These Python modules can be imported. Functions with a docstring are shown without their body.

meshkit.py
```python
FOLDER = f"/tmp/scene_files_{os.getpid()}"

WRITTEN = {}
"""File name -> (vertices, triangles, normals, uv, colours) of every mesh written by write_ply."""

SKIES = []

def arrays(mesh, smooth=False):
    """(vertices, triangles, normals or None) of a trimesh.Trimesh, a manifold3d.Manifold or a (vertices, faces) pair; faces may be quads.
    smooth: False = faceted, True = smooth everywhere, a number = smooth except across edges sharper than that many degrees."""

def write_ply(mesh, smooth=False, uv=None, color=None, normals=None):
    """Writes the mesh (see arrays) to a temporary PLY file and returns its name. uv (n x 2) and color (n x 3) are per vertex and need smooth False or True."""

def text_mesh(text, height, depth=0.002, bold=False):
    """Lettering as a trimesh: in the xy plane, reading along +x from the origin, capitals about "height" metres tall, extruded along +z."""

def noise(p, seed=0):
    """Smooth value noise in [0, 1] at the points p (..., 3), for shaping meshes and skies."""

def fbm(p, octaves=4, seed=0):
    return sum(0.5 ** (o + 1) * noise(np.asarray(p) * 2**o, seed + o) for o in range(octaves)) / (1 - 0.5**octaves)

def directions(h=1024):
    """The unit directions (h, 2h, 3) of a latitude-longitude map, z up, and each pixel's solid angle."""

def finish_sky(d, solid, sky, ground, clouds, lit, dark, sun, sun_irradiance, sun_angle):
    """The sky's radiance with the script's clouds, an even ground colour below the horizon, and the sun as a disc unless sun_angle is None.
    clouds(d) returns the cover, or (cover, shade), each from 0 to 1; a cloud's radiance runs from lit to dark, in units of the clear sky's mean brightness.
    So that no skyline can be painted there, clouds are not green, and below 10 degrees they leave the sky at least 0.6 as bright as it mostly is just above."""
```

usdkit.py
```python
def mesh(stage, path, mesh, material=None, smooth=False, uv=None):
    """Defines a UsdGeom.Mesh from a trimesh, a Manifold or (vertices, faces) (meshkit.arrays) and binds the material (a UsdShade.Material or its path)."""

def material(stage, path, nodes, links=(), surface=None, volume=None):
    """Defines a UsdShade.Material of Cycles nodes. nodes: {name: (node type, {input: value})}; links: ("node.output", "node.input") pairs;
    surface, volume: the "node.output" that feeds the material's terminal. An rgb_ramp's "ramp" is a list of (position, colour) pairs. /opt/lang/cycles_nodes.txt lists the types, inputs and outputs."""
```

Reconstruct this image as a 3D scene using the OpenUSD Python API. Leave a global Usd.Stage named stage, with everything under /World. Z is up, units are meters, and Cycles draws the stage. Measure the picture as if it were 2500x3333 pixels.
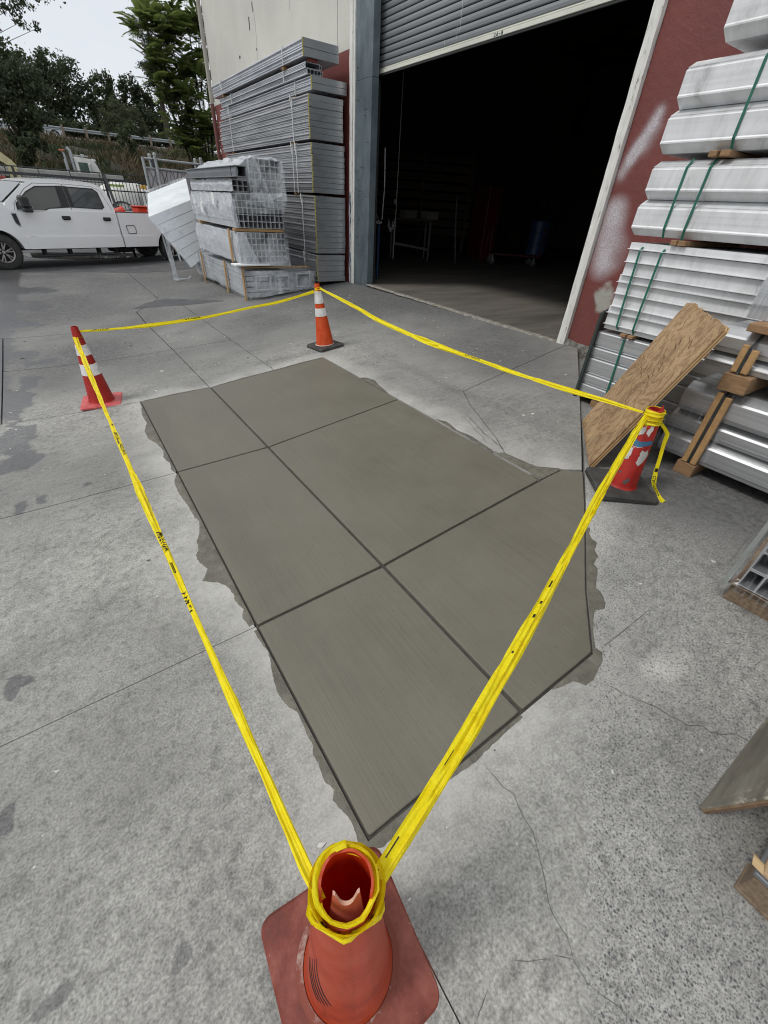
import math, random
import numpy as np
import trimesh, shapely
import shapely.geometry as sg
from shapely import affinity
from scipy.spatial import Delaunay
import manifold3d as m3
import usdkit, meshkit
from pxr import Usd, UsdGeom, UsdLux, UsdShade, Sdf, Gf, Vt

stage = Usd.Stage.CreateInMemory()
UsdGeom.SetStageUpAxis(stage, 'Z')
UsdGeom.SetStageMetersPerUnit(stage, 1.0)
UsdGeom.Xform.Define(stage, '/World')
stage.SetDefaultPrim(stage.GetPrimAtPath('/World'))
rng = np.random.default_rng(7)
random.seed(7)

# ------------------------------------------------------------------ camera
EXPOSURE = 0.14
cam = UsdGeom.Camera.Define(stage, '/World/camera')
cam.CreateHorizontalApertureAttr(24.0)
cam.CreateVerticalApertureAttr(32.0)
cam.CreateFocalLengthAttr(12.949)
cam.CreateClippingRangeAttr(Gf.Vec2f(0.05, 2000.0))
cam.CreateExposureAttr(EXPOSURE)
RIGHT = (0.83179547, -0.55258089, 0.05263699)
DOWN = (-0.29306783, -0.51771892, -0.80379000)
FWD = (0.47141016, 0.65316267, -0.59257994)
cam.AddTransformOp().Set(Gf.Matrix4d(*RIGHT, 0, *[-v for v in DOWN], 0, *[-v for v in FWD], 0, 0, 0, 1.65, 1))

# ------------------------------------------------------------------ sky and sun (overcast)
SUN_EL, SUN_AZ = math.radians(54), math.radians(-76)     # azimuth = atan2(x, y)
SKY_STRENGTH, SUN_INTENSITY = 0.1, 0.40
dome = UsdLux.DomeLight.Define(stage, '/World/sky')
sky_mat = usdkit.material(stage, '/World/Looks_sky_tmp' if False else '/World/Looks/sky_material', {
    'sky': ('sky_texture', {'sky_type': 'single_scattering', 'sun_disc': False, 'sun_elevation': SUN_EL, 'sun_rotation': SUN_AZ}),
    'tc': ('texture_coordinate', {}),
    'n': ('noise_texture', {'scale': 2.2, 'detail': 5.0, 'roughness': 0.5}),
    'r': ('rgb_ramp', {'ramp': [(0.3, (7.0, 7.4, 7.85)), (0.7, (8.2, 8.45, 8.75))]}),
    'm': ('mix', {'fac': 0.93}),
    'bg': ('background_shader', {'strength': SKY_STRENGTH}),
}, [('tc.generated', 'n.vector'), ('n.fac', 'r.fac'), ('sky.color', 'm.color1'), ('r.color', 'm.color2'), ('m.color', 'bg.color')], surface='bg.background')
UsdShade.MaterialBindingAPI.Apply(dome.GetPrim()).Bind(sky_mat)
dome.GetPrim().SetCustomDataByKey('kind', 'structure')
sun = UsdLux.DistantLight.Define(stage, '/World/sun')
sun.CreateIntensityAttr(SUN_INTENSITY)
sun.CreateAngleAttr(14.0)
sun.CreateColorAttr(Gf.Vec3f(1.0, 0.97, 0.93))
sun.GetPrim().CreateAttribute('inputs:normalize', Sdf.ValueTypeNames.Bool).Set(True)
sd = np.array([math.sin(SUN_AZ) * math.cos(SUN_EL), math.cos(SUN_AZ) * math.cos(SUN_EL), math.sin(SUN_EL)])
_x = np.cross([0, 0, 1.0], sd); _x /= np.linalg.norm(_x); _y = np.cross(sd, _x)
sun.AddTransformOp().Set(Gf.Matrix4d(*_x, 0, *_y, 0, *sd, 0, 0, 0, 30, 1))

# ------------------------------------------------------------------ names, things and parts
_used = {}
def numbered(parent, name):
    k = (parent, name); n = _used.get(k, 0); _used[k] = n + 1
    return name if n == 0 else f'{name}_{n:03d}'
def setcd(prim, label=None, cat=None, group=None, kind=None):
    for k, v in (('label', label), ('category', cat), ('group', group), ('kind', kind)):
        if v: prim.SetCustomDataByKey(k, v)
    return prim
def thing(name, label=None, cat=None, loc=(0, 0, 0), group=None, kind=None, rotz=0.0):
    path = '/World/' + numbered('/World', name)
    x = UsdGeom.Xform.Define(stage, path)
    if tuple(loc) != (0, 0, 0) or rotz:
        x.AddTranslateOp().Set(Gf.Vec3d(*map(float, loc)))
        if rotz: x.AddRotateZOp().Set(math.degrees(rotz))
    setcd(x.GetPrim(), label, cat, group, kind)
    return path
def obj(parent, name, mesh, mat, smooth=False, label=None, cat=None, group=None, kind=None, prim=None, loc=None):
    """One Mesh prim under parent ('/World' for a thing that is one mesh). loc: the parent's place, taken off the points."""
    path = parent + '/' + numbered(parent, name)
    if loc is not None:
        v, f = (np.asarray(mesh.vertices), np.asarray(mesh.faces)) if hasattr(mesh, 'vertices') else mesh
        mesh = (np.asarray(v, float) - np.asarray(loc, float), f)
    m = usdkit.mesh(stage, path, mesh, mat, smooth=smooth)
    if prim:
        for k, v in prim.items():
            v = np.asarray(v, np.float32)
            pv = UsdGeom.PrimvarsAPI(m)
            if v.ndim == 1: pv.CreatePrimvar(k, Sdf.ValueTypeNames.FloatArray, 'vertex').Set(Vt.FloatArray.FromNumpy(v))
            else: pv.CreatePrimvar(k, Sdf.ValueTypeNames.Color3fArray, 'vertex').Set(Vt.Vec3fArray.FromNumpy(v))
    setcd(m.GetPrim(), label, cat, group, kind)
    return path

# ------------------------------------------------------------------ mesh helpers
def U(v): v = np.asarray(v, float); return v / np.linalg.norm(v)
def cat_(ms):
    V, Fc, n = [], [], 0
    for m in ms:
        v, f = (np.asarray(m.vertices), np.asarray(m.faces)) if hasattr(m, 'vertices') else (np.asarray(m[0], float), np.asarray(m[1], int))
        if f.shape[1] == 4: f = np.vstack([f[:, [0, 1, 2]], f[:, [0, 2, 3]]])
        V.append(v); Fc.append(f + n); n += len(v)
    return np.vstack(V), np.vstack(Fc)
def box(x0, x1, y0, y1, z0, z1, c=0.0):
    """Box with chamfered edges."""
    if c <= 0:
        v = np.array([(x, y, z) for x in (x0, x1) for y in (y0, y1) for z in (z0, z1)], float)
        f = np.array([[0, 1, 3], [0, 3, 2], [4, 6, 7], [4, 7, 5], [0, 4, 5], [0, 5, 1], [2, 3, 7], [2, 7, 6], [0, 2, 6], [0, 6, 4], [1, 5, 7], [1, 7, 3]])
        return v, f
    c = min(c, (x1 - x0) * .45, (y1 - y0) * .45, (z1 - z0) * .45)
    p = []
    for sx in (0, 1):
        for sy in (0, 1):
            for sz in (0, 1):
                X = (x0, x1)[sx]; Y = (y0, y1)[sy]; Z = (z0, z1)[sz]
                dx, dy, dz = (c, -c)[sx], (c, -c)[sy], (c, -c)[sz]
                p += [(X, Y + dy, Z + dz), (X + dx, Y, Z + dz), (X + dx, Y + dy, Z)]
    h = trimesh.convex.convex_hull(np.array(p))
    return np.array(h.vertices), np.array(h.faces)
def xf(m, M):
    v, f = (np.asarray(m.vertices), np.asarray(m.faces)) if hasattr(m, 'vertices') else m
    v = np.asarray(v, float)
    return v @ M[:3, :3].T + M[:3, 3], f
def frame(o, ex, ey, ez):
    M = np.eye(4); M[:3, 0], M[:3, 1], M[:3, 2], M[:3, 3] = ex, ey, ez, o
    return M
def rotm(axis, a): return trimesh.transformations.rotation_matrix(a, axis)
def bar(a, b, w, h, up=(0, 0, 1), c=0.0):
    """Bar of section w (sideways) by h (along up) from a to b."""
    a, b = np.asarray(a, float), np.asarray(b, float); L = np.linalg.norm(b - a); t = (b - a) / L
    s = np.cross(t, up); s = U(s) if np.linalg.norm(s) > 1e-6 else np.array([1.0, 0, 0]); n = np.cross(s, t)
    return xf(box(0, L, -w / 2, w / 2, -h / 2, h / 2, c), frame(a, t, -s, n))
def tube(pts, r, n=8, cap=True):
    pts = np.asarray(pts, float); k = len(pts); r = np.broadcast_to(np.asarray(r, float), (k,))
    T = np.gradient(pts, axis=0); T /= np.linalg.norm(T, axis=1)[:, None]
    ref = np.array([0, 0, 1.0]) if abs(T[0] @ [0, 0, 1]) < .9 else np.array([1.0, 0, 0])
    s = U(np.cross(T[0], ref)); V = []
    for i in range(k):
        s = U(s - T[i] * (s @ T[i])); u = np.cross(T[i], s)
        a = np.arange(n) * 2 * math.pi / n
        V.append(pts[i] + r[i] * (np.cos(a)[:, None] * s + np.sin(a)[:, None] * u))
    f = []
    for i in range(k - 1):
        for j in range(n):
            a, b, c, d = i * n + j, i * n + (j + 1) % n, (i + 1) * n + (j + 1) % n, (i + 1) * n + j
            f += [[a, b, c], [a, c, d]]
    V = np.vstack(V)
    if cap:
        V = np.vstack([V, pts[:1], pts[-1:]]); c0, c1 = len(V) - 2, len(V) - 1
        for j in range(n):
            f += [[c0, (j + 1) % n, j], [c1, (k - 1) * n + j, (k - 1) * n + (j + 1) % n]]
    return V, np.array(f)
def lathe(profile, n=40, o=(0, 0, 0), closed=False):
    """Revolve (r, z) points around z."""
    p = np.asarray(profile, float); k = len(p); a = np.arange(n) * 2 * math.pi / n
    V = np.concatenate([np.stack([r * np.cos(a), r * np.sin(a), np.full(n, z)], 1) for r, z in p]) + np.asarray(o)
    f = []
    for i in range(k if closed else k - 1):
        i2 = (i + 1) % k
        for j in range(n):
            j2 = (j + 1) % n
            f += [[i * n + j, i * n + j2, i2 * n + j2], [i * n + j, i2 * n + j2, i2 * n + j]]
    return V, np.array(f)
def extrude(poly, h):
    if not isinstance(poly, sg.base.BaseGeometry): poly = sg.Polygon(poly)
    if hasattr(poly, 'geoms'): return cat_([extrude(g, h) for g in poly.geoms if g.area > 1e-9])
    m = trimesh.creation.extrude_polygon(poly, h, engine='earcut')
    return np.array(m.vertices), np.array(m.faces)
def extrude_y(poly_xz, y0, y1):
    """Prism of an (x, z) outline along y."""
    v, f = extrude(poly_xz, abs(y1 - y0))
    return np.stack([v[:, 0], min(y0, y1) + v[:, 2], v[:, 1]], 1), f[:, ::-1]
def extrude_x(poly_yz, x0, x1):
    v, f = extrude(poly_yz, abs(x1 - x0))
    return np.stack([min(x0, x1) + v[:, 2], v[:, 0], v[:, 1]], 1), f
def resample(line, step, closed=True):
    ls = sg.LinearRing(line) if closed else sg.LineString(line)
    n = max(3, int(math.ceil(ls.length / step)))
    base = [ls.project(sg.Point(p)) for p in line]
    d = np.unique(np.round(np.concatenate([np.linspace(0, ls.length, n, endpoint=not closed), base]), 4))
    if closed: d = d[d < ls.length - 1e-4]
    return np.array([ls.interpolate(x).coords[0] for x in d])
def tri_poly(poly, step, zf, ring=None):
    """Triangulates a polygon with points about step apart; zf(x, y) gives heights. ring: skirt [(inset, drop)...] around the edge."""
    b = resample(np.array(poly.exterior.coords)[:-1], step)
    x0, y0, x1, y1 = poly.bounds
    gx, gy = np.meshgrid(np.arange(x0 + step / 2, x1, step), np.arange(y0 + step / 2, y1, step))
    g = np.stack([gx.ravel(), gy.ravel()], 1); g = g + rng.uniform(-.18, .18, g.shape) * step
    g = g[shapely.contains_xy(poly.buffer(-step * .45), g[:, 0], g[:, 1])] if len(g) else g
    p = np.vstack([b, g]); t = Delaunay(p).simplices; c = p[t].mean(1)
    t = t[shapely.contains_xy(poly, c[:, 0], c[:, 1])]
    a = p[t]; ar = (a[:, 1, 0] - a[:, 0, 0]) * (a[:, 2, 1] - a[:, 0, 1]) - (a[:, 1, 1] - a[:, 0, 1]) * (a[:, 2, 0] - a[:, 0, 0])
    t[ar < 0] = t[ar < 0][:, ::-1]; t = t[np.abs(ar) > 1e-9]
    v = np.column_stack([p, zf(p[:, 0], p[:, 1])])
    if ring:
        n = len(b); ccw = sg.LinearRing(b).is_ccw
        nx = np.roll(b, -1, 0) - np.roll(b, 1, 0); nrm = np.stack([nx[:, 1], -nx[:, 0]], 1) * (1 if ccw else -1)
        nrm /= np.maximum(np.linalg.norm(nrm, axis=1)[:, None], 1e-9)
        prev = np.arange(n)
        for out, drop in ring:
            q = b + nrm * out
            new = np.column_stack([q, zf(b[:, 0], b[:, 1]) - drop]); i0 = len(v); v = np.vstack([v, new]); cur = np.arange(n) + i0
            nxt = np.roll(np.arange(n), -1)
            A = np.stack([prev, cur, cur[nxt]], 1); B = np.stack([prev, cur[nxt], prev[nxt]], 1)
            t = np.vstack([t, A if ccw else A[:, ::-1], B if ccw else B[:, ::-1]]); prev = cur
    return v, t
def rough_line(pts, amp, step, seed=0):
    """Resamples a plan outline and makes it ragged."""
    r = resample(np.asarray(pts, float), step)
    n = meshkit.fbm(np.column_stack([r * 16.0, np.full(len(r), seed * 3.1)]), 5, seed) - .5
    m = meshkit.fbm(np.column_stack([r * 16.0 + 40, np.full(len(r), seed * 3.1)]), 5, seed + 9) - .5
    h = meshkit.fbm(np.column_stack([r * 70.0 + 7, np.full(len(r), seed * 1.7)]), 2, seed + 20) - .5; g = meshkit.fbm(np.column_stack([r * 70.0 + 77, np.full(len(r), seed * 1.7)]), 2, seed + 25) - .5
    return r + np.stack([n + .45 * h, m + .45 * g], 1) * amp * 2

# ------------------------------------------------------------------ materials
_mats = {}
def mat(name, nodes, links, surface='p.BSDF', volume=None):
    if name not in _mats: _mats[name] = usdkit.material(stage, '/World/Looks/' + name, nodes, links, surface=surface, volume=volume)
    return _mats[name]
def pbr(name, c1, c2=None, rough=.6, metal=0.0, scale=6.0, detail=6.0, stretch=None, bump=0.0, bscale=None, r2=None, spread=(.35, .65), coat=0.0, spec=None, c3=None, ramp=None):
    """Principled surface whose colour (and gloss) wanders between c1 and c2 with noise in object space."""
    if name in _mats: return _mats[name]
    c2 = c2 or tuple(x * .8 for x in c1)
    st = ramp or ([(spread[0], c1), (spread[1], c2)] if c3 is None else [(spread[0], c1), (sum(spread) / 2, c2), (spread[1], c3)])
    nodes = {'tc': ('texture_coordinate', {}), 'mp': ('mapping', {'scale': stretch or (1, 1, 1)}),
             'n': ('noise_texture', {'scale': scale, 'detail': detail, 'roughness': .62}),
             'r': ('rgb_ramp', {'ramp': st}), 'p': ('principled_bsdf', {'metallic': metal, 'roughness': rough})}
    if coat: nodes['p'][1].update({'coat_weight': coat, 'coat_roughness': .05})
    if spec is not None: nodes['p'][1]['specular_ior_level'] = spec
    links = [('tc.object', 'mp.vector'), ('mp.vector', 'n.vector'), ('n.fac', 'r.fac'), ('r.color', 'p.base_color')]
    if r2 is not None:
        nodes['mr'] = ('map_range', {'from_min': .3, 'from_max': .7, 'to_min': rough, 'to_max': r2})
        links += [('n.fac', 'mr.value'), ('mr.result', 'p.roughness')]
    if bump:
        nodes['nb'] = ('noise_texture', {'scale': bscale or scale * 5, 'detail': 5.0, 'roughness': .6})
        nodes['b'] = ('bump', {'strength': 1.0, 'distance': bump})
        links += [('mp.vector', 'nb.vector'), ('nb.fac', 'b.height'), ('b.normal', 'p.normal')]
    return mat(name, nodes, links)

# ------------------------------------------------------------------ ground heights
FOLD_A = np.array([2.607, 1.279]); FOLD_D = U([4.904 - 2.607, 2.99 - 1.279])
def smax(a, b, k):
    h = np.clip(.5 + .5 * (a - b) / k, 0, 1); return b * (1 - h) + a * h + k * h * (1 - h)
def sst(t): t = np.clip(t, 0, 1); return t * t * (3 - 2 * t)
def ramp_z(x, y):
    x = np.asarray(x, float); y = np.asarray(y, float)
    z = .10903 * x - .03262 * y + sst((x - 2.6) / 2.5) * np.interp(y, [3.4, 8.8], [-.08, .03])
    z = smax(z, -.27, .12)
    return -smax(-z, -.36, .05)
def low_z(x, y):
    x = np.asarray(x, float); y = np.asarray(y, float)
    return -smax(-smax(.10903 * x - .03262 * y, -.27, .12), -.243, .06)
def side(x, y): return FOLD_D[0] * (y - FOLD_A[1]) - FOLD_D[1] * (x - FOLD_A[0])
def gz(x, y): return np.where(side(np.asarray(x, float), np.asarray(y, float)) > 0, ramp_z(x, y), low_z(x, y))
# ================================================================== GROUND
SLAB = sg.Polygon([(.272, .346), (1.422, .352), (1.711, .592), (2.288, 1.017), (2.605, 1.262), (2.50, 1.372), (2.285, 1.378), (2.335, 3.118), (2.369, 4.778), (.955, 4.742), (.259, 4.852), (.265, 3.105), (.266, 1.363)])

def sstep(a, b, x): return sst((x - a) / (b - a))
def wear(x, y):
    """Wear that belongs to the concrete: pale cement film round the repair, damp patches, grime, worn-down aggregate."""
    P = np.column_stack([x, y, np.zeros(len(x))])
    d = shapely.distance(shapely.points(x, y), SLAB)
    n1 = meshkit.fbm(P * 2.3, 4, 3); n2 = meshkit.fbm(P * 7.0, 4, 5); n3 = meshkit.fbm(P * .8, 3, 8)
    clean = np.clip(1 - d / (.06 + .60 * n1 ** 1.3), 0, 1) * (.10 + .95 * n2)
    # spilled white powder on the right
    for cx, cy, rx, ry, s in ((1.62, .14, .10, .05, 1.0), (1.55, .17, .06, .05, .8)):
        q = ((x - cx) / rx) ** 2 + ((y - cy) / ry) ** 2
        clean = np.maximum(clean, s * np.exp(-q) * (.5 + 1.2 * n2))
    damp = np.zeros(len(x))
    for cx, cy, rx, ry in ((-.85, 5.7, .16, .55), (-.72, 6.3, .12, .25), (-.78, 7.6, .14, .35), (-.62, 7.15, .18, .12), (-1.1, 9.6, .5, .28), (-.75, 11.2, .35, .5), (-.8, 4.6, .14, .5), (-.72, 4.1, .1, .25), (-1.3, 13.0, 1.0, .5), (-.75, 3.35, .06, .1), (-0.717, 1.13, 0.03, 0.028), (-0.725, 1.061, 0.02, 0.02), (-0.205, 0.601, 0.008, 0.012), (-0.162, 0.412, 0.012, 0.02), (-0.284, 0.428, 0.014, 0.02), (-0.617, 0.72, 0.02, 0.018), (-0.6, 0.536, 0.03, 0.016), (0.054, 0.405, 0.012, 0.018), (-0.625, 0.515, 0.02, 0.014), (-0.67, 0.549, 0.03, 0.012), (-0.628, 3.355, 0.05, 0.06), (-0.701, 1.695, 0.03, 0.05), (-0.737, 1.663, 0.02, 0.02), (-0.334, 3.389, 0.03, 0.03), (-0.794, 2.539, 0.02, 0.03), (-0.21, 0.81, 0.03, 0.014)):
        q = ((x - cx) / rx) ** 2 + ((y - cy) / ry) ** 2
        damp = np.maximum(damp, np.clip((1.25 - q) * 1.6 + (n2 - .5) * 4.5, 0, 1) * (q < 3.5))
    damp = np.maximum(damp, np.clip((sstep(-.80, -1.05, x) * sstep(3.0, 4.0, y)) * 1.3 + (n2 - .5) * 1.5 - .2, 0, 1) * .8)
    dirt = .25 + .55 * sstep(4.9, 6.6, y) + .25 * sstep(8, 11, y) + .45 * sstep(2.7, 4.2, x) * sstep(1.8, 3.2, y) + (n3 - .5) * .9
    dirt += .35 * sstep(.2, -.5, y) * sstep(.15, -.2, x) + .75 * sstep(2.2, 3.0, x) * sstep(1.7, .9, y)
    dirt = dirt * (1 - .75 * np.clip(clean, 0, 1))
    agg = np.where(side(x, y) < 0, 1.0, 0.0) * sstep(.25, .42, x + .15 * (n1 - .5)) * (.95 + .9 * n3)
    agg = np.maximum(agg, .25 * (x < .3) * sstep(.9, -.2, y))
    return {'wear': np.clip(np.column_stack([clean, damp, dirt]), 0, 1.2), 'agg': np.clip(agg, 0, 1)}

def concrete(name, base, dark, streak=1.0, agg=True):
    nodes = {
        'g': ('geometry', {}),
        'a': ('attribute', {'attribute': 'wear'}), 'sep': ('separate_color', {}),
        'ag': ('attribute', {'attribute': 'agg'}),
        'n1': ('noise_texture', {'scale': 1.7, 'detail': 8.0, 'roughness': .62}),
        'n2': ('noise_texture', {'scale': 24.0, 'detail': 8.0, 'roughness': .7}),
        'n3': ('noise_texture', {'scale': 125.0, 'detail': 4.0, 'roughness': .6}),
        'ms': ('mapping', {'scale': (5.0, 34.0, 3.0), 'rotation': (0, 0, .12)}),
        'ns': ('noise_texture', {'scale': 1.0, 'detail': 7.0, 'roughness': .66, 'distortion': .6}),
        'r1': ('rgb_ramp', {'ramp': [(.28, tuple(.72 * c for c in base)), (.5, base), (.74, tuple(1.22 * c for c in base))]}),
        'r2': ('rgb_ramp', {'ramp': [(.30, (.50,) * 3), (.5, (1, 1, 1)), (.70, (1.30,) * 3)]}),
        'r3': ('rgb_ramp', {'ramp': [(.30, (.55,) * 3), (.5, (1, 1, 1)), (.70, (1.40,) * 3)]}),
        'rs': ('rgb_ramp', {'ramp': [(.30, (1 - .34 * streak,) * 3), (.5, (1, 1, 1)), (.70, (1 + .24 * streak,) * 3)]}),
        'm1': ('mix', {'mix_type': 'multiply', 'fac': 1.0}), 'm2': ('mix', {'mix_type': 'multiply', 'fac': 1.0}), 'm3': ('mix', {'mix_type': 'multiply', 'fac': 1.0}),
        'md': ('mix', {'color2': dark}), 'mc': ('mix', {'color2': (.47, .46, .43)}), 'mw': ('mix', {'mix_type': 'multiply', 'color2': (.46, .46, .48)}),
        'dn': ('math', {'math_type': 'multiply_add', 'value2': 2.4, 'value3': -.42}), 'dm': ('math', {'math_type': 'multiply', 'use_clamp': True}),
        'v': ('voronoi_texture', {'scale': 84.0, 'randomness': 1.0}), 'vs': ('rgb_ramp', {'ramp': [(.20, (1, 1, 1)), (.36, (0, 0, 0))]}),
        'v2': ('voronoi_texture', {'scale': 170.0, 'randomness': 1.0}), 'vs2': ('rgb_ramp', {'ramp': [(.22, (.8, .8, .8)), (.42, (0, 0, 0))]}),
        'vc': ('separate_color', {}), 'vr': ('rgb_ramp', {'ramp': [(.38, (0, 0, 0)), (.62, (1, 1, 1))]}),
        'vm': ('mix', {'mix_type': 'multiply', 'fac': 1.0}), 'vmx': ('mix', {'mix_type': 'lighten', 'fac': 1.0}), 'vb': ('rgb_to_bw', {}),
        'va': ('math', {'math_type': 'multiply', 'use_clamp': True}), 'mg': ('mix', {'color2': (.075, .078, .085)}),
        'h': ('math', {'math_type': 'multiply_add', 'value2': .6}), 'hb': ('math', {'math_type': 'multiply_add', 'value2': .35}),
        'b': ('bump', {'strength': .8, 'distance': .004}),
        'd1': ('math', {'math_type': 'multiply_add', 'value2': 1.5, 'value3': -1.13}), 'd2': ('math', {'math_type': 'add'}), 'd3': ('math', {'math_type': 'multiply', 'value2': 5.0, 'use_clamp': True}),
        'ro': ('map_range', {'from_min': 0.0, 'from_max': 1.0, 'to_min': .82, 'to_max': .32}),
        'p': ('principled_bsdf', {'specular_ior_level': .35}),
    }
    links = [('g.position', x) for x in ('n1.vector', 'n2.vector', 'n3.vector', 'ms.vector', 'v.vector', 'v2.vector')] + [
        ('ms.vector', 'ns.vector'), ('a.color', 'sep.color'),
        ('n1.fac', 'r1.fac'), ('n2.fac', 'r2.fac'), ('n3.fac', 'r3.fac'), ('ns.fac', 'rs.fac'),
        ('r1.color', 'm1.color1'), ('r2.color', 'm1.color2'), ('m1.color', 'm2.color1'), ('rs.color', 'm2.color2'), ('m2.color', 'm3.color1'), ('r3.color', 'm3.color2'),
        ('m3.color', 'md.color1'), ('n2.fac', 'dn.value1'), ('dn.value', 'dm.value1'), ('sep.b', 'dm.value2'), ('sep.b', 'md.fac'),
        ('md.color', 'mc.color1'), ('sep.r', 'mc.fac'),
        ('v.distance', 'vs.fac'), ('v.color', 'vc.color'), ('vc.r', 'vr.fac'), ('vs.color', 'vm.color1'), ('vr.color', 'vm.color2'),
        ('v2.distance', 'vs2.fac'), ('vm.color', 'vmx.color1'), ('vs2.color', 'vmx.color2'), ('vmx.color', 'vb.color'),
        ('vb.val', 'va.value1'), ('ag.fac', 'va.value2'), ('va.value', 'mg.fac'), ('mc.color', 'mg.color1'),
        ('mg.color', 'mw.color1'), ('ns.fac', 'd1.value1'), ('d1.value', 'd2.value1'), ('sep.g', 'd2.value2'), ('d2.value', 'd3.value1'), ('d3.value', 'mw.fac'), ('mw.color', 'p.base_color'),
        ('n3.fac', 'h.value1'), ('n2.fac', 'h.value3'), ('ns.fac', 'hb.value1'), ('h.value', 'hb.value3'), ('hb.value', 'b.height'), ('b.normal', 'p.normal'),
        ('d3.value', 'ro.value'), ('ro.result', 'p.roughness')]
    # 'md' darkens by the dirt attribute, broken up by the medium noise
    links = [l for l in links if l not in (('sep.b', 'md.fac'),)] + [('dm.value', 'md.fac')]
    return mat(name, nodes, links)
OLD = concrete('old_concrete', (.315, .310, .288), (.098, .097, .096), streak=.42)
ASPH = pbr('asphalt', (.065, .065, .068), (.10, .10, .10), rough=.85, scale=3.0, bump=.006, bscale=160)
SUB = pbr('joint_dirt', (.030, .030, .030), (.05, .048, .045), rough=.95, scale=40)
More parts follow.
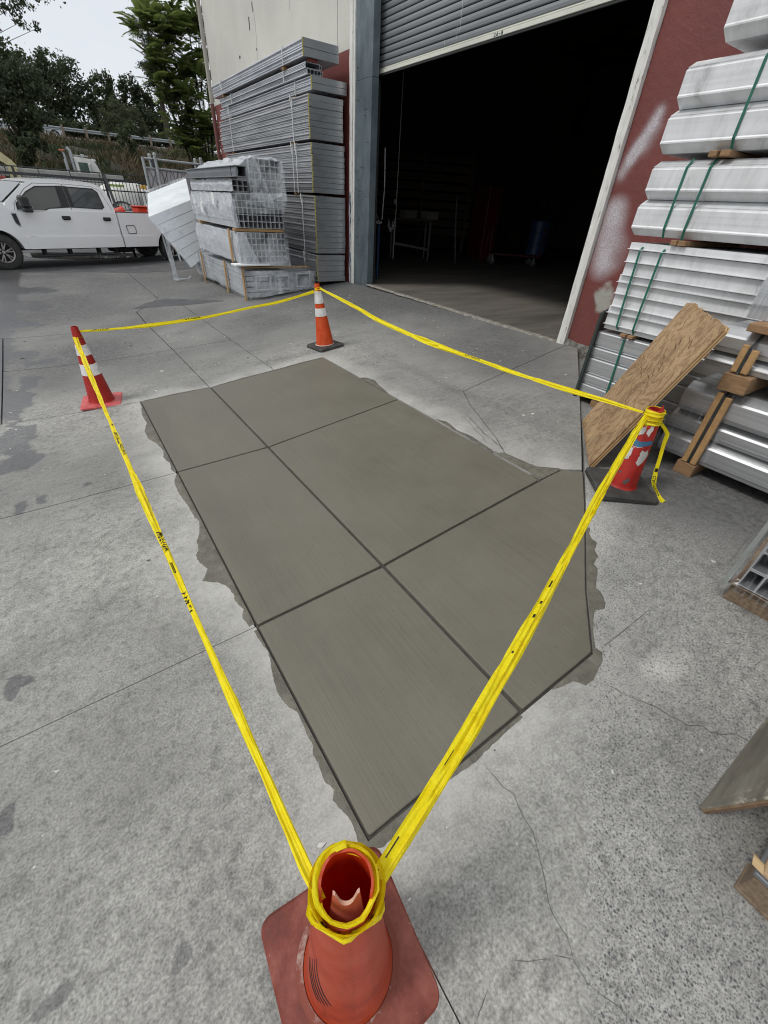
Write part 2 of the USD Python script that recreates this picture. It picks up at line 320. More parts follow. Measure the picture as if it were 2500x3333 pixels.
FRESH = mat('fresh_concrete_surface', {
    'g': ('geometry', {}), 'n1': ('noise_texture', {'scale': 1.6, 'detail': 9.0, 'roughness': .66}),
    'ms': ('mapping', {'scale': (120.0, 1.6, 1.0)}), 'ns': ('noise_texture', {'scale': 1.0, 'detail': 5.0, 'roughness': .6}),
    'ms2': ('mapping', {'scale': (55.0, 5.0, 1.0)}), 'nq': ('noise_texture', {'scale': 1.0, 'detail': 4.0, 'roughness': .7}),
    'np': ('noise_texture', {'scale': 55.0, 'detail': 3.0}), 'rp': ('rgb_ramp', {'ramp': [(.66, (0, 0, 0)), (.73, (1, 1, 1))]}),
    'r1': ('rgb_ramp', {'ramp': [(.25, (.112, .103, .078)), (.5, (.134, .124, .095)), (.75, (.153, .143, .113))]}),
    'rs': ('rgb_ramp', {'ramp': [(.3, (.92,) * 3), (.5, (1, 1, 1)), (.7, (1.07,) * 3)]}),
    'rq': ('rgb_ramp', {'ramp': [(.64, (1, 1, 1)), (.78, (.80, .80, .79))]}),
    'm1': ('mix', {'mix_type': 'multiply', 'fac': 1.0}), 'm2': ('mix', {'mix_type': 'multiply', 'fac': 1.0}), 'm3': ('mix', {'color2': (.095, .09, .075)}), 'f3': ('math', {'math_type': 'multiply', 'value2': .55}),
    'hh': ('math', {'math_type': 'multiply_add', 'value2': -.5}), 'bw': ('rgb_to_bw', {}),
    'b': ('bump', {'strength': .5, 'distance': .0025}),
    'ro': ('map_range', {'from_min': .3, 'from_max': .7, 'to_min': .42, 'to_max': .62}),
    'p': ('principled_bsdf', {'specular_ior_level': .45})},
    [('g.position', 'n1.vector'), ('g.position', 'ms.vector'), ('g.position', 'ms2.vector'), ('ms.vector', 'ns.vector'), ('ms2.vector', 'nq.vector'), ('g.position', 'np.vector'), ('np.fac', 'rp.fac'),
     ('n1.fac', 'r1.fac'), ('ns.fac', 'rs.fac'), ('nq.fac', 'rq.fac'), ('r1.color', 'm1.color1'), ('rs.color', 'm1.color2'), ('m1.color', 'm2.color1'), ('rq.color', 'm2.color2'),
     ('m2.color', 'm3.color1'), ('rp.color', 'bw.color'), ('bw.val', 'f3.value1'), ('f3.value', 'm3.fac'), ('m3.color', 'p.base_color'),
     ('bw.val', 'hh.value1'), ('ns.fac', 'hh.value3'), ('hh.value', 'b.height'), ('b.normal', 'p.normal'), ('n1.fac', 'ro.value'), ('ro.result', 'p.roughness')])
SLURRY = pbr('wet_slurry', (.090, .083, .064), (.160, .150, .121), rough=.65, scale=14, detail=9, bump=.006, bscale=70)

# --- the big sheet under everything
gx = np.concatenate([[-400, -150, -60, -25], np.arange(-14, 26.1, .5), [40, 80, 200, 400]])
gy = np.concatenate([[-400, -120, -40, -15], np.arange(-8, 30.1, .5), [40, 60, 120, 300, 600]])
XX, YY = np.meshgrid(gx, gy, indexing='ij')
ZZ = np.minimum(ramp_z(XX, YY), low_z(XX, YY)) - .035
nx, ny = len(gx), len(gy)
idx = np.arange(nx * ny).reshape(nx, ny)
fq = np.stack([idx[:-1, :-1].ravel(), idx[1:, :-1].ravel(), idx[1:, 1:].ravel(), idx[:-1, 1:].ravel()], 1)
obj('/World', 'ground', (np.column_stack([XX.ravel(), YY.ravel(), ZZ.ravel()]), fq), SUB, kind='structure', label='bare dark earth under the paving, seen only in its joints')

# --- asphalt yard beyond the concrete
ASPH_EDGE = [(-14, 16.9), (-1.41, 15.87), (.674, 15.69), (2.884, 14.98), (5.05, 14.6)]
yard = sg.Polygon(ASPH_EDGE + [(5.05, 17.2), (26, 17.2), (26, 29.6), (-14, 29.6)])
def zyard(x, y): return gz(x, y) + .002
obj('/World', 'yard', tri_poly(yard, .6, zyard, [(.004, .03)]), ASPH, kind='structure', label='dark asphalt yard under the parked pickup truck')

# --- old concrete apron: its slabs between the joints
far = 15.0
ap = thing('apron', 'old weathered grey concrete apron of jointed slabs round the repair', kind='structure')
TR48 = lambda x: 4.852 + (.259 - x) * (5.106 - 4.852) / (.259 + .942)
TR6 = lambda x: 6.48 + (1.498 - x) * (6.932 - 6.48) / (1.498 + 1.012)
LB1 = lambda x: 3.11 + (.26 - x) * .131
LB2 = lambda x: 1.363 + (.26 - x) * .048
panels = [
    ([(.268, -3.5), (.268, .34), (.266, LB2(.266)), (-6, LB2(-6)), (-6, -3.5)], .05),
    ([(.266, LB2(.266)), (.263, LB1(.263)), (-6, LB1(-6)), (-6, LB2(-6))], .05),
    ([(.263, LB1(.263)), (.259, 4.852), (-.94, TR48(-.94)), (-6, TR48(-6)), (-6, LB1(-6))], .06),
    ([(.259, 4.852), (.955, 4.742), (.94, TR6(.94)), (-1.01, TR6(-1.01)), (-.94, TR48(-.94))], .06),
    ([(-.94, TR48(-.94)), (-1.01, TR6(-1.01)), (-1.078, 8.67), (-6, 9.4), (-6, TR48(-6))], .1),
    ([(.955, 4.742), (1.717, 4.78), (1.722, TR6(1.722)), (.94, TR6(.94))], .06),
    ([(-1.01, TR6(-1.01)), (.94, TR6(.94)), (.905, 8.5), (-1.078, 8.675)], .09),
    ([(.94, TR6(.94)), (1.722, TR6(1.722)), (1.736, 8.3), (.905, 8.5)], .08),
    ([(1.717, 4.78), (2.369, 4.778), (2.335, 3.118), (2.31, 1.85), (2.368, 1.772), (2.49, 1.98), (2.576, 2.17), (2.66, 2.35), (2.757, 2.563), (2.931, 2.856), (5.098, 3.285), (5.098, 10.0), (1.745, 10.0), (1.736, 8.3), (1.722, 6.45)], .07),
    ([(2.285, 1.378), (2.50, 1.372), (2.605, 1.279), (5.098, 3.136), (5.098, 3.285), (2.931, 2.856), (2.757, 2.563), (2.66, 2.35), (2.576, 2.17), (2.49, 1.98), (2.368, 1.772), (2.31, 1.85)], .05),
    ([(-1.078, 8.675), (.905, 8.5), (.915, 9.7), (1.496, 10.815), (1.496, 15.4), (.674, 15.69), (-1.41, 15.87), (-6, 16.2), (-6, 9.4)], .14),
    ([(.905, 8.5), (1.736, 8.3), (1.745, 10.0), (5.098, 10.0), (5.098, 14.55), (2.884, 14.98), (1.496, 15.4), (1.496, 10.815), (.915, 9.7)], .12),
]
RIGHT_PAN = [(.268, -3.5), (.272, .346), (1.422, .352), (1.711, .592), (2.288, 1.017), (2.62, 1.264), (5.098, 3.11), (9, 3.11), (9, -3.5)]
panels.append((RIGHT_PAN, .05))
for pts, step in panels:
    cy = np.mean([p[1] for p in pts]); pg = sg.Polygon(pts).buffer(0).buffer(-(.0003 if pts is RIGHT_PAN else .0006 if pts is panels[0][0] else .0018 + .0008 * max(0, min(cy, 9))), join_style=2)
    low = pts is RIGHT_PAN
    zf = (lambda x, y: low_z(x, y)) if low else (lambda x, y: ramp_z(x, y))
    drop = .16 if (pts is panels[9][0] or pts is panels[8][0]) else .03
    v, t = tri_poly(pg, step, zf, [(.0006, .003), (.0010, drop)])
    obj(ap, 'slab', (v, t), OLD, smooth=40, prim=None)
    pth = stage.GetPrimAtPath(ap + '/slab' + ('' if _used[(ap, 'slab')] == 1 else f'_{_used[(ap, "slab")] - 1:03d}'))
    vv = np.array(UsdGeom.Mesh(pth).GetPointsAttr().Get())
    w = wear(vv[:, 0].astype(float), vv[:, 1].astype(float)); pv = UsdGeom.PrimvarsAPI(pth)
    pv.CreatePrimvar('wear', Sdf.ValueTypeNames.Color3fArray, 'vertex').Set(Vt.Vec3fArray.FromNumpy(w['wear'].astype(np.float32)))
    pv.CreatePrimvar('agg', Sdf.ValueTypeNames.FloatArray, 'vertex').Set(Vt.FloatArray.FromNumpy(w['agg'].astype(np.float32)))

# --- the fresh repair: seven tooled panels
fr = thing('fresh_concrete', 'fresh damp brown-grey concrete repair with tooled joints inside the tape', kind='structure')
def zs(x, y): return ramp_z(x, y) + .003
jx = [(.966, 0.0), (.985, 1.34), (.972, 3.03), (.955, 5.2)]
cuts = [sg.LineString([(.9790, -1), (.9815, 1.34), (.972, 3.03), (.955, 6)]), sg.LineString([(-1, 1.366), (.266, 1.363), (.984, 1.336), (2.285, 1.372), (3.5, 1.40)]), sg.LineString([(-1, 3.15), (.265, 3.112), (.972, 3.03), (2.337, 3.117), (3.5, 3.2)])]
import shapely.ops as so
parts_ = [SLAB]
for c in cuts:
    nxt = []
    for p_ in parts_: nxt += [g for g in so.split(p_, c).geoms]
    parts_ = nxt
parts_ = [p_ for p_ in parts_ if p_.area > .003]
for p_ in parts_:
    q = p_.buffer(-.0140, join_style=2).intersection(SLAB.buffer(-.0165, join_style=2))
    if q.is_empty: continue
    q = sg.Polygon(rough_line(np.array(q.exterior.coords)[:-1], .0016, .03, 4))
    obj(fr, 'panel', tri_poly(q, .06, zs, [(.0028, .0006), (.005, .0026), (.0062, .007), (.0066, .024)]), FRESH, smooth=50)
gv = tri_poly(SLAB.buffer(-.003), .15, lambda x, y: zs(x, y) - .013)
obj(fr, 'joint_bed', gv, pbr('joint_slurry', (.028, .026, .021), (.05, .046, .038), rough=.6, scale=30), kind='structure')

# --- slurry smeared over the old concrete along the edges
def smear(outline, seed, parent=fr, step=.006, amp=.012, zoff=.0):
    r = rough_line(outline, amp, step, seed)
    pg = sg.Polygon(r).buffer(0).difference(SLAB.buffer(-.0005))
    pg = max(pg.geoms, key=lambda g: g.area) if hasattr(pg, 'geoms') else pg
    def zf(x, y):
        n = meshkit.fbm(np.column_stack([x * 22, y * 22, x * 0]), 4, seed)
        dd = shapely.distance(shapely.points(x, y), pg.exterior)
        return np.minimum(gz(x, y), gz(x, y)) + .0012 + zoff + np.minimum(dd * .2, .0020) * (.25 + 1.2 * n)
    obj(parent, 'slurry_smear', tri_poly(pg, .022, zf, [(.0005, .003)]), SLURRY, smooth=True)
E_L = .29
L_line = [(.265, 4.848), (.22, 4.447), (.226, 4.232), (.182, 4.074), (.182, 3.874), (.228, 3.716), (.249, 3.537), (.224, 3.434), (.249, 3.297), (.244, 3.135)]
smear(L_line + [(E_L, 3.13), (E_L, 4.83)], 1)
L2 = [(.249, 3.078), (.222, 2.973), (.21, 2.839), (.219, 2.718), (.237, 2.556), (.233, 2.439), (.253, 2.385), (.226, 2.277), (.186, 2.187), (.18, 2.094), (.156, 2.065), (.154, 1.99), (.184, 1.91), (.134, 1.829), (.196, 1.763), (.232, 1.723), (.246, 1.637), (.236, 1.582), (.249, 1.503), (.234, 1.474), (.242, 1.380)]
smear(L2 + [(E_L + .004, 1.378), (E_L, 3.09)], 2)
L3 = [(.25, 1.345), (.253, 1.276), (.266, 1.194), (.249, 1.127), (.23, 1.024), (.222, .984), (.24, .9), (.261, .866), (.258, .797), (.255, .708), (.243, .677), (.246, .645), (.235, .579), (.252, .54), (.236, .511), (.249, .457), (.254, .404), (.246, .361), (.222, .35), (.19, .322), (.215, .305), (.26, .325), (.281, .318), (.308, .308), (.35, .311), (.40, .318), (.454, .321), (.575, .338), (.62, .336), (.709, .325), (.757, .33), (.854, .333), (.967, .338)]
smear(L3 + [(.96, .366), (.30, .362), (E_L + .01, .40), (E_L + .006, 1.345)], 3, amp=.006)
L4 = [(1.147, .344), (1.206, .33), (1.243, .319), (1.268, .279), (1.292, .277), (1.336, .282), (1.378, .299), (1.42, .308), (1.455, .332), (1.448, .354), (1.445, .365), (1.52, .425), (1.62, .488), (1.67, .472), (1.704, .488), (1.741, .536), (1.751, .573), (1.808, .613), (1.864, .644), (1.882, .681), (1.947, .698), (1.979, .741), (2.037, .769), (2.05, .817), (2.076, .845), (2.12, .868)]
smear(L4 + [(2.10, .893), (1.70, .602), (1.41, .367), (1.15, .366)], 4, amp=.008)
L5 = [(2.29, 1.40), (2.495, 1.392), (2.40, 1.50), (2.368, 1.772), (2.319, 1.80), (2.330, 1.903), (2.358, 2.114), (2.34, 2.275), (2.376, 2.447), (2.335, 2.557)]
smear([(2.279, 1.378), (2.505, 1.374)] + L5[1:] + [(2.33, 2.50), (2.30, 1.50)], 5, amp=.007)
smear([(2.335, 3.30), (2.350, 3.342), (2.392, 3.559), (2.429, 3.691), (2.407, 3.813), (2.365, 3.86), (2.345, 3.86), (2.33, 3.35)], 6, amp=.006)
for x0, x1, n in ((.30, .94, 7), (1.0, 1.7, 8), (1.75, 2.35, 9)):       # crumbs along the far edge
    yy = lambda x: 4.852 + (x - .259) * (-.158) if x < .955 else 4.742 + (x - .955) * .026
    smear([(x0, yy(x0) - .02), (x1, yy(x1) - .02), (x1, yy(x1) + .015), ((x0 + x1) / 2, yy((x0 + x1) / 2) + .035), (x0, yy(x0) + .01)], n, amp=.012)

# --- cracks: narrow open fissures with crumbled lips
CRACK = pbr('crack_dark', (.06, .058, .055), (.11, .107, .10), rough=.95, scale=60)
def crack(pts, w, seed, jitter=.012, parent=ap):
    pts = np.asarray(pts, float); l = resample(pts, .02, closed=False)
    n = meshkit.fbm(np.column_stack([l * 14, np.full(len(l), seed)]), 4, seed) - .5; m = meshkit.fbm(np.column_stack([l * 14 + 9, np.full(len(l), seed)]), 4, seed + 5) - .5
    l = l + np.stack([n, m], 1) * jitter * 2
    T = np.gradient(l, axis=0); T /= np.linalg.norm(T, axis=1)[:, None] + 1e-9; N = np.stack([-T[:, 1], T[:, 0]], 1)
    ww = .42 * w * (.15 + 1.7 * meshkit.fbm(np.column_stack([l * 25, np.full(len(l), seed + 2)]), 3, seed))[:, None] * np.minimum(1, np.linspace(0, 12, len(l)))[:, None] * np.minimum(1, np.linspace(12, 0, len(l)))[:, None]
    a, b = l - N * ww / 2, l + N * ww / 2
    v = np.vstack([np.column_stack([q, gz(q[:, 0], q[:, 1]) + .0012]) for q in (a, b)]); k = len(l)
    f = [[i, i + 1, k + i + 1] for i in range(k - 1)] + [[i, k + i + 1, k + i] for i in range(k - 1)]
    obj(parent, 'crack', (v, np.array(f)[:, ::-1] if np.cross(T[0], N[0]) < 0 else np.array(f)), CRACK)
R4 = [(.733, .327), (.732, .262), (.735, .212), (.749, .176), (.732, .129), (.70, .05), (.66, -.01), (.62, -.083), (.612, -.137), (.591, -.178), (.584, -.217), (.599, -.259), (.615, -.297), (.617, -.35)]
for i, (p_, w) in enumerate(((R4, .004), ([(.549, -.141), (.567, -.156), (.591, -.178)], .004), ([(.45, -.09), (.49, -.115), (.549, -.141)], .003), ([(.366, -.09), (.333, -.103), (.303, -.113)], .004),
        ([(1.333, .255), (1.348, .186), (1.386, .118), (1.408, .076), (1.417, .017), (1.431, -.03), (1.471, -.059), (1.471, -.083), (1.502, -.119), (1.541, -.138), (1.561, -.187), (1.60, -.25)], .008),
        ([(2.952, .736), (2.913, .615), (2.917, .512), (2.855, .317)], .010), ([(2.917, .512), (3.067, .494)], .006),
        ([(1.717, 4.787), (1.755, 5.141), (2.204, 5.087), (2.368, 5.107)], .012), ([(-1.129, 9.069), (-.749, 9.148), (-.342, 9.733), (.358, 10.152)], .02), ([(3.3, 5.0), (2.9, 5.2), (2.83, 5.6)], .006), ([(2.62, 2.5), (2.47, 2.1), (2.40, 1.8)], .014), ([(2.55, 2.45), (2.43, 2.1), (2.37, 1.95)], .007))):
    crack(p_, w, 20 + i)
saw = [(1.474, .348), (1.80, .346)]
crack(saw, .007, 60, jitter=.001); crack([(2.822, .325), (2.592, .295), (2.492, .286), (2.461, .271)], .005, 61, .002); crack([(3.231, .384), (2.822, .325)], .005, 62, .002)
# dark asphalt patch over the broken joint
pp = rough_line([(.886, 10.058), (1.2, 10.45), (1.6, 10.7), (2.0, 10.1), (2.5, 9.35), (1.9, 9.55), (1.4, 9.85)], .05, .06, 31)
obj('/World', 'asphalt_patch', tri_poly(sg.Polygon(pp).buffer(0), .1, lambda x, y: gz(x, y) + .006, [(.01, .01)]), ASPH, kind='structure', label='dark asphalt patch over the broken joint beyond the orange cone')
# puddle behind the pickup
pud = rough_line([(-1.2, 20.2), (-.6, 19.0), (.0, 18.75), (.5, 18.7), (1.5, 18.75), (2.2, 18.8), (2.9, 19.4), (2.9, 20.4), (1, 20.7), (-.6, 20.7)], .12, .15, 33)
obj('/World', 'puddle', tri_poly(sg.Polygon(pud).buffer(0), .4, lambda x, y: x * 0 - .262), mat('still_water', {'p': ('principled_bsdf', {'base_color': (.03, .03, .03), 'roughness': .02, 'specular_ior_level': .6})}, []), kind='structure', label='shallow puddle mirroring the iron fence under the pickup')
# loose crumbs and chips on the ground
cr_v, n_cr = [], 0
for k in range(420):
    x, y = rng.uniform(-1.2, 4.6), rng.uniform(-.3, 8.5)
    if SLAB.buffer(.02).contains(sg.Point(x, y)): continue
    s = rng.choice([.003, .004, .006, .009], p=[.4, .35, .2, .05]) * (1 + .12 * y)
    h = trimesh.convex.convex_hull(rng.normal(size=(9, 3)) * [s, s * .7, s * .35])
    cr_v.append((np.array(h.vertices) + [x, y, float(gz(x, y)) + s * .2], np.array(h.faces)))
obj('/World', 'grit', cat_(cr_v[:260]), pbr('pale_chips', (.62, .61, .58), (.4, .39, .37), rough=.8), kind='stuff', label='pale crumbs and chips scattered over the concrete')
obj('/World', 'debris', cat_(cr_v[260:]), pbr('dark_chips', (.05, .05, .05), (.12, .11, .10), rough=.8), kind='stuff', label='dark specks of dirt scattered over the concrete')
# ================================================================== WAREHOUSE
WX_ = 5.1
bl = thing('warehouse', 'stucco warehouse with dark red wainscot and a big half-open roller door', 'warehouse')
STUCCO = pbr('cream_stucco', (.58, .57, .51), (.50, .49, .44), rough=.9, scale=.9, detail=10, bump=.006, bscale=90, stretch=(1, .8, .8))
def wall_mat(name, base, dark):
    return mat(name, {
        'g': ('geometry', {}), 'a': ('attribute', {'attribute': 'wear'}), 'sep': ('separate_color', {}),
        'n': ('noise_texture', {'scale': 2.2, 'detail': 9.0, 'roughness': .65}), 'n2': ('noise_texture', {'scale': 60.0, 'detail': 5.0, 'roughness': .65}), 'n3': ('noise_texture', {'scale': 130.0, 'detail': 2.0}),
        'r': ('rgb_ramp', {'ramp': [(.3, base), (.72, dark)]}),
        'rp': ('rgb_ramp', {'ramp': [(.68, (0, 0, 0)), (.71, (1, 1, 1))]}), 'bw': ('rgb_to_bw', {}), 'pk': ('math', {'math_type': 'multiply', 'use_clamp': True}),
        'sx': ('math', {'math_type': 'multiply_add', 'value2': 1.7, 'value3': -.15}), 'sm': ('math', {'math_type': 'multiply', 'use_clamp': True}), 'm1': ('mix', {'color2': (.60, .60, .63)}), 'm2': ('mix', {'color2': (.33, .32, .28)}), 'm3': ('mix', {'color2': (.55, .5, .45)}),
        'b': ('bump', {'strength': .7, 'distance': .004}), 'p': ('principled_bsdf', {'roughness': .62})},
        [('g.position', 'n.vector'), ('g.position', 'n2.vector'), ('g.position', 'n3.vector'), ('a.color', 'sep.color'), ('n.fac', 'r.fac'), ('r.color', 'm1.color1'), ('n2.fac', 'sx.value1'), ('sx.value', 'sm.value1'), ('sep.r', 'sm.value2'), ('sm.value', 'm1.fac'),
         ('m1.color', 'm2.color1'), ('sep.g', 'm2.fac'), ('n3.fac', 'rp.fac'), ('rp.color', 'bw.color'), ('bw.val', 'pk.value1'), ('sep.b', 'pk.value2'), ('m2.color', 'm3.color1'), ('pk.value', 'm3.fac'),
         ('m3.color', 'p.base_color'), ('n2.fac', 'b.height'), ('b.normal', 'p.normal')])
RED = wall_mat('red_wall_paint', (.175, .040, .032), (.135, .034, .029))
TOP = 8.0
# left of the door
obj(bl, 'upper_wall', cat_([box(WX_, WX_ + .28, 9.352, 16.85, 3.76, TOP), box(WX_ + .006, WX_ + .28, 8.84, 9.34, 3.76, TOP), box(WX_ + .02, WX_ + .26, 9.34, 9.352, 3.76, TOP)]), STUCCO, label='cream stucco upper wall with hairline cracks')
obj(bl, 'red_wall', box(WX_, WX_ + .28, 8.84, 16.85, -.6, 3.757), RED, prim={'wear': np.zeros((8, 3))})
DK = pbr('rust_mark', (.05, .045, .04), (.10, .09, .08), rough=.9, scale=30)
for k, (y0, z0, dy, dz) in enumerate(((13.47, 4.80, .05, .20), (13.2, 5.0, .03, .13), (14.31, 4.40, .08, .05), (13.15, 4.36, .05, .03))):
    o_ = rough_line([(y0 - dy / 2, z0 - dz / 2), (y0 + dy / 2, z0 - dz / 2), (y0 + dy / 2, z0 + dz / 2), (y0 - dy / 2, z0 + dz / 2)], .012, .02, 70 + k)
    obj(bl, 'wall_scar', extrude_x(sg.Polygon(o_).buffer(0), WX_ - .004, WX_ + .002), DK)
for k, l in enumerate(([(13.17, 5.9), (13.18, 5.3), (13.1, 4.7), (13.16, 4.2)], [(11.2, 6.0), (11.15, 5.2), (11.25, 4.6)])):
    l = np.array(l); r_ = resample(l, .05, closed=False) + (meshkit.fbm(np.column_stack([resample(l, .05, closed=False) * 6, np.full(len(resample(l, .05, closed=False)), k)]), 3, 80 + k)[:, None] - .5) * .08
    pg = sg.LineString(r_).buffer(.0018)
    obj(bl, 'wall_crack', extrude_x(pg, WX_ - .0025, WX_ + .002), DK)
PIPE = pbr('corner_pipe_paint', (.40, .37, .32), (.30, .28, .25), rough=.6, scale=4, stretch=(1, 1, .2))
obj(bl, 'corner_pipe', tube([(WX_ - .06, 16.90, 3.80), (WX_ - .06, 16.90, TOP)], .055, 12), PIPE, smooth=40)
obj(bl, 'corner_pipe', tube([(WX_ - .06, 16.90, -.3), (WX_ - .06, 16.90, 3.80)], .058, 12), pbr('corner_pipe_red', (.16, .05, .045), (.12, .04, .035), rough=.6), smooth=40, label='lower length of the corner pipe painted dark red')
# steel post and weathered trim at the left jamb
STEEL = pbr('blue_grey_steel_paint', (.15, .185, .20), (.085, .11, .125), rough=.42, metal=.35, scale=2.6, detail=10, stretch=(1, 1.5, .8), bump=.004, bscale=14, r2=.6)
obj(bl, 'door_post', box(WX_ - .03, WX_ + .10, 8.135, 8.655, 3.335, TOP, .004), STEEL, label='upper steel plate of the door post')
obj(bl, 'door_post', box(WX_ - .036, WX_ + .10, 8.132, 8.658, .20, 3.331, .004), STEEL, label='scuffed lower steel plate of the door post')
sc = []
for k in range(26):
    z = rng.uniform(.6, 3.2); y = rng.uniform(8.18, 8.62); L = rng.uniform(.02, .12)
    sc.append(box(WX_ - .0385, WX_ - .034, y, y + L, z, z + rng.uniform(.003, .009)))
obj(bl, 'scuff', cat_(sc), pbr('dark_scuff', (.02, .022, .024), rough=.8), kind='stuff')
bz = []
for z in (.9, 1.7, 2.45, 3.1, 3.5): bz += [xf(lathe([(0, .008), (.012, .006), (.014, 0)], 10), frame((WX_ - .037, 8.60, z), (0, 1, 0), (0, 0, 1), (-1, 0, 0)))]
obj(bl, 'bolt', cat_(bz), STEEL, kind='stuff')
PEEL = mat('peeling_white_paint', {
    'g': ('geometry', {}), 'mp': ('mapping', {'scale': (30.0, 30.0, 7.0)}), 'n': ('noise_texture', {'scale': 1.0, 'detail': 8.0, 'roughness': .68}),
    'n2': ('noise_texture', {'scale': 3.0, 'detail': 4.0}), 'sep': ('separate_xyz', {}), 'zr': ('map_range', {'from_min': 1.1, 'from_max': 1.9, 'to_min': 1.0, 'to_max': 0.0}),
    'r': ('rgb_ramp', {'ramp': [(.24, (.10, .075, .05)), (.33, (.22, .18, .13)), (.40, (.62, .61, .57)), (.68, (.76, .75, .71))]}),
    'rb': ('rgb_ramp', {'ramp': [(.42, (0, 0, 0)), (.52, (1, 1, 1))]}), 'bw': ('rgb_to_bw', {}), 'mm': ('math', {'math_type': 'multiply', 'use_clamp': True}),
    'm': ('mix', {'color2': (.045, .10, .17)}), 'b': ('bump', {'strength': .9, 'distance': .006}), 'p': ('principled_bsdf', {'roughness': .7})},
    [('g.position', 'mp.vector'), ('mp.vector', 'n.vector'), ('mp.vector', 'n2.vector'), ('g.position', 'sep.vector'), ('sep.z', 'zr.value'), ('n.fac', 'r.fac'), ('n.fac', 'rb.fac'), ('rb.color', 'bw.color'),
     ('bw.val', 'mm.value1'), ('zr.result', 'mm.value2'), ('r.color', 'p.base_color'), ('n.fac', 'b.height'), ('b.normal', 'p.normal')])
def ragged_post(x0, x1, y0, y1, z0, z1, amp, seed, m, name, label=None):
    zz = np.arange(z0, z1 + .03, .03); n = len(zz)
    def nn(k, f=5.0): return (meshkit.fbm(np.column_stack([zz * f, np.full(n, k * 7.3), np.full(n, seed)]), 4, seed + k) - .5) * 2 * amp
    xs0 = x0 + nn(1) * .5; ya = y0 + nn(2); yb = y1 + nn(3); ym = (ya + yb) / 2 + nn(4) * .6; xm = x0 - .012 + nn(5) * .5
    ring = [(xs0, ya), (xm, ym), (xs0 + nn(6) * .4, yb), (np.full(n, x1), yb), (np.full(n, x1), ya)]
    V = np.concatenate([np.column_stack([a, b, zz]) for a, b in ring]); k = len(ring); f = []
    for j in range(k):
        j2 = (j + 1) % k
        for i in range(n - 1): f += [[j * n + i, j2 * n + i, j2 * n + i + 1], [j * n + i, j2 * n + i + 1, j * n + i + 1]]
    obj(bl, name, (V, np.array(f)[:, ::-1]), m, label=label)
ragged_post(WX_ - .055, WX_ + .08, 8.735, 8.835, .22, TOP, .012, 5, PEEL, 'door_trim', 'cracked white wooden trim of the left jamb')
ragged_post(WX_ - .045, WX_ + .08, 8.668, 8.722, .22, TOP, .008, 6, PEEL, 'door_trim')
BLUEP = pbr('old_blue_paint', (.035, .085, .14), (.45, .45, .43), rough=.75, scale=9, stretch=(3, 3, .7), spread=(.5, .58))
obj(bl, 'blue_paint', box(WX_ - .066, WX_ - .03, 8.752, 8.82, .24, 1.85, .003), BLUEP, label='flaking blue paint low on the left jamb')
# right jamb
ragged_post(WX_ - .05, WX_ + .22, 3.318, 3.418, .30, TOP, .006, 7, PEEL, 'door_jamb', 'peeling white wooden right jamb of the roller door')
YELP = pbr('yellow_jamb_paint', (.52, .36, .06), (.35, .33, .28), rough=.7, scale=10, stretch=(2, 2, .8), spread=(.45, .6))
ragged_post(WX_ + .05, WX_ + .2, 3.423, 3.455, .34, 1.75, .006, 8, YELP, 'door_jamb', 'yellow edge low on the right jamb')
# right wall with overspray
ys = np.concatenate([np.arange(-7, 1.5, .4), np.arange(1.5, 3.312, .02), [3.312]]); zs_ = np.concatenate([np.arange(.20, 3.3, .02), np.arange(3.3, 3.76, .1)])
YW, ZW = np.meshgrid(ys, zs_, indexing='ij'); P_ = np.column_stack([YW.ravel() * 0, YW.ravel(), ZW.ravel()])
def seg(y0, z0, y1, z1, w):
    a, b = np.array([y0, z0]), np.array([y1, z1]); q = P_[:, 1:] - a; t = np.clip(q @ (b - a) / ((b - a) @ (b - a)), 0, 1)
    return np.exp(-(np.linalg.norm(q - t[:, None] * (b - a), axis=1) / w) ** 2)
wn = meshkit.fbm(P_ * 6, 4, 12); wn2 = meshkit.fbm(P_ * 26, 4, 13)
spray = .95 * seg(3.06, 2.50, 3.20, 2.18, .045) + .75 * seg(3.17, 2.27, 3.26, 2.05, .05) + .35 * seg(3.05, 2.40, 3.10, 2.25, .06)
spray += np.clip(seg(3.20, 1.72, 3.16, 1.25, .15) * 1.25 + .3 * seg(2.95, 1.45, 2.95, 1.3, .12) - .25, 0, 1)
spray = np.clip(spray * (.55 + .9 * wn), 0, .92)
lowfade = sst((1.15 - ZW.ravel()) / .35)
patch = np.clip((1 - ((YW.ravel() - 3.0) / .13) ** 2 - ((ZW.ravel() - .93) / .17) ** 2) * 2.2 + (wn - .5) * 5, 0, 1)
chip = np.clip(lowfade * .8 + .25 * (ZW.ravel() < .55), 0, 1)
tri_f = []
ny_, nz_ = len(ys), len(zs_); ii = np.arange(ny_ * nz_).reshape(ny_, nz_)
qf = np.stack([ii[:-1, :-1].ravel(), ii[:-1, 1:].ravel(), ii[1:, 1:].ravel(), ii[1:, :-1].ravel()], 1)
rw = (np.column_stack([np.full(ny_ * nz_, WX_) + (wn2 - .5) * .004, YW.ravel(), ZW.ravel()]), qf)
back = box(WX_ + .03, WX_ + .28, -7, 3.312, .2, TOP)
rv, rf = cat_([rw, back])
wz = np.zeros((len(rv), 3)); wz[:len(P_), 0] = spray * (1 - patch); wz[:len(P_), 1] = patch; wz[:len(P_), 2] = chip
obj(bl, 'red_wall', (rv, rf), RED, prim={'wear': wz}, label='red wall with silver overspray and a bare grey patch')
obj(bl, 'upper_wall', box(WX_, WX_ + .028, -7, 3.31, 3.765, TOP), STUCCO)
foot = rough_line([(1.6, .19), (3.31, .19), (3.31, .42), (3.05, .40), (2.8, .36), (1.6, .34)], .03, .03, 15)
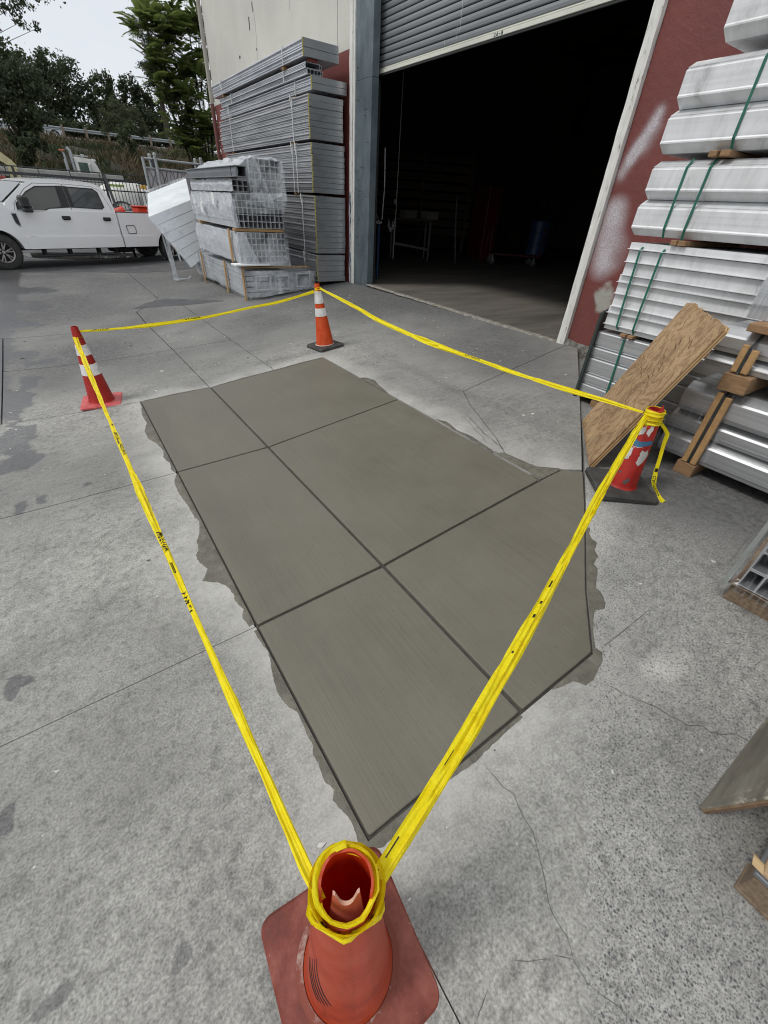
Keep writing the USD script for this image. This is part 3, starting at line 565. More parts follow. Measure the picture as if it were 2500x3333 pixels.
obj(bl, 'wall_footing', extrude_x(sg.Polygon(foot).buffer(0), WX_ - .03, WX_ + .01), pbr('crumbled_footing', (.30, .29, .26), (.08, .07, .06), rough=.95, scale=16, bump=.02, bscale=40))
# header, roller door
obj(bl, 'door_header', box(WX_ + .02, WX_ + .26, 3.43, 8.13, 6.05, TOP), STUCCO)
SLAT = pbr('grey_door_slat', (.235, .25, .255), (.18, .192, .20), rough=.45, metal=.25, scale=1.1, detail=9, stretch=(1, .5, 2.2), r2=.58)
rd = bl + '/' + numbered(bl, 'roller_door'); UsdGeom.Xform.Define(stage, rd)
pitch = .0765
def slat_profile(z):   # (x, z) outline of one interlocking slat
    return [(5.285, z + .004), (5.272, z + .012), (5.268, z + pitch * .5), (5.272, z + pitch - .014), (5.285, z + pitch - .006), (5.292, z + pitch - .006), (5.292, z + .004)]
for k in range(34):
    z = 3.462 + k * pitch
    obj(rd, 'slat', extrude_y(slat_profile(z), 3.42, 8.315), SLAT)
BAR = pbr('cream_bottom_bar', (.66, .66, .57), (.52, .52, .46), rough=.5, scale=3, stretch=(1, .4, 1))
obj(rd, 'bottom_bar', cat_([box(5.262, 5.30, 3.42, 8.315, 3.398, 3.440, .004), box(5.268, 5.296, 3.42, 8.315, 3.444, 3.460, .003)]), BAR)
obj(rd, 'rubber_seal', box(5.270, 5.29, 3.43, 8.31, 3.372, 3.398, .004), pbr('rubber_seal_dark', (.02, .025, .02), rough=.7))
tm = meshkit.text_mesh('16-8', .030, .002, bold=True)
tv = np.array(tm.vertices); tv = np.column_stack([np.full(len(tv), 5.2615) - tv[:, 2], 5.64 - tv[:, 0] * 1.5, 3.406 + tv[:, 1]])
obj(rd, 'marking', (tv, np.array(tm.faces)), pbr('black_marker', (.015, .015, .018), rough=.6))
sv = [box(5.2655, 5.268, 6.30, 6.304, 3.56, 3.86), box(5.2655, 5.268, 6.35, 6.353, 3.50, 3.62), box(5.2655, 5.268, 6.60, 6.603, 3.48, 3.53)]
obj(rd, 'scratch', cat_(sv), pbr('white_scratch', (.7, .7, .7), rough=.6), kind='stuff')
GUIDE = pbr('dark_door_guide', (.018, .019, .02), (.03, .03, .03), rough=.55)
obj(bl, 'door_guide', cat_([box(5.21, 5.255, 8.06, 8.46, .36, 6.0), box(5.30, 5.36, 8.32, 8.46, .36, 6.0)]) if False else box(5.30, 5.36, 8.315, 8.46, .36, 6.0), GUIDE)
obj(bl, 'door_guide', box(5.21, 5.258, 8.33, 8.47, .36, 6.0), GUIDE)
obj(bl, 'door_guide', box(5.33, 5.38, 3.33, 3.44, .36, 6.0), GUIDE)
# the dark inside
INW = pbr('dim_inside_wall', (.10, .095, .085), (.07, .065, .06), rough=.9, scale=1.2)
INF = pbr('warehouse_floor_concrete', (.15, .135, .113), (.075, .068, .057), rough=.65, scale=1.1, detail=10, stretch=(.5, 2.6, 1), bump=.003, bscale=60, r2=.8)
fl = tri_poly(sg.Polygon([(5.098, -3), (22, -3), (22, 16.8), (5.4, 16.8), (5.4, 8.9), (5.098, 8.66)]).buffer(-.002), .8, lambda x, y: .352 + x * 0, [(.004, .006), (.008, .15)])
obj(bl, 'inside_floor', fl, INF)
obj(bl, 'floor_joint', box(5.75, 9.0, 4.06, 4.072, .350, .3535), SUB)
obj(bl, 'threshold_lip', tri_poly(sg.Polygon(rough_line([(5.05, 3.42), (5.14, 3.42), (5.14, 8.13), (5.06, 8.13)], .03, .03, 44)).buffer(0), .1, lambda x, y: .356 + (meshkit.fbm(np.column_stack([x * 20, y * 20, x * 0]), 3, 4) - .4) * .012, [(.005, .02)]), pbr('crumbled_threshold', (.36, .345, .30), (.17, .15, .12), rough=.9, scale=14, bump=.012, bscale=50))
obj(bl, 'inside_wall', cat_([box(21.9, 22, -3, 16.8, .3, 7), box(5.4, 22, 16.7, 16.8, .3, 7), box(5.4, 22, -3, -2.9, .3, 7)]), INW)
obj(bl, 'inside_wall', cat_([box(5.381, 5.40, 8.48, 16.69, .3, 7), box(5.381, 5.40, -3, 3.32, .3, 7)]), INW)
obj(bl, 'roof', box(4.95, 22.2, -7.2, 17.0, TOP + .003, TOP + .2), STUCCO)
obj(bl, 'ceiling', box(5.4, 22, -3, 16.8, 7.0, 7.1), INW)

# ---- things inside
GALVD = pbr('tarnished_steel', (.16, .16, .16), (.10, .10, .10), rough=.5, metal=.7, scale=10)
GALV = pbr('galvanised_steel', (.42, .43, .44), (.30, .31, .32), rough=.42, metal=.8, scale=10)
DKW = pbr('old_dark_wood', (.10, .075, .05), (.055, .042, .03), rough=.85, scale=6, stretch=(1, 8, 8))
BLUE = pbr('blue_enamel', (.02, .055, .15), (.014, .035, .09), rough=.45, scale=6)
ch = thing('hoist_chain', 'long galvanised hoist chain loop hanging inside the roller door', 'chain')
def link(c, t, turn, L=.032, w=.011, r=.0034):
    a = np.linspace(0, 2 * math.pi, 13)[:-1]
    t = U(t); s = U(np.cross(t, [.3, 1, .2])); u = np.cross(t, s); s2 = s * math.cos(turn) + u * math.sin(turn)
    p = np.array(c) + np.outer(np.cos(a) * L / 2, t) + np.outer(np.sin(a) * w, s2)
    return tube(np.vstack([p, p[:1]]), r, 4, cap=False)
pth = [(6.0, 8.87, 5.8), (6.0, 8.87, 3.4), (6.0, 8.83, 1.42), (6.0, 8.80, 1.30), (6.0, 8.74, 1.245), (6.0, 8.67, 1.30), (6.0, 8.63, 1.42), (6.0, 8.685, 3.37), (6.0, 8.70, 5.8)]
cp = resample(pth, .046, closed=False)
for i in range(len(cp) - 1):
    if cp[i][2] < 4.4: obj(ch, 'link', link((cp[i] + cp[i + 1]) / 2, cp[i + 1] - cp[i], (i % 2) * math.pi / 2, L=.075, w=.022, r=.008), GALV)
obj(ch, 'upper_chain', cat_([tube(np.array([(6.0, 8.87, 4.35), (6.0, 8.87, 6.9)]), .009, 6), tube(np.array([(6.0, 8.697, 4.35), (6.0, 8.72, 6.9)]), .009, 6)]), GALV)
obj('/World', 'hanging_rope', tube([(6.02, 8.60, 6.9), (6.02, 8.62, 3.0), (6.02, 8.61, 1.5), (6.02, 8.62, .75)], .006, 6), pbr('grey_rope', (.2, .2, .19), rough=.9), label='thin pale rope hanging straight down beside the hoist chain', cat='rope')
obj('/World', 'pull_stick', tube([(6.1, 9.24, 1.42), (6.1, 9.19, 2.0), (6.08, 9.2, 2.6)], .012, 6), GALV, label='bent grey stick leaning in the corner behind the door post', cat='stick')
bs = thing('blue_stand', 'narrow blue steel stand just inside the left door post', 'stand')
for x, y in ((5.70, 8.74), (5.66, 8.95)): obj(bs, 'leg', box(x - .015, x + .015, y - .015, y + .015, .355, 1.36), BLUE)
for z in (.55, 1.10): obj(bs, 'crossbar', box(5.665, 5.695, 8.75, 8.94, z, z + .03), BLUE)
obj(bs, 'top_bracket', cat_([box(5.6, 5.76, 8.72, 8.97, 1.36, 1.40), bar((5.68, 8.72, 1.40), (5.72, 8.95, 1.56), .03, .03)]), GALV)
def table(o, w, d, h, label, top=DKW):
    t = thing('work_table', label, 'table', o, rotz=-.5)
    obj(t, 'tabletop', box(-w / 2, w / 2, -d / 2, d / 2, h - .04, h, .004), top)
    for sx in (-1, 1):
        for sy in (-1, 1): obj(t, 'leg', box(sx * (w / 2 - .06) - .025, sx * (w / 2 - .06) + .025, sy * (d / 2 - .06) - .025, sy * (d / 2 - .06) + .025, 0, h - .042), GALVD)
    obj(t, 'stretcher', bar((-w / 2 + .09, -d / 2 + .06, .42), (w / 2 - .09, -d / 2 + .06, .30), .04, .06), GALVD)
    return t
table((9.25, 12.4, .352), 1.2, .9, 1.05, 'grey legged work table standing deep inside the door')
for k, (x, y) in enumerate(((9.35, 12.7), (9.75, 12.15))):
    obj('/World', 'carton', box(x - .22, x + .22, y - .16, y + .16, 1.403, 1.60, .006), pbr('pale_carton', (.22, .21, .19), (.18, .17, .15), rough=.8), label=('wider' if k else 'smaller') + ' pale carton lying on the work table inside', cat='box')
rk = thing('stock_rack', 'dark rack of stacked boards against the inside wall', 'rack', (11.6, 15.2, .352), rotz=-.45)
for k in range(9): obj(rk, 'board', box(-1.9, 1.9, -.5, .5, .55 + k * .26, .55 + k * .26 + .2, .01), DKW)
for sx in (-1.7, 0, 1.7): obj(rk, 'upright', box(sx - .05, sx + .05, -.58, -.51, 0, 3.0), DKW)
REDP = pbr('red_enamel', (.10, .010, .008), (.06, .008, .006), rough=.5, scale=5)
obj('/World', 'red_locker', box(12.0, 12.6, 12.0, 12.7, .353, 2.35, .02), REDP, label='tall red locker dim behind the work table', cat='locker')
ct = thing('platform_cart', 'red platform cart on casters standing in the dark', 'cart', (12.1, 10.7, .352), rotz=-.65)
obj(ct, 'deck', box(-.8, .8, -.4, .4, .26, .31, .01), REDP)
for s in (-1, 1): obj(ct, 'handle', tube([(s * .78, -.36, .31), (s * .78, -.36, 1.0), (s * .78, .36, 1.0), (s * .78, .36, .31)], .018, 8), REDP, smooth=40)
for sx in (-.65, .65):
    for sy in (-.3, .3):
        c = obj(ct, 'caster', xf(lathe([(.02, -.02), (.08, -.025), (.095, -.012), (.095, .012), (.08, .025), (.02, .02)], 20, closed=True), frame((sx, sy, .096), (1, 0, 0), (0, 0, 1), (0, 1, 0))), pbr('caster_rubber', (.09, .09, .09), rough=.7), smooth=40)
        obj(ct, 'fork', cat_([box(sx - .02, sx + .02, sy - .04, sy - .032, .09, .258), box(sx - .02, sx + .02, sy + .032, sy + .04, .09, .258)]), GALV)
obj('/World', 'blue_drum', lathe([(0, 0), (.285, 0), (.29, .02), (.282, .28), (.292, .30), (.282, .32), (.282, .58), (.292, .60), (.282, .62), (.285, .86), (.29, .88), (.27, .88), (.27, .87), (0, .87)], 40, (12.75, 10.35, .353 + .31)), BLUE, smooth=40, label='blue drum standing on the red platform cart', cat='drum')
obj('/World', 'red_pry_bar', tube([(9.9, 10.9, .38), (10.0, 11.2, 1.3), (10.05, 11.35, 2.0)], .022, 8), GALV, smooth=40, label='long pale bar leaning up in front of the red locker', cat='bar')
# ================================================================== TALL STACK OF ALUMINIUM PLANKS AGAINST THE WALL
ALU = pbr('dull_aluminium', (.72, .73, .75), (.50, .51, .53), rough=.33, metal=.85, scale=3, detail=8, stretch=(4, .25, 4), r2=.52)
ALU2 = pbr('weathered_aluminium', (.60, .605, .615), (.36, .365, .375), rough=.42, metal=.7, scale=3, detail=8, stretch=(4, .25, 4), r2=.6)
CAPM = pbr('plank_end_plate', (.50, .51, .52), (.36, .37, .38), rough=.24, metal=.9, scale=5, detail=8, stretch=(.6, 1, 3), r2=.42)
YEL = pbr('yellow_lip', (.42, .36, .06), (.30, .26, .08), rough=.6, scale=30)
WOOD = pbr('dunnage_wood', (.34, .20, .10), (.22, .13, .065), rough=.85, scale=5, detail=9, stretch=(3, 3, 18), bump=.004, bscale=30)
PINE = pbr('new_pine', (.44, .27, .12), (.33, .19, .08), rough=.8, scale=4, detail=9, stretch=(14, 3, 3), bump=.003, bscale=26)
STRAPW = pbr('white_strap', (.72, .72, .70), (.60, .60, .58), rough=.6)
def plank_outline(x0, x1, z0, z1):
    h = z1 - z0; g = .0015
    return [(x0, z0 + g), (x1, z0 + g), (x1, z1 - g), (x0 + .006, z1 - g), (x0, z1 - g - .006), (x0, z0 + h * .78), (x0 + .035, z0 + h * .74), (x0 + .035, z0 + h * .50), (x0 + .010, z0 + h * .46), (x0 + .010, z0 + h * .36), (x0 + .030, z0 + h * .32), (x0 + .030, z0 + h * .14), (x0, z0 + h * .10)]
def bundle(label, zz, n, x0, x1, y0, y1, mat_, straps, blocks=(), tail=None, seed=0):
    r_ = np.random.default_rng(100 + seed)
    b = thing('plank_bundle', label, 'bundle', (x0, y0, zz[0]))
    L = (x0, y0, zz[0]); h = (zz[1] - zz[0]) / n
    for k in range(n):
        dx, dy = r_.uniform(-.006, .006), r_.uniform(-.006, .006)
        z0_, z1_ = zz[0] + k * h, zz[0] + (k + 1) * h
        p = obj(b, 'plank', extrude_y(plank_outline(x0 + dx, x1 + dx, z0_, z1_), y0 + .004 + dy, y1 + r_.uniform(-.05, .05)), mat_, loc=L)
        obj(p, 'end_plate', box(x0 + dx + .012, x1 + dx - .002, y0 + dy - .003, y0 + dy + .0035, z0_ + .003, z1_ - .003, .0015), CAPM, loc=L)
        obj(p, 'lip', box(x0 + dx - .004, x0 + dx + .011, y0 + dy - .004, y0 + dy + .012, z0_ + .004, z1_ - .004), YEL, loc=L)
    for y in straps:
        w = tube([(x0 - .012, y, zz[0] - .015), (x0 - .016, y, (zz[0] + zz[1]) / 2), (x0 - .012, y, zz[1] + .004), (x0 + .02, y, zz[1] + .010), (x1, y, zz[1] + .010)], .008, 6)
        obj(b, 'strap', w, STRAPW, smooth=40, loc=L)
        if r_.random() < .8:
            q = np.array([x0 - .02, y, zz[1] - .02])
            obj(b, 'strap_tail', tube([q, q + [-.03, -.02, .05], q + [-.05, -.06, -.02], q + [-.04, -.09, -.14]], .006, 6), STRAPW, smooth=40, loc=L)
    for y in blocks:
        obj('/World', 'timber_block', box(x0 + .02, x1 - .03, y - .05, y + .05, zz[0] - .045, zz[0] - .003, .004), WOOD, label=f'wooden spacer under the {tail} bundle, ' + ('nearer' if y < 11 else 'farther') + ' end', cat='timber')
    return b
bundle('topmost pair of aluminium planks, highest on the tall stack', (3.548, 3.760), 2, 4.245, 4.90, 8.95, 14.1, ALU, (9.75, 13.3), (9.85, 13.4), 'topmost', 1)
bundle('third bundle from the top, two wide planks shifted toward the door', (3.180, 3.352), 2, 4.385, 5.062, 8.95, 14.15, ALU, (9.6, 13.4), (9.7, 13.5), 'third', 2)
bundle('fourth bundle down of the tall stack, seven dull planks', (2.548, 3.128), 7, 4.312, 4.982, 8.95, 14.15, ALU2, (9.62, 13.2), (9.75, 13.4), 'fourth', 3)
bundle('fifth bundle down of the tall stack, with knotted white straps', (1.790, 2.508), 9, 4.330, 5.005, 8.95, 14.05, ALU2, (9.58, 9.75), (9.8, 13.4), 'fifth', 4)
bundle('sixth bundle down, ten planks behind the plastic wrapped tubes', (.812, 1.745), 10, 4.365, 5.022, 8.95, 14.05, ALU2, (9.5,), (9.6, 13.4), 'sixth', 5)
bundle('bottom bundle of the tall stack beside the door post', (.305, .782), 5, 4.360, 5.008, 8.95, 14.0, ALU2, (9.5,), (), '', 6)
for y in (9.4, 11.5, 13.6): obj('/World', 'timber_block', box(4.40, 4.98, y - .05, y + .05, .18, .303, .004), WOOD, label='ground bearer under the tall plank stack, ' + {9.4: 'nearest the door', 11.5: 'middle', 13.6: 'farthest'}[y], cat='timber')
# hollow multi-cell extrusions, second from the top
hb = thing('hollow_bundle', 'second from the top, hollow aluminium profiles with black open ends', 'bundle', (4.3, 9.0, 3.36))
def hollow(x0, z0, w, h, cells, tip):
    o = [(x0, z0), (x0 + w, z0)] + ([(x0 + w + .035, z0 + h * .25), (x0 + w + .035, z0 + h * .75)] if tip else []) + [(x0 + w, z0 + h), (x0, z0 + h)]
    t = .0055; cw = (w - t) / cells
    holes = [[(x0 + t + i * cw, z0 + t), (x0 + (i + 1) * cw, z0 + t), (x0 + (i + 1) * cw, z0 + h - t), (x0 + t + i * cw, z0 + h - t)] for i in range(cells)]
    if tip: holes.append([(x0 + w + .002, z0 + .012), (x0 + w + .029, z0 + h * .28), (x0 + w + .029, z0 + h * .72), (x0 + w + .002, z0 + h - .012)])
    return sg.Polygon(o, holes)
for (x0, z0, w, h, c, tp) in ((4.335, 3.364, .25, .062, 4, True), (4.305, 3.430, .26, .072, 1, True)):
    p = obj(hb, 'profile', extrude_y(hollow(x0, z0, w, h, c, tp), 9.0, 13.8), ALU, loc=(4.3, 9.0, 3.36))
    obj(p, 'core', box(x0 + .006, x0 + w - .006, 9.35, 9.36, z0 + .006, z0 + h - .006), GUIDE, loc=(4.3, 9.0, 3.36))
    for k in range(3): obj(p, 'groove', box(x0 - .0015, x0 + .001, 9.001, 13.79, z0 + h * (.25 + .22 * k), z0 + h * (.25 + .22 * k) + .006), GUIDE, loc=(4.3, 9.0, 3.36))
for y in (9.9, 12.9): obj(hb, 'strap', tube([(4.292, y, 3.355), (4.288, y, 3.51), (4.35, y, 3.515), (4.6, y, 3.515)], .008, 6), STRAPW, smooth=40, loc=(4.3, 9.0, 3.36))
obj('/World', 'red_block', box(4.36, 4.52, 8.99, 9.06, 3.506, 3.544, .003), pbr('red_block_paint', (.22, .04, .03), rough=.7), label='small red block under the topmost pair of planks', cat='block')

# ================================================================== PLASTIC-WRAPPED TUBES IN FRONT OF THE STACK
FILM = mat('plastic_film', {
    'tc': ('texture_coordinate', {}), 'n': ('noise_texture', {'scale': 2.6, 'detail': 4.0, 'roughness': .5, 'distortion': .7}), 'nb': ('noise_texture', {'scale': 9.0, 'detail': 4.0, 'distortion': 1.5}), 'n2': ('noise_texture', {'scale': 2.2, 'detail': 3.0}),
    'mr': ('map_range', {'from_min': .40, 'from_max': .66, 'to_min': .06, 'to_max': .34}), 'b': ('bump', {'strength': .8, 'distance': .035}),
    't': ('transparent_bsdf', {'color': (.93, .95, .96)}), 'p': ('principled_bsdf', {'base_color': (.86, .87, .88), 'roughness': .12, 'specular_ior_level': .7}), 'm': ('mix_closure', {})},
    [('tc.object', 'n.vector'), ('tc.object', 'nb.vector'), ('tc.object', 'n2.vector'), ('n.fac', 'mr.value'), ('mr.result', 'm.fac'), ('nb.fac', 'b.height'), ('b.normal', 'p.normal'), ('t.BSDF', 'm.closure1'), ('p.BSDF', 'm.closure2')], surface='m.closure')
FILM2 = mat('milky_film', {
    'tc': ('texture_coordinate', {}), 'n': ('noise_texture', {'scale': 2.6, 'detail': 4.0, 'roughness': .5, 'distortion': .7}), 'nb': ('noise_texture', {'scale': 9.0, 'detail': 4.0, 'distortion': 1.5}),
    'mr': ('map_range', {'from_min': .38, 'from_max': .66, 'to_min': .46, 'to_max': .66}), 'b': ('bump', {'strength': .7, 'distance': .03}),
    't': ('transparent_bsdf', {'color': (.95, .96, .97)}), 'p': ('principled_bsdf', {'base_color': (.72, .74, .77), 'roughness': .18, 'specular_ior_level': .6}), 'm': ('mix_closure', {})},
    [('tc.object', 'n.vector'), ('tc.object', 'nb.vector'), ('n.fac', 'mr.value'), ('mr.result', 'm.fac'), ('nb.fac', 'b.height'), ('b.normal', 'p.normal'), ('t.BSDF', 'm.closure1'), ('p.BSDF', 'm.closure2')], surface='m.closure')
TUBEM = pbr('grey_tube', (.62, .63, .64), (.50, .51, .53), rough=.45, metal=.5, scale=5)
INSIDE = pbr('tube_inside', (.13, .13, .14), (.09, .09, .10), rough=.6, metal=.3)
def sheet(nu, nv, fn, amp, seed, f=5.0, hem=0.0):
    """Crumpled film: fn(u, v) gives points; displaced along the normal by ridged noise."""
    u, v = np.meshgrid(np.linspace(0, 1, nu), np.linspace(0, 1, nv), indexing='ij')
    p = fn(u.ravel(), v.ravel()); P = p.reshape(nu, nv, 3)
    du = np.gradient(P, axis=0); dv = np.gradient(P, axis=1); n = np.cross(du, dv); n /= np.linalg.norm(n, axis=2)[..., None] + 1e-9
    q = P * f + seed
    r = 1 - np.abs(2 * meshkit.fbm(q, 4, seed) - 1) * 2.2
    r2 = 1 - np.abs(2 * meshkit.fbm(q * [2.3, 2.3, .8] + 11, 3, seed + 3) - 1) * 2.2
    P = P + n * (amp * 1.25 * (r * .7 + r2 * .5))[..., None]
    ii = np.arange(nu * nv).reshape(nu, nv)
    fq = np.stack([ii[:-1, :-1].ravel(), ii[1:, :-1].ravel(), ii[1:, 1:].ravel(), ii[:-1, 1:].ravel()], 1)
    return P.reshape(-1, 3), fq
def quad(a, b, c, d):
    a, b, c, d = map(np.array, (a, b, c, d))
    return lambda u, v: (a * ((1 - u) * (1 - v))[:, None] + b * (u * (1 - v))[:, None] + c * (u * v)[:, None] + d * ((1 - u) * v)[:, None]).astype(float)
def polyquad(path, y0, y1):
    """Sheet along an (x, z) path, from y0 to y1."""
    l = np.array(path, float); s = np.concatenate([[0], np.cumsum(np.linalg.norm(np.diff(l, axis=0), axis=1))]); s /= s[-1]
    return lambda u, v: np.column_stack([np.interp(u, s, l[:, 0]), y0 + (y1 - y0) * v, np.interp(u, s, l[:, 1])])
def tubes(parent, x0, x1, z0, z1, nc, nr, y0, y1, L, seed, t=.0065):
    r_ = np.random.default_rng(seed); cw, chh = (x1 - x0) / nc, (z1 - z0) / nr
    for i in range(nc):
        for k in range(nr):
            a, b = x0 + i * cw + .0008, z0 + k * chh + .0008; dy = r_.uniform(-.012, .012)
            o = sg.Polygon([(a, b), (a + cw - .0016, b), (a + cw - .0016, b + chh - .0016), (a, b + chh - .0016)], [[(a + t, b + t), (a + cw - t, b + t), (a + cw - t, b + chh - t), (a + t, b + chh - t)]])
            obj(parent, 'tube', extrude_y(o, y0 + dy, y1), TUBEM, loc=L)
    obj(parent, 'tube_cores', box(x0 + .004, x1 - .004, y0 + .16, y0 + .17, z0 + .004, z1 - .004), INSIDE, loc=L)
# bottom bundle
L = (2.85, 9.0, .03)
b1 = thing('wrapped_bundle', 'lowest plastic wrapped bundle on the ground, with three pine battens', 'bundle', L)
for k in range(5):
    z = .055 + k * .094
    obj(b1, 'beam', box(2.86, 3.66, 9.02 + (k % 2) * .02, 12.85, z + .002 - .0, z + .085, .004), ALU2, loc=L)
for (a, b_) in ((3.02, .33), (3.40, .33), (3.86, .36)):
    o = sg.Polygon([(a, b_ - .13), (a + .30, b_ - .13), (a + .30, b_ + .12), (a, b_ + .12)], [[(a + .02, b_ - .11), (a + .28, b_ - .11), (a + .28, b_ + .10), (a + .02, b_ + .10)]])
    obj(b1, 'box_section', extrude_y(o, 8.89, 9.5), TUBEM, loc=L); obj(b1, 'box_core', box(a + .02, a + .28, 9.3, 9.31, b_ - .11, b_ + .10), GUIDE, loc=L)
obj(b1, 'beam', box(3.67, 4.28, 9.06, 12.6, .16, .50, .01), ALU2, loc=L)
obj(b1, 'film', sheet(70, 60, polyquad([(3.7, .552), (2.845, .552), (2.835, .30), (2.85, .02)], 8.98, 12.9), .012, 3, 5), FILM, smooth=True, loc=L)
obj(b1, 'film', sheet(46, 34, quad((2.84, 8.91, .05), (3.5, 8.86, .14), (3.52, 8.88, .54), (2.84, 8.93, .54)), .06, 5, 5), FILM, smooth=True, loc=L)
obj(b1, 'film', sheet(46, 34, quad((3.44, 8.90, .13), (4.30, 8.98, .20), (4.30, 9.0, .50), (3.46, 8.92, .54)), .06, 6, 6), FILM, smooth=True, loc=L)
for y in (9.0, 10.15, 12.0): obj(b1, 'batten', box(2.805, 2.828, y - .035, y + .035, .012 - .0326 * (y - 9), .575, .003), PINE, loc=L)
obj(b1, 'batten', box(2.83, 4.2, 9.0, 9.07, .566, .588, .003), PINE, loc=L)
obj('/World', 'white_board', xf(box(-.34, .34, -.13, .13, -.014, .014, .004), frame((3.00, 9.02, .628), (math.cos(.05), math.sin(.05), .0), (-math.sin(.05), math.cos(.05), 0), (0, 0, 1))), pbr('white_foam_board', (.82, .82, .80), (.75, .75, .74), rough=.7), label='short white foam board sandwiched on the lowest wrapped bundle', cat='board')
# second bundle: eleven by five tubes
L = (2.80, 9.0, .62)
b2_ = thing('wrapped_bundle', 'second wrapped bundle up, rows of square tubes under clear film', 'bundle', L)
tubes(b2_, 2.82, 3.735, .655, 1.135, 11, 5, 9.02, 11.9, L, 5)
obj(b2_, 'film', sheet(60, 50, polyquad([(3.75, 1.145), (2.80, 1.145), (2.775, .9), (2.80, .64)], 9.0, 11.95), .016, 8, 5), FILM2, smooth=True, loc=L)
obj(b2_, 'film', sheet(60, 44, quad((2.78, 8.985, .63), (3.80, 9.0, .59), (3.76, 8.99, 1.14), (2.80, 8.99, 1.14)), .014, 9, 4), FILM, smooth=True, loc=L)
obj(b2_, 'film', sheet(30, 34, quad((2.77, 8.97, .64), (3.16, 8.965, .62), (2.92, 8.97, 1.14), (2.785, 8.97, 1.14)), .03, 10, 6), FILM2, smooth=True, loc=L)
obj(b2_, 'batten', box(2.752, 2.772, 9.3, 9.38, .63, 1.17, .003), PINE, loc=L)
obj('/World', 'pine_plank', box(2.78, 3.72, 9.03, 9.16, 1.148, 1.192, .004), PINE, label='flat pine spacer between the second and third wrapped bundles, near end', cat='timber')
obj('/World', 'pine_plank', box(2.78, 3.72, 11.4, 11.5, 1.148, 1.192, .004), PINE, label='flat pine spacer between the second and third wrapped bundles, far end', cat='timber')
# third bundle
L = (2.78, 9.0, 1.2)
b3_ = thing('wrapped_bundle', 'third wrapped bundle up, paper tags on its crumpled side', 'bundle', L)
tubes(b3_, 2.80, 3.725, 1.20, 1.70, 11, 5, 9.02, 11.8, L, 6)
obj(b3_, 'film', sheet(60, 50, polyquad([(3.1, 1.715), (2.78, 1.712), (2.74, 1.5), (2.765, 1.30)], 8.98, 11.85), .020, 11, 5), FILM2, smooth=True, loc=L)
obj(b3_, 'film', sheet(60, 40, quad((2.86, 8.985, 1.42), (3.74, 8.99, 1.44), (3.76, 8.99, 1.72), (2.76, 8.975, 1.72)), .022, 12, 5), FILM, smooth=True, loc=L)
obj(b3_, 'film', sheet(24, 40, quad((2.755, 8.96, 1.20), (2.84, 8.96, 1.2), (2.82, 8.965, 1.60), (2.75, 8.97, 1.72)), .03, 13, 7), FILM2, smooth=True, loc=L)
for y, z, a in ((9.85, 1.60, .1), (10.75, 1.45, -.2)):
    obj(b3_, 'paper_tag', xf(sheet(6, 6, quad((-.07, -.09, 0), (.07, -.09, 0), (.07, .09, 0), (-.07, .09, 0)), .006, 3, 9), frame((2.705, y, z), (0, math.cos(a), math.sin(a)), (0, -math.sin(a), math.cos(a)), (-1, 0, 0))), pbr('paper_tag_white', (.8, .8, .78), rough=.8), loc=L)
# top, right: block of tubes under a loose sheet
L = (3.1, 9.0, 1.72)
b4_ = thing('wrapped_bundle', 'upper wrapped bundle by the planks, loose film sagging over its tubes', 'bundle', L)
tubes(b4_, 3.16, 3.74, 1.722, 2.20, 6, 5, 9.02, 11.8, L, 7)
obj(b4_, 'film', sheet(50, 44, quad((3.12, 8.98, 1.66), (3.80, 8.98, 1.62), (3.77, 9.0, 2.235), (3.12, 9.0, 2.225)), .03, 14, 4), FILM, smooth=True, loc=L)
obj(b4_, 'film', sheet(44, 60, polyquad([(3.80, 1.9), (3.79, 2.22), (3.60, 2.25), (3.2, 2.24), (2.95, 2.12), (2.85, 2.05)], 8.98, 11.9), .045, 15, 4), FILM2, smooth=True, loc=L)
obj(b4_, 'film', sheet(30, 50, quad((3.22, 8.90, 1.60), (3.50, 8.88, 1.60), (3.24, 8.95, 2.22), (2.98, 8.95, 2.10)), .045, 16, 5), FILM, smooth=True, loc=L)
obj(b4_, 'film', sheet(30, 40, quad((2.95, 8.91, 1.55), (3.74, 8.93, 1.50), (3.78, 8.96, 1.75), (3.2, 8.95, 1.70)), .05, 17, 5), FILM, smooth=True, loc=L)
# small wrapped pack beside it and the channel on top
L = (2.8, 9.0, 1.73)
b5_ = thing('wrapped_bundle', 'low silvery wrapped pack under the grey steel channel', 'bundle', L)
tubes(b5_, 2.84, 3.12, 1.726, 1.885, 3, 2, 9.02, 11.7, L, 8)
obj(b5_, 'film', sheet(40, 70, polyquad([(3.13, 1.90), (2.83, 1.905), (2.79, 1.82), (2.80, 1.72)], 8.99, 11.8), .026, 18, 6), FILM2, smooth=True, loc=L)
CHN = pbr('grey_primed_steel', (.20, .21, .225), (.155, .163, .175), rough=.5, metal=.2, scale=4, stretch=(1, .3, 1))
chp = sg.Polygon([(2.84, 1.925), (3.0, 1.925), (3.0, 1.94), (2.90, 1.945), (2.885, 2.03), (3.02, 2.045), (3.02, 2.062), (2.80, 2.062), (2.80, 2.045), (2.86, 2.035), (2.862, 1.945), (2.84, 1.94)])
sc_ = thing('steel_channel', 'grey steel channel lying along the top of the wrapped tubes', 'beam', (2.8, 8.62, 1.92))
obj(sc_, 'web', extrude_y([(2.81, 1.93), (2.83, 1.93), (2.845, 1.99), (2.83, 2.05), (2.81, 2.05), (2.805, 1.99)], 8.63, 11.9), CHN, loc=(2.8, 8.62, 1.92))
for z in (1.915, 2.052): obj(sc_, 'flange', box(2.785, 2.985, 8.62, 11.92, z, z + .014, .003), CHN, loc=(2.8, 8.62, 1.92))
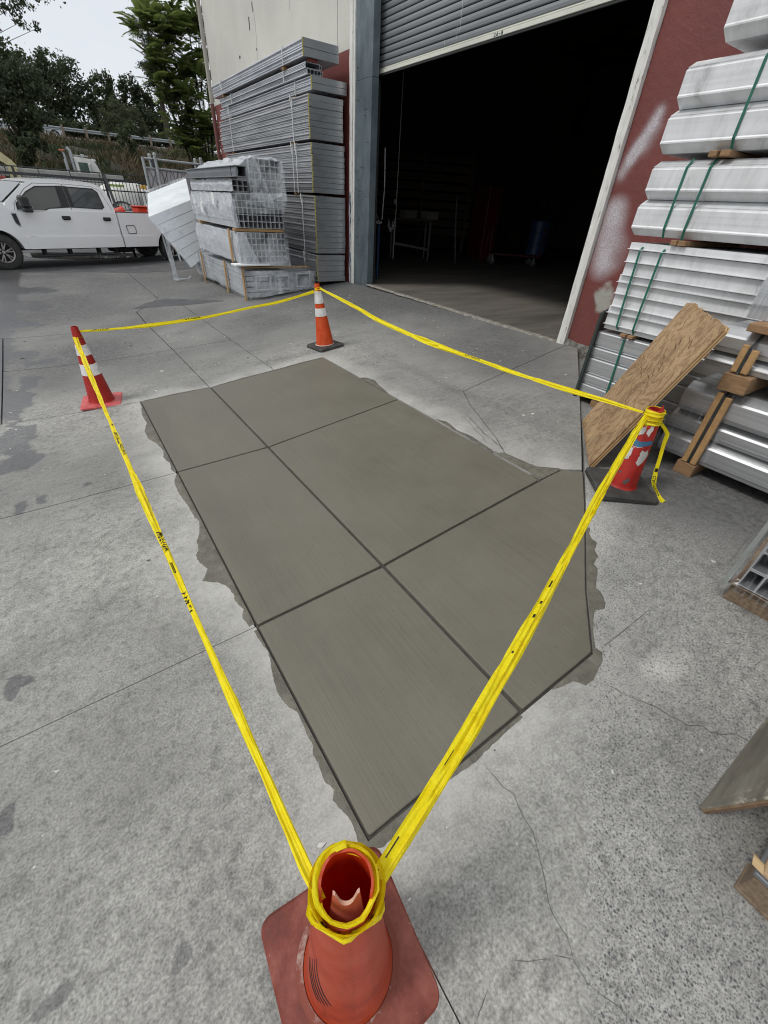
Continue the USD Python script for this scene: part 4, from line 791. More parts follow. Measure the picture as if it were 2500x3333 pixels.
obj(sc_, 'back_plate', box(2.965, 2.98, 8.64, 11.9, 1.93, 2.051), CHN, loc=(2.8, 8.62, 1.92)); obj(sc_, 'seam', box(2.803, 2.809, 8.88, 8.90, 1.93, 2.05), GUIDE, loc=(2.8, 8.62, 1.92))
for y in (9.15, 11.5): obj('/World', 'pine_plank', box(2.84, 2.98, y, y + .06, 1.902, 1.914, .002), PINE, label='thin pine chock under the grey channel, ' + ('near end' if y < 10 else 'far end'), cat='timber')
# leaning pack of white panels
wp = thing('white_panel_pack', 'tilted pack of white panels in torn film leaning on the wrapped tubes', 'panel pack', (2.63, 12.4, .2))
L = (2.63, 12.4, .2)
F0, F1, F2, F3 = map(np.array, ((1.94, 12.5, 1.185), (2.93, 12.55, 1.54), (3.05, 12.5, .42), (2.63, 12.4, .19)))
B = np.array((.33, 1.5, .42))
WHT = pbr('white_coated_panel', (.78, .78, .78), (.70, .71, .71), rough=.45, scale=3)
for k in range(6):
    a, b = k / 6 + .004, (k + 1) / 6 - .004
    v = []
    for bk in (0, 1):
        for (s, e) in ((F0, F3), (F1, F2)):
            for t in (a, b): v.append(s + (e - s) * t + B * bk)
    h = trimesh.convex.convex_hull(np.array(v)); obj(wp, 'panel', (np.array(h.vertices), np.array(h.faces)), WHT, loc=L)
off = np.array((-.02, -.05, .03))
obj(wp, 'film', sheet(40, 40, quad(F0 + off, F1 + off, F1 + B + off, F0 + B + off), .02, 19, 4), FILM, smooth=True, loc=L)
obj(wp, 'film', sheet(40, 40, quad(F0 + (-.02, -.04, .0), F0 * .45 + F1 * .55 + (0, -.04, 0), F3 * .6 + F2 * .4 + (0, -.04, 0), F3 + (-.03, -.04, 0)), .022, 20, 4), FILM, smooth=True, loc=L)
obj(wp, 'film_tail', sheet(10, 40, quad((2.17, 12.36, 1.0), (2.23, 12.36, 1.0), (2.36, 12.8, -.14), (2.24, 12.8, -.14)), .03, 21, 6), FILM2, smooth=True, loc=L)
obj(wp, 'film_tail', tube([(2.28, 12.8, -.13), (2.45, 12.9, -.12), (2.62, 13.0, -.14), (2.72, 13.1, -.09)], .02, 8), FILM2, smooth=True, loc=L)
# ================================================================== RIGHT: STACKED WHITE BEAMS ALONG THE RED WALL
MILL = mat('white_mill_aluminium', {
    'g': ('geometry', {}), 'mp': ('mapping', {'scale': (3.0, 5.0, 1.6), 'rotation': (.35, 0, 0)}), 'n': ('noise_texture', {'scale': 1.5, 'detail': 10.0, 'roughness': .7, 'distortion': .4}), 'mq': ('mapping', {'scale': (8.0, .4, 40.0)}), 'n2': ('noise_texture', {'scale': 1.0, 'detail': 6.0}), 'n3': ('noise_texture', {'scale': 90.0, 'detail': 3.0}),
    'r': ('rgb_ramp', {'ramp': [(.30, (.40, .405, .40)), (.40, (.60, .605, .605)), (.55, (.70, .705, .71)), (.75, (.74, .745, .755))]}), 'r2': ('rgb_ramp', {'ramp': [(.3, (.86,) * 3), (.6, (1.0,) * 3)]}), 'm': ('mix', {'mix_type': 'multiply', 'fac': 1.0}), 'mr': ('map_range', {'from_min': .3, 'from_max': .7, 'to_min': .44, 'to_max': .68}), 'b': ('bump', {'strength': .25, 'distance': .001}), 'p': ('principled_bsdf', {'metallic': .3})},
    [('g.position', 'mp.vector'), ('mp.vector', 'n.vector'), ('g.position', 'mq.vector'), ('mq.vector', 'n2.vector'), ('g.position', 'n3.vector'), ('n.fac', 'r.fac'), ('n2.fac', 'r2.fac'), ('r.color', 'm.color1'), ('r2.color', 'm.color2'), ('m.color', 'p.base_color'), ('n2.fac', 'mr.value'), ('mr.result', 'p.roughness'), ('n3.fac', 'b.height'), ('b.normal', 'p.normal')])
MILL2 = pbr('bright_mill_aluminium', (.60, .605, .61), (.40, .41, .42), rough=.30, metal=.75, scale=4, detail=8, stretch=(6, .15, 9), r2=.48)
GREENS = pbr('green_strap', (.012, .13, .085), (.010, .10, .066), rough=.35, scale=8)
STAIN = pbr('grey_smudge', (.36, .36, .36), (.48, .48, .48), rough=.7)
FX, FY, BK = 3.72, 2.15, 4.98
def beam_outline(z0, z1, x0=FX, x1=BK):
    h = z1 - z0
    return [(x0 + .075, z0), (x1 - .05, z0), (x1, z0 + .05), (x1, z1 - .04), (x1 - .05, z1), (x0 + .085, z1), (x0 + .012, z1 - .036), (x0 + .016, z1 - .042), (x0 + .002, z1 - .050), (x0, z1 - .056), (x0, z0 + .062), (x0 - .004, z0 + .054), (x0 - .004, z0 + .046), (x0 + .006, z0 + .040)]
def beam_bundle(label, z0, z1, n, y0, grp, dx=0.0):
    L = (FX, y0, z0)
    b = thing('beam_bundle', label, 'bundle', L)
    for k in range(n):
        h = (z1 - z0) / n; a, c = z0 + k * h, z0 + (k + 1) * h - .002
        p = obj(b, 'beam', extrude_y(beam_outline(a, c, FX + dx), -3.2, y0 - .012 * (k % 2)), MILL, loc=L)
        obj(p, 'end_web', cat_([box(4.02, 4.034, y0 - .012 * (k % 2), y0 + .001, a + .01, c - .01), box(4.48, 4.494, y0 - .012 * (k % 2), y0 + .001, a + .01, c - .01)]), MILL, loc=L)
    return b, L
bA, LA = beam_bundle('highest white beam bundle at the upper right, its underside showing', 2.572, 3.05, 2, 2.0, None)
bB, LB = beam_bundle('pair of white beams under the highest bundle, one green strap', 2.055, 2.512, 2, 2.155, None)
bC, LC = beam_bundle('pair of white beams in the middle, crossed by two green straps', 1.575, 2.018, 2, 2.16, None)
def strap(par, L, pts, w=.015, m=GREENS, t=.0022):
    """Flat strap lying along (y, z) points on the stack's front face."""
    P = np.array(pts, float); V, f = [], []
    for i, p in enumerate(P):
        d = P[min(i + 1, len(P) - 1)] - P[max(i - 1, 0)]; s = U(np.cross(U(d), [1, 0, 0])) * w / 2
        for off in (-t, t):
            V += [p - s + [off, 0, 0], p + s + [off, 0, 0]]
    for i in range(len(P) - 1):
        a, b = i * 4, (i + 1) * 4
        f += [[a, a + 1, b + 1], [a, b + 1, b], [a + 3, a + 2, b + 2], [a + 3, b + 2, b + 3], [a + 1, a + 3, b + 3], [a + 1, b + 3, b + 1], [a + 2, a, b], [a + 2, b, b + 2]]
    obj(par, 'strap', (np.array(V), np.array(f)), m, loc=L)
strap(bB, LB, [(FX + .05, 1.70, 2.516), (FX - .004, 1.695, 2.46), (FX - .009, 1.69, 2.11), (FX + .02, 1.683, 2.04)])
strap(bC, LC, [(FX + .05, 1.757, 2.022), (FX - .004, 1.758, 1.97), (FX - .009, 1.763, 1.63), (FX + .02, 1.768, 1.555)])
strap(bC, LC, [(FX + .05, 1.909, 2.022), (FX - .004, 1.908, 1.97), (FX - .009, 1.906, 1.63), (FX + .02, 1.905, 1.572)])
for k, (a, b_, s) in enumerate(((1.70, 2.047, .06), (1.775, 2.047, .05), (1.745, 1.560, .05), (1.80, 1.560, .045))):
    w_ = 'below the one-strap beam pair' if b_ > 2 else 'below the two-strap beam pair'
    # short blocks end just proud of the face
    obj('/World', 'spacer_block', box(FX - .015, FX + .9, a - s / 2, a + s / 2, b_ - .026, b_ + .006, .003), WOOD, label=f'wooden spacer poking out {w_}, ' + ('right one' if k in (0, 2) else 'left one'), cat='timber')
# ribbed sheets
L = (FX, 2.13, .92)
rb = thing('ribbed_bundle', 'bundle of finned white profiles below the smooth beams', 'bundle', L)
ribs = [1.480, 1.395, 1.305, 1.254, 1.171, 1.079, 1.028, .942]
zz_ = [1.53] + ribs + [.905]
for k in range(len(zz_) - 1):
    z1_, z0_ = zz_[k], zz_[k + 1]
    prof = [(FX + .012, z0_ + .004), (FX - .014 if k < 8 else FX + .012, z0_ + .004), (FX - .014 if k < 8 else FX + .012, z0_ + .0075), (FX + .012, z0_ + .010), (FX + .014, z1_ - .001), (4.9, z1_ - .001), (4.9, z0_ + .004)]
    prof = [p for i, p in enumerate(prof) if i == 0 or p != prof[i - 1]]
    obj(rb, 'profile', extrude_y(prof, -3.2, 2.125 - .006 * (k % 3)), MILL, loc=L)
strap(rb, L, [(FX + .05, 2.026, 1.535), (FX - .016, 2.02, 1.48), (FX - .018, 2.00, 1.1), (FX - .016, 1.99, .95), (FX + .03, 1.988, .90)])
strap(rb, L, [(FX + .05, 1.853, 1.535), (FX - .016, 1.852, 1.48), (FX - .018, 1.85, 1.1), (FX - .016, 1.847, .95), (FX + .03, 1.846, .89)])
for a, t_ in ((1.91, 'left'), (1.845, 'right')):
    obj('/World', 'spacer_block', box(FX - .03, FX + .9, a - .025, a + .025, .882, .906, .003), WOOD, label=f'wooden spacer under the finned profiles, {t_} one', cat='timber')
obj('/World', 'spacer_block', box(FX - .02, FX + .9, 1.2, 1.27, .882, .906, .003), WOOD, label='wooden spacer under the finned profiles behind the plywood', cat='timber')
# lowest bundle
L = (FX, 2.15, .32)
lw = thing('flat_bundle', 'lowest bundle of wide flat aluminium profiles, one green strap', 'bundle', L)
for z0_, z1_ in ((.752, .880), (.661, .750), (.521, .659), (.429, .519), (.318, .427)):
    k = z1_ - z0_
    obj(lw, 'profile', extrude_y([(FX + .010, z0_), (4.9, z0_), (4.9, z1_), (FX + .02, z1_), (FX + .004, z1_ - .008), (FX, z1_ - .016), (FX + .002, z0_ + .020), (FX + .012, z0_ + .012)], -3.2, 2.15 - .01 * (z0_ > .7)), MILL2, loc=L)
strap(lw, L, [(FX + .05, 1.893, .884), (FX - .006, 1.892, .86), (FX - .007, 1.876, .55), (FX - .006, 1.868, .33)])
for a in (1.95, .2, -1.5): obj('/World', 'spacer_block', box(FX + .02, 4.9, a - .05, a + .05, .241, .315, .003), WOOD, label='ground bearer under the lowest flat bundle, ' + {1.95: 'nearest the door', .2: 'middle', -1.5: 'farthest from the door'}[a], cat='timber')
obj('/World', 'green_sheet', xf(box(-.012, .012, -.45, .45, 0, .78, .004), frame((4.1, 2.30, .245), (.35, -.94, 0), (.94, .35, 0), (0, 0, 1))), pbr('dark_green_sheet', (.03, .045, .04), (.02, .03, .028), rough=.6), label='dark green board standing between the wall and the lowest bundle', cat='board')
# front stack: two film-wrapped bundles with wooden cleats and black strap
L = (3.24, 1.14, .31)
f1 = thing('front_bundle', 'film wrapped aluminium bundle on the ground, held by a cleat with black strap', 'bundle', L)
def fprof(z0, z1, d=0.0): return [(3.24 + d + .012, z0), (3.66, z0), (3.66, z1), (3.24 + d + .075, z1), (3.24 + d + .055, z1 - .012), (3.24 + d + .012, z1 - .040), (3.24 + d, z1 - .052), (3.24 + d, z0 + .030), (3.24 + d + .006, z0 + .022)]
for z0_, z1_, d in ((.335, .505, 0.), (.508, .640, .012), (.643, .82, -.004)):
    obj(f1, 'profile', extrude_y(fprof(z0_, z1_, d), -3.0, 1.13 + d), MILL2, loc=L)
CLF = mat('clear_wrap', {
    'tc': ('texture_coordinate', {}), 'mp': ('mapping', {'scale': (20.0, 60.0, 3.0)}), 'n': ('noise_texture', {'scale': 1.0, 'detail': 6.0, 'roughness': .65}), 'mr': ('map_range', {'from_min': .52, 'from_max': .75, 'to_min': .03, 'to_max': .30}),
    'b': ('bump', {'strength': .6, 'distance': .01}), 't': ('transparent_bsdf', {'color': (.97, .97, .97)}), 'p': ('principled_bsdf', {'base_color': (.6, .61, .63), 'roughness': .2}), 'm': ('mix_closure', {})},
    [('tc.object', 'mp.vector'), ('mp.vector', 'n.vector'), ('n.fac', 'mr.value'), ('mr.result', 'm.fac'), ('n.fac', 'b.height'), ('b.normal', 'p.normal'), ('t.BSDF', 'm.closure1'), ('p.BSDF', 'm.closure2')], surface='m.closure')
obj(f1, 'film', sheet(40, 40, polyquad([(3.5, .835), (3.25, .838), (3.222, .6), (3.226, .36)], .80, 1.16), .006, 31, 6), CLF, smooth=True, loc=L)
L2 = (3.24, 1.14, .94)
f2 = thing('front_bundle', 'shorter aluminium bundle stacked on the film wrapped one', 'bundle', L2)
for z0_, z1_, d in ((.948, 1.035, .0), (1.037, 1.175, .008)):
    obj(f2, 'profile', extrude_y(fprof(z0_, z1_, d), -3.0, 1.10 + d), MILL2, loc=L2)
L3 = (3.3, 1.05, 1.2)
f3 = thing('front_bundle', 'silver beam jutting in from the right edge above the cleat', 'bundle', L3)
obj(f3, 'profile', extrude_y([(3.36, 1.225), (3.66, 1.225), (3.66, 1.50), (3.42, 1.50), (3.35, 1.44), (3.345, 1.30), (3.36, 1.285)], -3.0, 1.04), MILL2, loc=L3)
obj(f3, 'film', sheet(20, 30, polyquad([(3.6, 1.51), (3.42, 1.515), (3.335, 1.45), (3.335, 1.22)], .7, 1.05), .004, 32, 6), CLF, smooth=True, loc=L3)
for z_, lb in ((1.178, 'on the shorter front bundle'), ): obj('/World', 'spacer_block', box(3.20, 3.66, .80, .96, 1.178, 1.222, .004), WOOD, label='rough reddish wooden spacer ' + lb, cat='timber')
obj('/World', 'spacer_block', box(3.185, 3.66, .80, .95, .842, .944, .004), WOOD, label='thick wooden spacer between the two front bundles', cat='timber')
obj('/World', 'spacer_block', box(3.20, 3.66, .835, .955, .242, .330, .004), WOOD, label='thick wooden bearer on the ground under the cleat', cat='timber')
for a in (-.6, -2.0): obj('/World', 'spacer_block', box(3.26, 3.66, a, a + .1, .242, .330, .004), WOOD, label='ground bearer under the front bundle beyond the right edge, ' + ('nearer' if a > -1 else 'farther'), cat='timber')
for tag_, z0_, z1_, la in (('lower', .335, .825, 'long'), ('upper', .955, 1.110, 'short')):
    Lc = (3.2, .9, z0_)
    c = thing('wooden_cleat', f'{la} pair of wooden corner cleats under a black strap, {tag_} one', 'cleat', Lc)
    for y0_, y1_ in ((.898, .934), (.842, .880)):
        obj(c, 'cleat', box(3.198, 3.222, y0_, y1_, z0_, z1_ - (.0 if y0_ > .88 else .02), .004), PINE, loc=Lc)
BLKS = pbr('black_strap', (.02, .024, .026), (.035, .04, .042), rough=.4)
strap(f1, L, [(3.26, .889, .845), (3.200, .889, .80), (3.199, .889, .6), (3.199, .889, .35), (3.23, .889, .30)], w=.014, m=BLKS)
strap(f2, L2, [(3.30, .889, 1.18), (3.200, .889, 1.10), (3.199, .889, .96), (3.19, .889, .93), (3.19, .889, .85)], w=.014, m=BLKS)

# leaning plywood offcut
PLYF = mat('plywood_face', {
    'tc': ('texture_coordinate', {}), 'mp': ('mapping', {'scale': (2.2, 3.0, 2.2)}), 'n0': ('noise_texture', {'scale': 2.2, 'detail': 4.0, 'roughness': .55, 'distortion': .5}),
    'mu': ('math', {'math_type': 'multiply', 'value2': 44.0}), 'sn': ('math', {'math_type': 'sine'}), 'ma': ('math', {'math_type': 'multiply_add', 'value2': .5, 'value3': .5}),
    'nf': ('noise_texture', {'scale': 60.0, 'detail': 5.0, 'roughness': .7}), 'rf': ('rgb_ramp', {'ramp': [(.3, (.72,) * 3), (.7, (1.2,) * 3)]}),
    'nl': ('noise_texture', {'scale': 3.0, 'detail': 5.0}), 'rl': ('rgb_ramp', {'ramp': [(.3, (.74, .72, .70)), (.7, (1.15, 1.15, 1.15))]}),
    'r': ('rgb_ramp', {'ramp': [(.0, (.42, .285, .155)), (.60, (.38, .25, .135)), (.90, (.27, .165, .082)), (1.0, (.30, .19, .10))]}), 'm': ('mix', {'mix_type': 'multiply', 'fac': 1.0}), 'm2': ('mix', {'mix_type': 'multiply', 'fac': 1.0}),
    'b': ('bump', {'strength': .6, 'distance': .003}), 'p': ('principled_bsdf', {'roughness': .78})},
    [('tc.object', 'mp.vector'), ('mp.vector', 'n0.vector'), ('n0.fac', 'mu.value1'), ('mu.value', 'sn.value1'), ('sn.value', 'ma.value1'), ('ma.value', 'r.fac'), ('tc.object', 'nf.vector'), ('nf.fac', 'rf.fac'), ('tc.object', 'nl.vector'), ('nl.fac', 'rl.fac'),
     ('r.color', 'm.color1'), ('rf.color', 'm.color2'), ('m.color', 'm2.color1'), ('rl.color', 'm2.color2'), ('m2.color', 'p.base_color'), ('nf.fac', 'b.height'), ('b.normal', 'p.normal')])
A0, B0, C0, D0 = map(np.array, ((3.612, 1.502, 1.213), (2.951, .983, 1.213), (2.698, 1.292, .245), (3.360, 1.812, .245)))
eu = U(D0 - C0); ev = U(B0 - C0); en = U(np.cross(eu, ev)); en = en if en @ (np.array([0, 0, 1.65]) - C0) > 0 else -en
Wd, Ln = np.linalg.norm(D0 - C0), np.linalg.norm(B0 - C0)
ply = thing('plywood_offcut', 'leaning weathered plywood offcut with a splintered top edge', 'plywood', tuple(C0))
up_edge = [(Wd - .0, Ln), (Wd * .93, Ln + .008), (Wd * .86, Ln + .016), (Wd * .80, Ln + .004), (Wd * .70, Ln + .012), (Wd * .62, Ln - .004), (Wd * .5, Ln + .008), (Wd * .38, Ln - .006), (Wd * .25, Ln + .003), (.03, Ln + .001), (0, Ln - .02)]
Mp = frame(C0, eu, ev, en)
for k in range(5):
    t0, t1 = -.036 + k * .0072, -.036 + (k + 1) * .0072 - .0008
    jig = lambda s: [(x + rng.uniform(-.003, .003), y + (rng.uniform(-.008, .008) if k < 4 else 0)) for x, y in up_edge]
    o = [(0 + (k % 2) * .003, 0), (Wd - (k % 2) * .002, 0)] + jig(k)
    v, f = extrude(sg.Polygon(o).buffer(0), t1 - t0); v[:, 2] += t0
    m_ = PLYF if k == 4 else pbr('ply_edge_light', (.55, .38, .20), (.42, .27, .13), rough=.85, scale=12, stretch=(1, 10, 1)) if k % 2 == 0 else pbr('ply_edge_dark', (.32, .19, .09), (.24, .14, .06), rough=.85, scale=12)
    obj(ply, 'veneer', xf((v, f), Mp), m_, loc=C0)
spl = []
for k in range(34):
    u = rng.uniform(.05, Wd * .95); s = rng.uniform(.012, .045); w = rng.uniform(.004, .012)
    spl.append(xf((np.array([[u - w, Ln - .012, -.004], [u + w, Ln - .012, -.004], [u + rng.uniform(-.01, .01), Ln + s * .6, rng.uniform(-.02, .008)], [u, Ln - .012, -.016]]), np.array([[0, 1, 2], [1, 3, 2], [3, 0, 2], [0, 3, 1]])), Mp))
obj(ply, 'splinters', cat_(spl), pbr('ply_edge_light', (.55, .38, .20)), loc=C0, kind='stuff')
gg = []
for k in range(16):     # torn veneer: dark gouges in the face
    u, v_ = Wd * rng.uniform(.2, .8), Ln * rng.uniform(.25, .95); a = rng.uniform(-.5, .5); l = rng.uniform(.02, .09)
    pg = sg.LineString(np.array([(u + (t - .5) * l * math.cos(a + .6) + rng.uniform(-.004, .004), v_ + (t - .5) * l * math.sin(a + .6) + rng.uniform(-.004, .004)) for t in np.linspace(0, 1, 6)])).buffer(rng.uniform(.0012, .004))
    q, f = extrude(pg, .0008); q[:, 2] += -.0004; gg.append(xf((q, f), Mp))
obj(ply, 'gouge', cat_(gg), pbr('ply_gouge', (.09, .05, .025), (.14, .08, .04), rough=.9), loc=C0, kind='stuff')

# ================================================================== RIGHT EDGE: PALLET OF TUBES, LEANING BOARD, SECOND PALLET
gzf = lambda x, y: float(low_z(x, y))
px, py = 2.175, .192; pz = gzf(px, py) ; ang = .10
PALM = pbr('old_pallet_wood', (.27, .20, .135), (.15, .105, .07), rough=.9, scale=5, detail=9, stretch=(3, 12, 12), bump=.004, bscale=30)
Lp = (px, py, pz)
def P2(m, o=Lp, a=ang): return xf(m, frame(o, (math.cos(a), math.sin(a), 0), (-math.sin(a), math.cos(a), 0), (0, 0, 1)))
pl = thing('pallet', 'old wooden pallet with a notched stringer at the right edge', 'pallet', Lp)
st_ = sg.Polygon([(-1.1, 0), (-.86, 0), (-.84, .012), (-.82, .035), (-.60, .035), (-.58, .012), (-.56, 0), (-.40, 0), (-.22, 0), (-.205, .008), (-.185, .032), (-.14, .036), (-.14, .036), (0, .0), (0, .095), (-1.1, .095)])
st_ = sg.Polygon([(-1.1, .004), (-.52, .004), (-.50, .01), (-.48, .036), (-.24, .036), (-.22, .030), (-.20, .010), (-.18, .004), (0, .004), (0, .095), (-1.1, .095)])
for k, x0 in enumerate((0, .5, 1.0)): obj(pl, 'stringer', P2(extrude_x(st_, x0, x0 + .038)), PALM, loc=Lp)
for k in range(6): obj(pl, 'deck_board', P2(box(-.005 + .0, 1.05, -.10 - k * .2, .0 - k * .2, .0955, .112, .003)), PALM, loc=Lp)
Lq = (px, py, pz + .115)
pk = thing('tube_pack', 'film wrapped pack of aluminium tubes standing on the notched pallet', 'pack', Lq)
obj(pk, 'cardboard', P2(xf(sheet(14, 30, quad((-.03, .02, .118), (.10, .0, .118), (.10, -1.1, .118), (-.035, -1.1, .118)), .008, 41, 12), np.eye(4))), pbr('crushed_cardboard', (.36, .28, .22), (.26, .20, .15), rough=.9, scale=8), smooth=True, loc=Lq)
for i in range(7):
    for k in range(7):
        a, b = -.012 - (i + 1) * .130, .125 + k * .098; t = .005
        o = sg.Polygon([(a, b), (a + .128, b), (a + .128, b + .096), (a, b + .096)], [[(a + t, b + t), (a + .060, b + t), (a + .060, b + .091), (a + t, b + .091)], [(a + .068, b + t), (a + .123, b + t), (a + .123, b + .091), (a + .068, b + .091)]])
        obj(pk, 'tube', P2(extrude_x(o, -.03 + rng.uniform(-.008, .008), 1.2)), ALU, loc=Lq)
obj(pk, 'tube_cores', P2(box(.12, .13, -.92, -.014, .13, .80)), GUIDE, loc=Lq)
obj(pk, 'corner_angle', P2(cat_([box(-.052, -.048, .018, .034, .10, .9), box(-.052, .0, .034, .037, .10, .9)])), pbr('grey_corner_angle', (.36, .38, .36), (.28, .30, .29), rough=.4, metal=.4), loc=Lq)
obj(pk, 'film', P2(sheet(50, 50, quad((-.055, .03, .10), (-.055, -.95, .10), (-.05, -.95, .84), (-.05, .03, .84)), .012, 42, 6)), CLF, smooth=True, loc=Lq)
obj('/World', 'paper_scrap', sheet(8, 8, quad((px - .02, py + .0, pz + .113), (px + .03, py + .0, pz + .12), (px + .03, py - .05, pz + .122), (px - .02, py - .05, pz + .115)), .006, 43, 20), pbr('white_scrap', (.8, .8, .78)), smooth=True, label='white paper scrap on the corner of the notched pallet', cat='paper')
# second pallet with carton, and the board leaning over it
qx, qy = 1.083, -.338; qz = gzf(qx, qy); La = (qx, qy, qz)
p2 = thing('pallet', 'dark pallet near the lower right corner with cardboard on top', 'pallet', La)
Q = lambda m: P2(m, La, .02)
for k in range(3): obj(p2, 'block', Q(box(.0 + k * .45, .10 + k * .45, -.07, -.0, .016, .095, .003)), PALM, loc=La); obj(p2, 'block', Q(box(.0 + k * .45, .10 + k * .45, -.6, -.5, .016, .095, .003)), PALM, loc=La)
obj(p2, 'base_board', Q(box(-.004, .09, -.9, .004, .0, .015, .002)), PALM, loc=La); obj(p2, 'base_board', Q(box(.45, .55, -.9, .0, .0, .015, .002)), PALM, loc=La)
obj(p2, 'stringer', Q(box(-.0, 1.2, -.10, -.002, .096, .116, .002)), PALM, loc=La)
for k in range(4): obj(p2, 'deck_board', Q(box(.0 + k * .25, .2 + k * .25, -.9, .0, .117, .133, .002)), PALM, loc=La)
KRAFT = pbr('brown_carton', (.42, .29, .17), (.36, .24, .14), rough=.85, scale=5)
Lc_ = (qx + .05, qy - .03, qz + .134)
ca = thing('cardboard_sheet', 'brown cardboard sheet with a torn tape tab on the dark pallet', 'cardboard', Lc_)
obj(ca, 'body', Q(box(-.004, .9, -.8, .006, .1345, .150, .003)), KRAFT, loc=Lc_)
obj(ca, 'metal_edge', Q(box(-.010, .9, -.8, .012, .118, .1335, .002)), pbr('grey_metal_edge', (.25, .27, .29), (.18, .19, .2), rough=.45, metal=.5), loc=Lc_)
tb = sg.Polygon([(0, 0), (.035, .0), (.042, .012), (.05, .045), (.064, .055), (.062, .066), (.03, .07), (.012, .055), (.010, .02)])
def tab(u, v):
    pass
tv_, tf_ = tri_poly(tb, .008, lambda x, y: .302 + .012 * np.sin(y * 60) + x * .1)
obj(ca, 'tape_tab', Q((np.column_stack([-.016 + tv_[:, 1] * .6, .004 + tv_[:, 0] * .75, tv_[:, 2] - .148]) + [0, 0, 0], tf_)), pbr('kraft_tape', (.45, .32, .17), (.38, .26, .13), rough=.7), smooth=True, loc=Lc_)
BRD = mat('stained_grey_board', {
    'g': ('geometry', {}), 'mp': ('mapping', {'scale': (2.0, 6.0, 9.0)}), 'n': ('noise_texture', {'scale': 1.4, 'detail': 9.0, 'roughness': .66}), 'n2': ('noise_texture', {'scale': 30.0, 'detail': 6.0, 'roughness': .7}), 'n3': ('noise_texture', {'scale': 4.0, 'detail': 4.0}),
    'r': ('rgb_ramp', {'ramp': [(.3, (.085, .075, .055)), (.5, (.155, .14, .11)), (.70, (.25, .235, .195))]}), 'rp': ('rgb_ramp', {'ramp': [(.53, (0, 0, 0)), (.60, (1, 1, 1))]}), 'rq': ('rgb_ramp', {'ramp': [(.48, (0, 0, 0)), (.62, (1, 1, 1))]}),
    'mm': ('mix', {'mix_type': 'multiply', 'fac': 1.0}), 'bw': ('rgb_to_bw', {}), 'm': ('mix', {'color2': (.46, .42, .34)}), 'b': ('bump', {'strength': .5, 'distance': .002}), 'p': ('principled_bsdf', {'roughness': .5})},
    [('g.position', 'mp.vector'), ('mp.vector', 'n.vector'), ('g.position', 'n2.vector'), ('g.position', 'n3.vector'), ('n.fac', 'r.fac'), ('n2.fac', 'rp.fac'), ('n3.fac', 'rq.fac'), ('rp.color', 'mm.color1'), ('rq.color', 'mm.color2'), ('mm.color', 'bw.color'), ('bw.val', 'm.fac'), ('r.color', 'm.color1'), ('m.color', 'p.base_color'), ('n2.fac', 'b.height'), ('b.normal', 'p.normal')])
bo = np.array([1.197, -.203, gzf(1.197, -.203) + .002]); ex_ = U([1, .012, .085]); ez_ = U(np.array([.02, -.215, .976])); ez_ = U(ez_ - ex_ * (ez_ @ ex_)); ey_ = np.cross(ez_, ex_)
bd = thing('leaning_board', 'stained grey board on edge leaning over the dark pallet', 'board', tuple(bo))
rag = rough_line([(0, 0), (1.3, 0), (1.3, 1.1), (0, 1.1)], .0022, .02, 51)
for k, m_ in enumerate((pbr('board_core', (.16, .10, .06), (.10, .06, .035), rough=.9, scale=20, stretch=(1, 1, 8)), pbr('board_ply', (.26, .18, .11), (.14, .09, .05), rough=.9, scale=20), BRD)):
    v, f = extrude(sg.Polygon(rag + rng.uniform(-.001, .001, rag.shape)).buffer(0), .0072); v[:, 2] += k * .0074
    obj(bd, ('core', 'core', 'face')[k], xf((v, f), frame(bo, ex_, ez_, -np.cross(ex_, ez_) if np.cross(ex_, ez_) @ np.array([0, 1, .3]) < 0 else np.cross(ex_, ez_))), m_, loc=bo)
# ================================================================== TRAFFIC CONES
def cone_mat(name, base, worn, dark, scale=7.0, rough=.5, tl=0.0, chips=0.0):
    return mat(name, {
        'tc': ('texture_coordinate', {}), 'n': ('noise_texture', {'scale': scale, 'detail': 9.0, 'roughness': .65}), 'mp': ('mapping', {'scale': (14.0, 14.0, 3.0)}), 'n2': ('noise_texture', {'scale': 1.0, 'detail': 7.0, 'roughness': .7, 'distortion': .6}), 'n3': ('noise_texture', {'scale': 60.0, 'detail': 4.0}),
        'r': ('rgb_ramp', {'ramp': [(.28, dark), (.48, base), (.74, worn)]}), 'r2': ('rgb_ramp', {'ramp': [(.25, (.62, .60, .60)), (.42, (1, 1, 1)), (.62, (1, 1, 1)), (.78, (1.25, 1.3, 1.35))]}),
        'r3': ('rgb_ramp', {'ramp': [(.66 - chips, (0, 0, 0)), (.72 - chips, (1, 1, 1))]}), 'bw': ('rgb_to_bw', {}), 'f': ('math', {'math_type': 'multiply', 'value2': .55}),
        'm': ('mix', {'mix_type': 'multiply', 'fac': 1.0}), 'm2': ('mix', {'color2': tuple(min(1, .35 + .6 * c) for c in worn)}),
        'b': ('bump', {'strength': .5, 'distance': .002}), 'p': ('principled_bsdf', {'roughness': rough, 'specular_ior_level': .4}), 'tr': ('translucent_bsdf', {'color': base}), 'x': ('mix_closure', {'fac': tl})},
        [('tc.object', 'n.vector'), ('tc.object', 'mp.vector'), ('mp.vector', 'n2.vector'), ('tc.object', 'n3.vector'), ('n.fac', 'r.fac'), ('n2.fac', 'r2.fac'), ('n2.fac', 'r3.fac'), ('r3.color', 'bw.color'), ('bw.val', 'f.value1'),
         ('r.color', 'm.color1'), ('r2.color', 'm.color2'), ('m.color', 'm2.color1'), ('f.value', 'm2.fac'), ('m2.color', 'p.base_color'), ('n3.fac', 'b.height'), ('b.normal', 'p.normal'), ('p.BSDF', 'x.closure1'), ('tr.BSDF', 'x.closure2')], surface='x.closure')
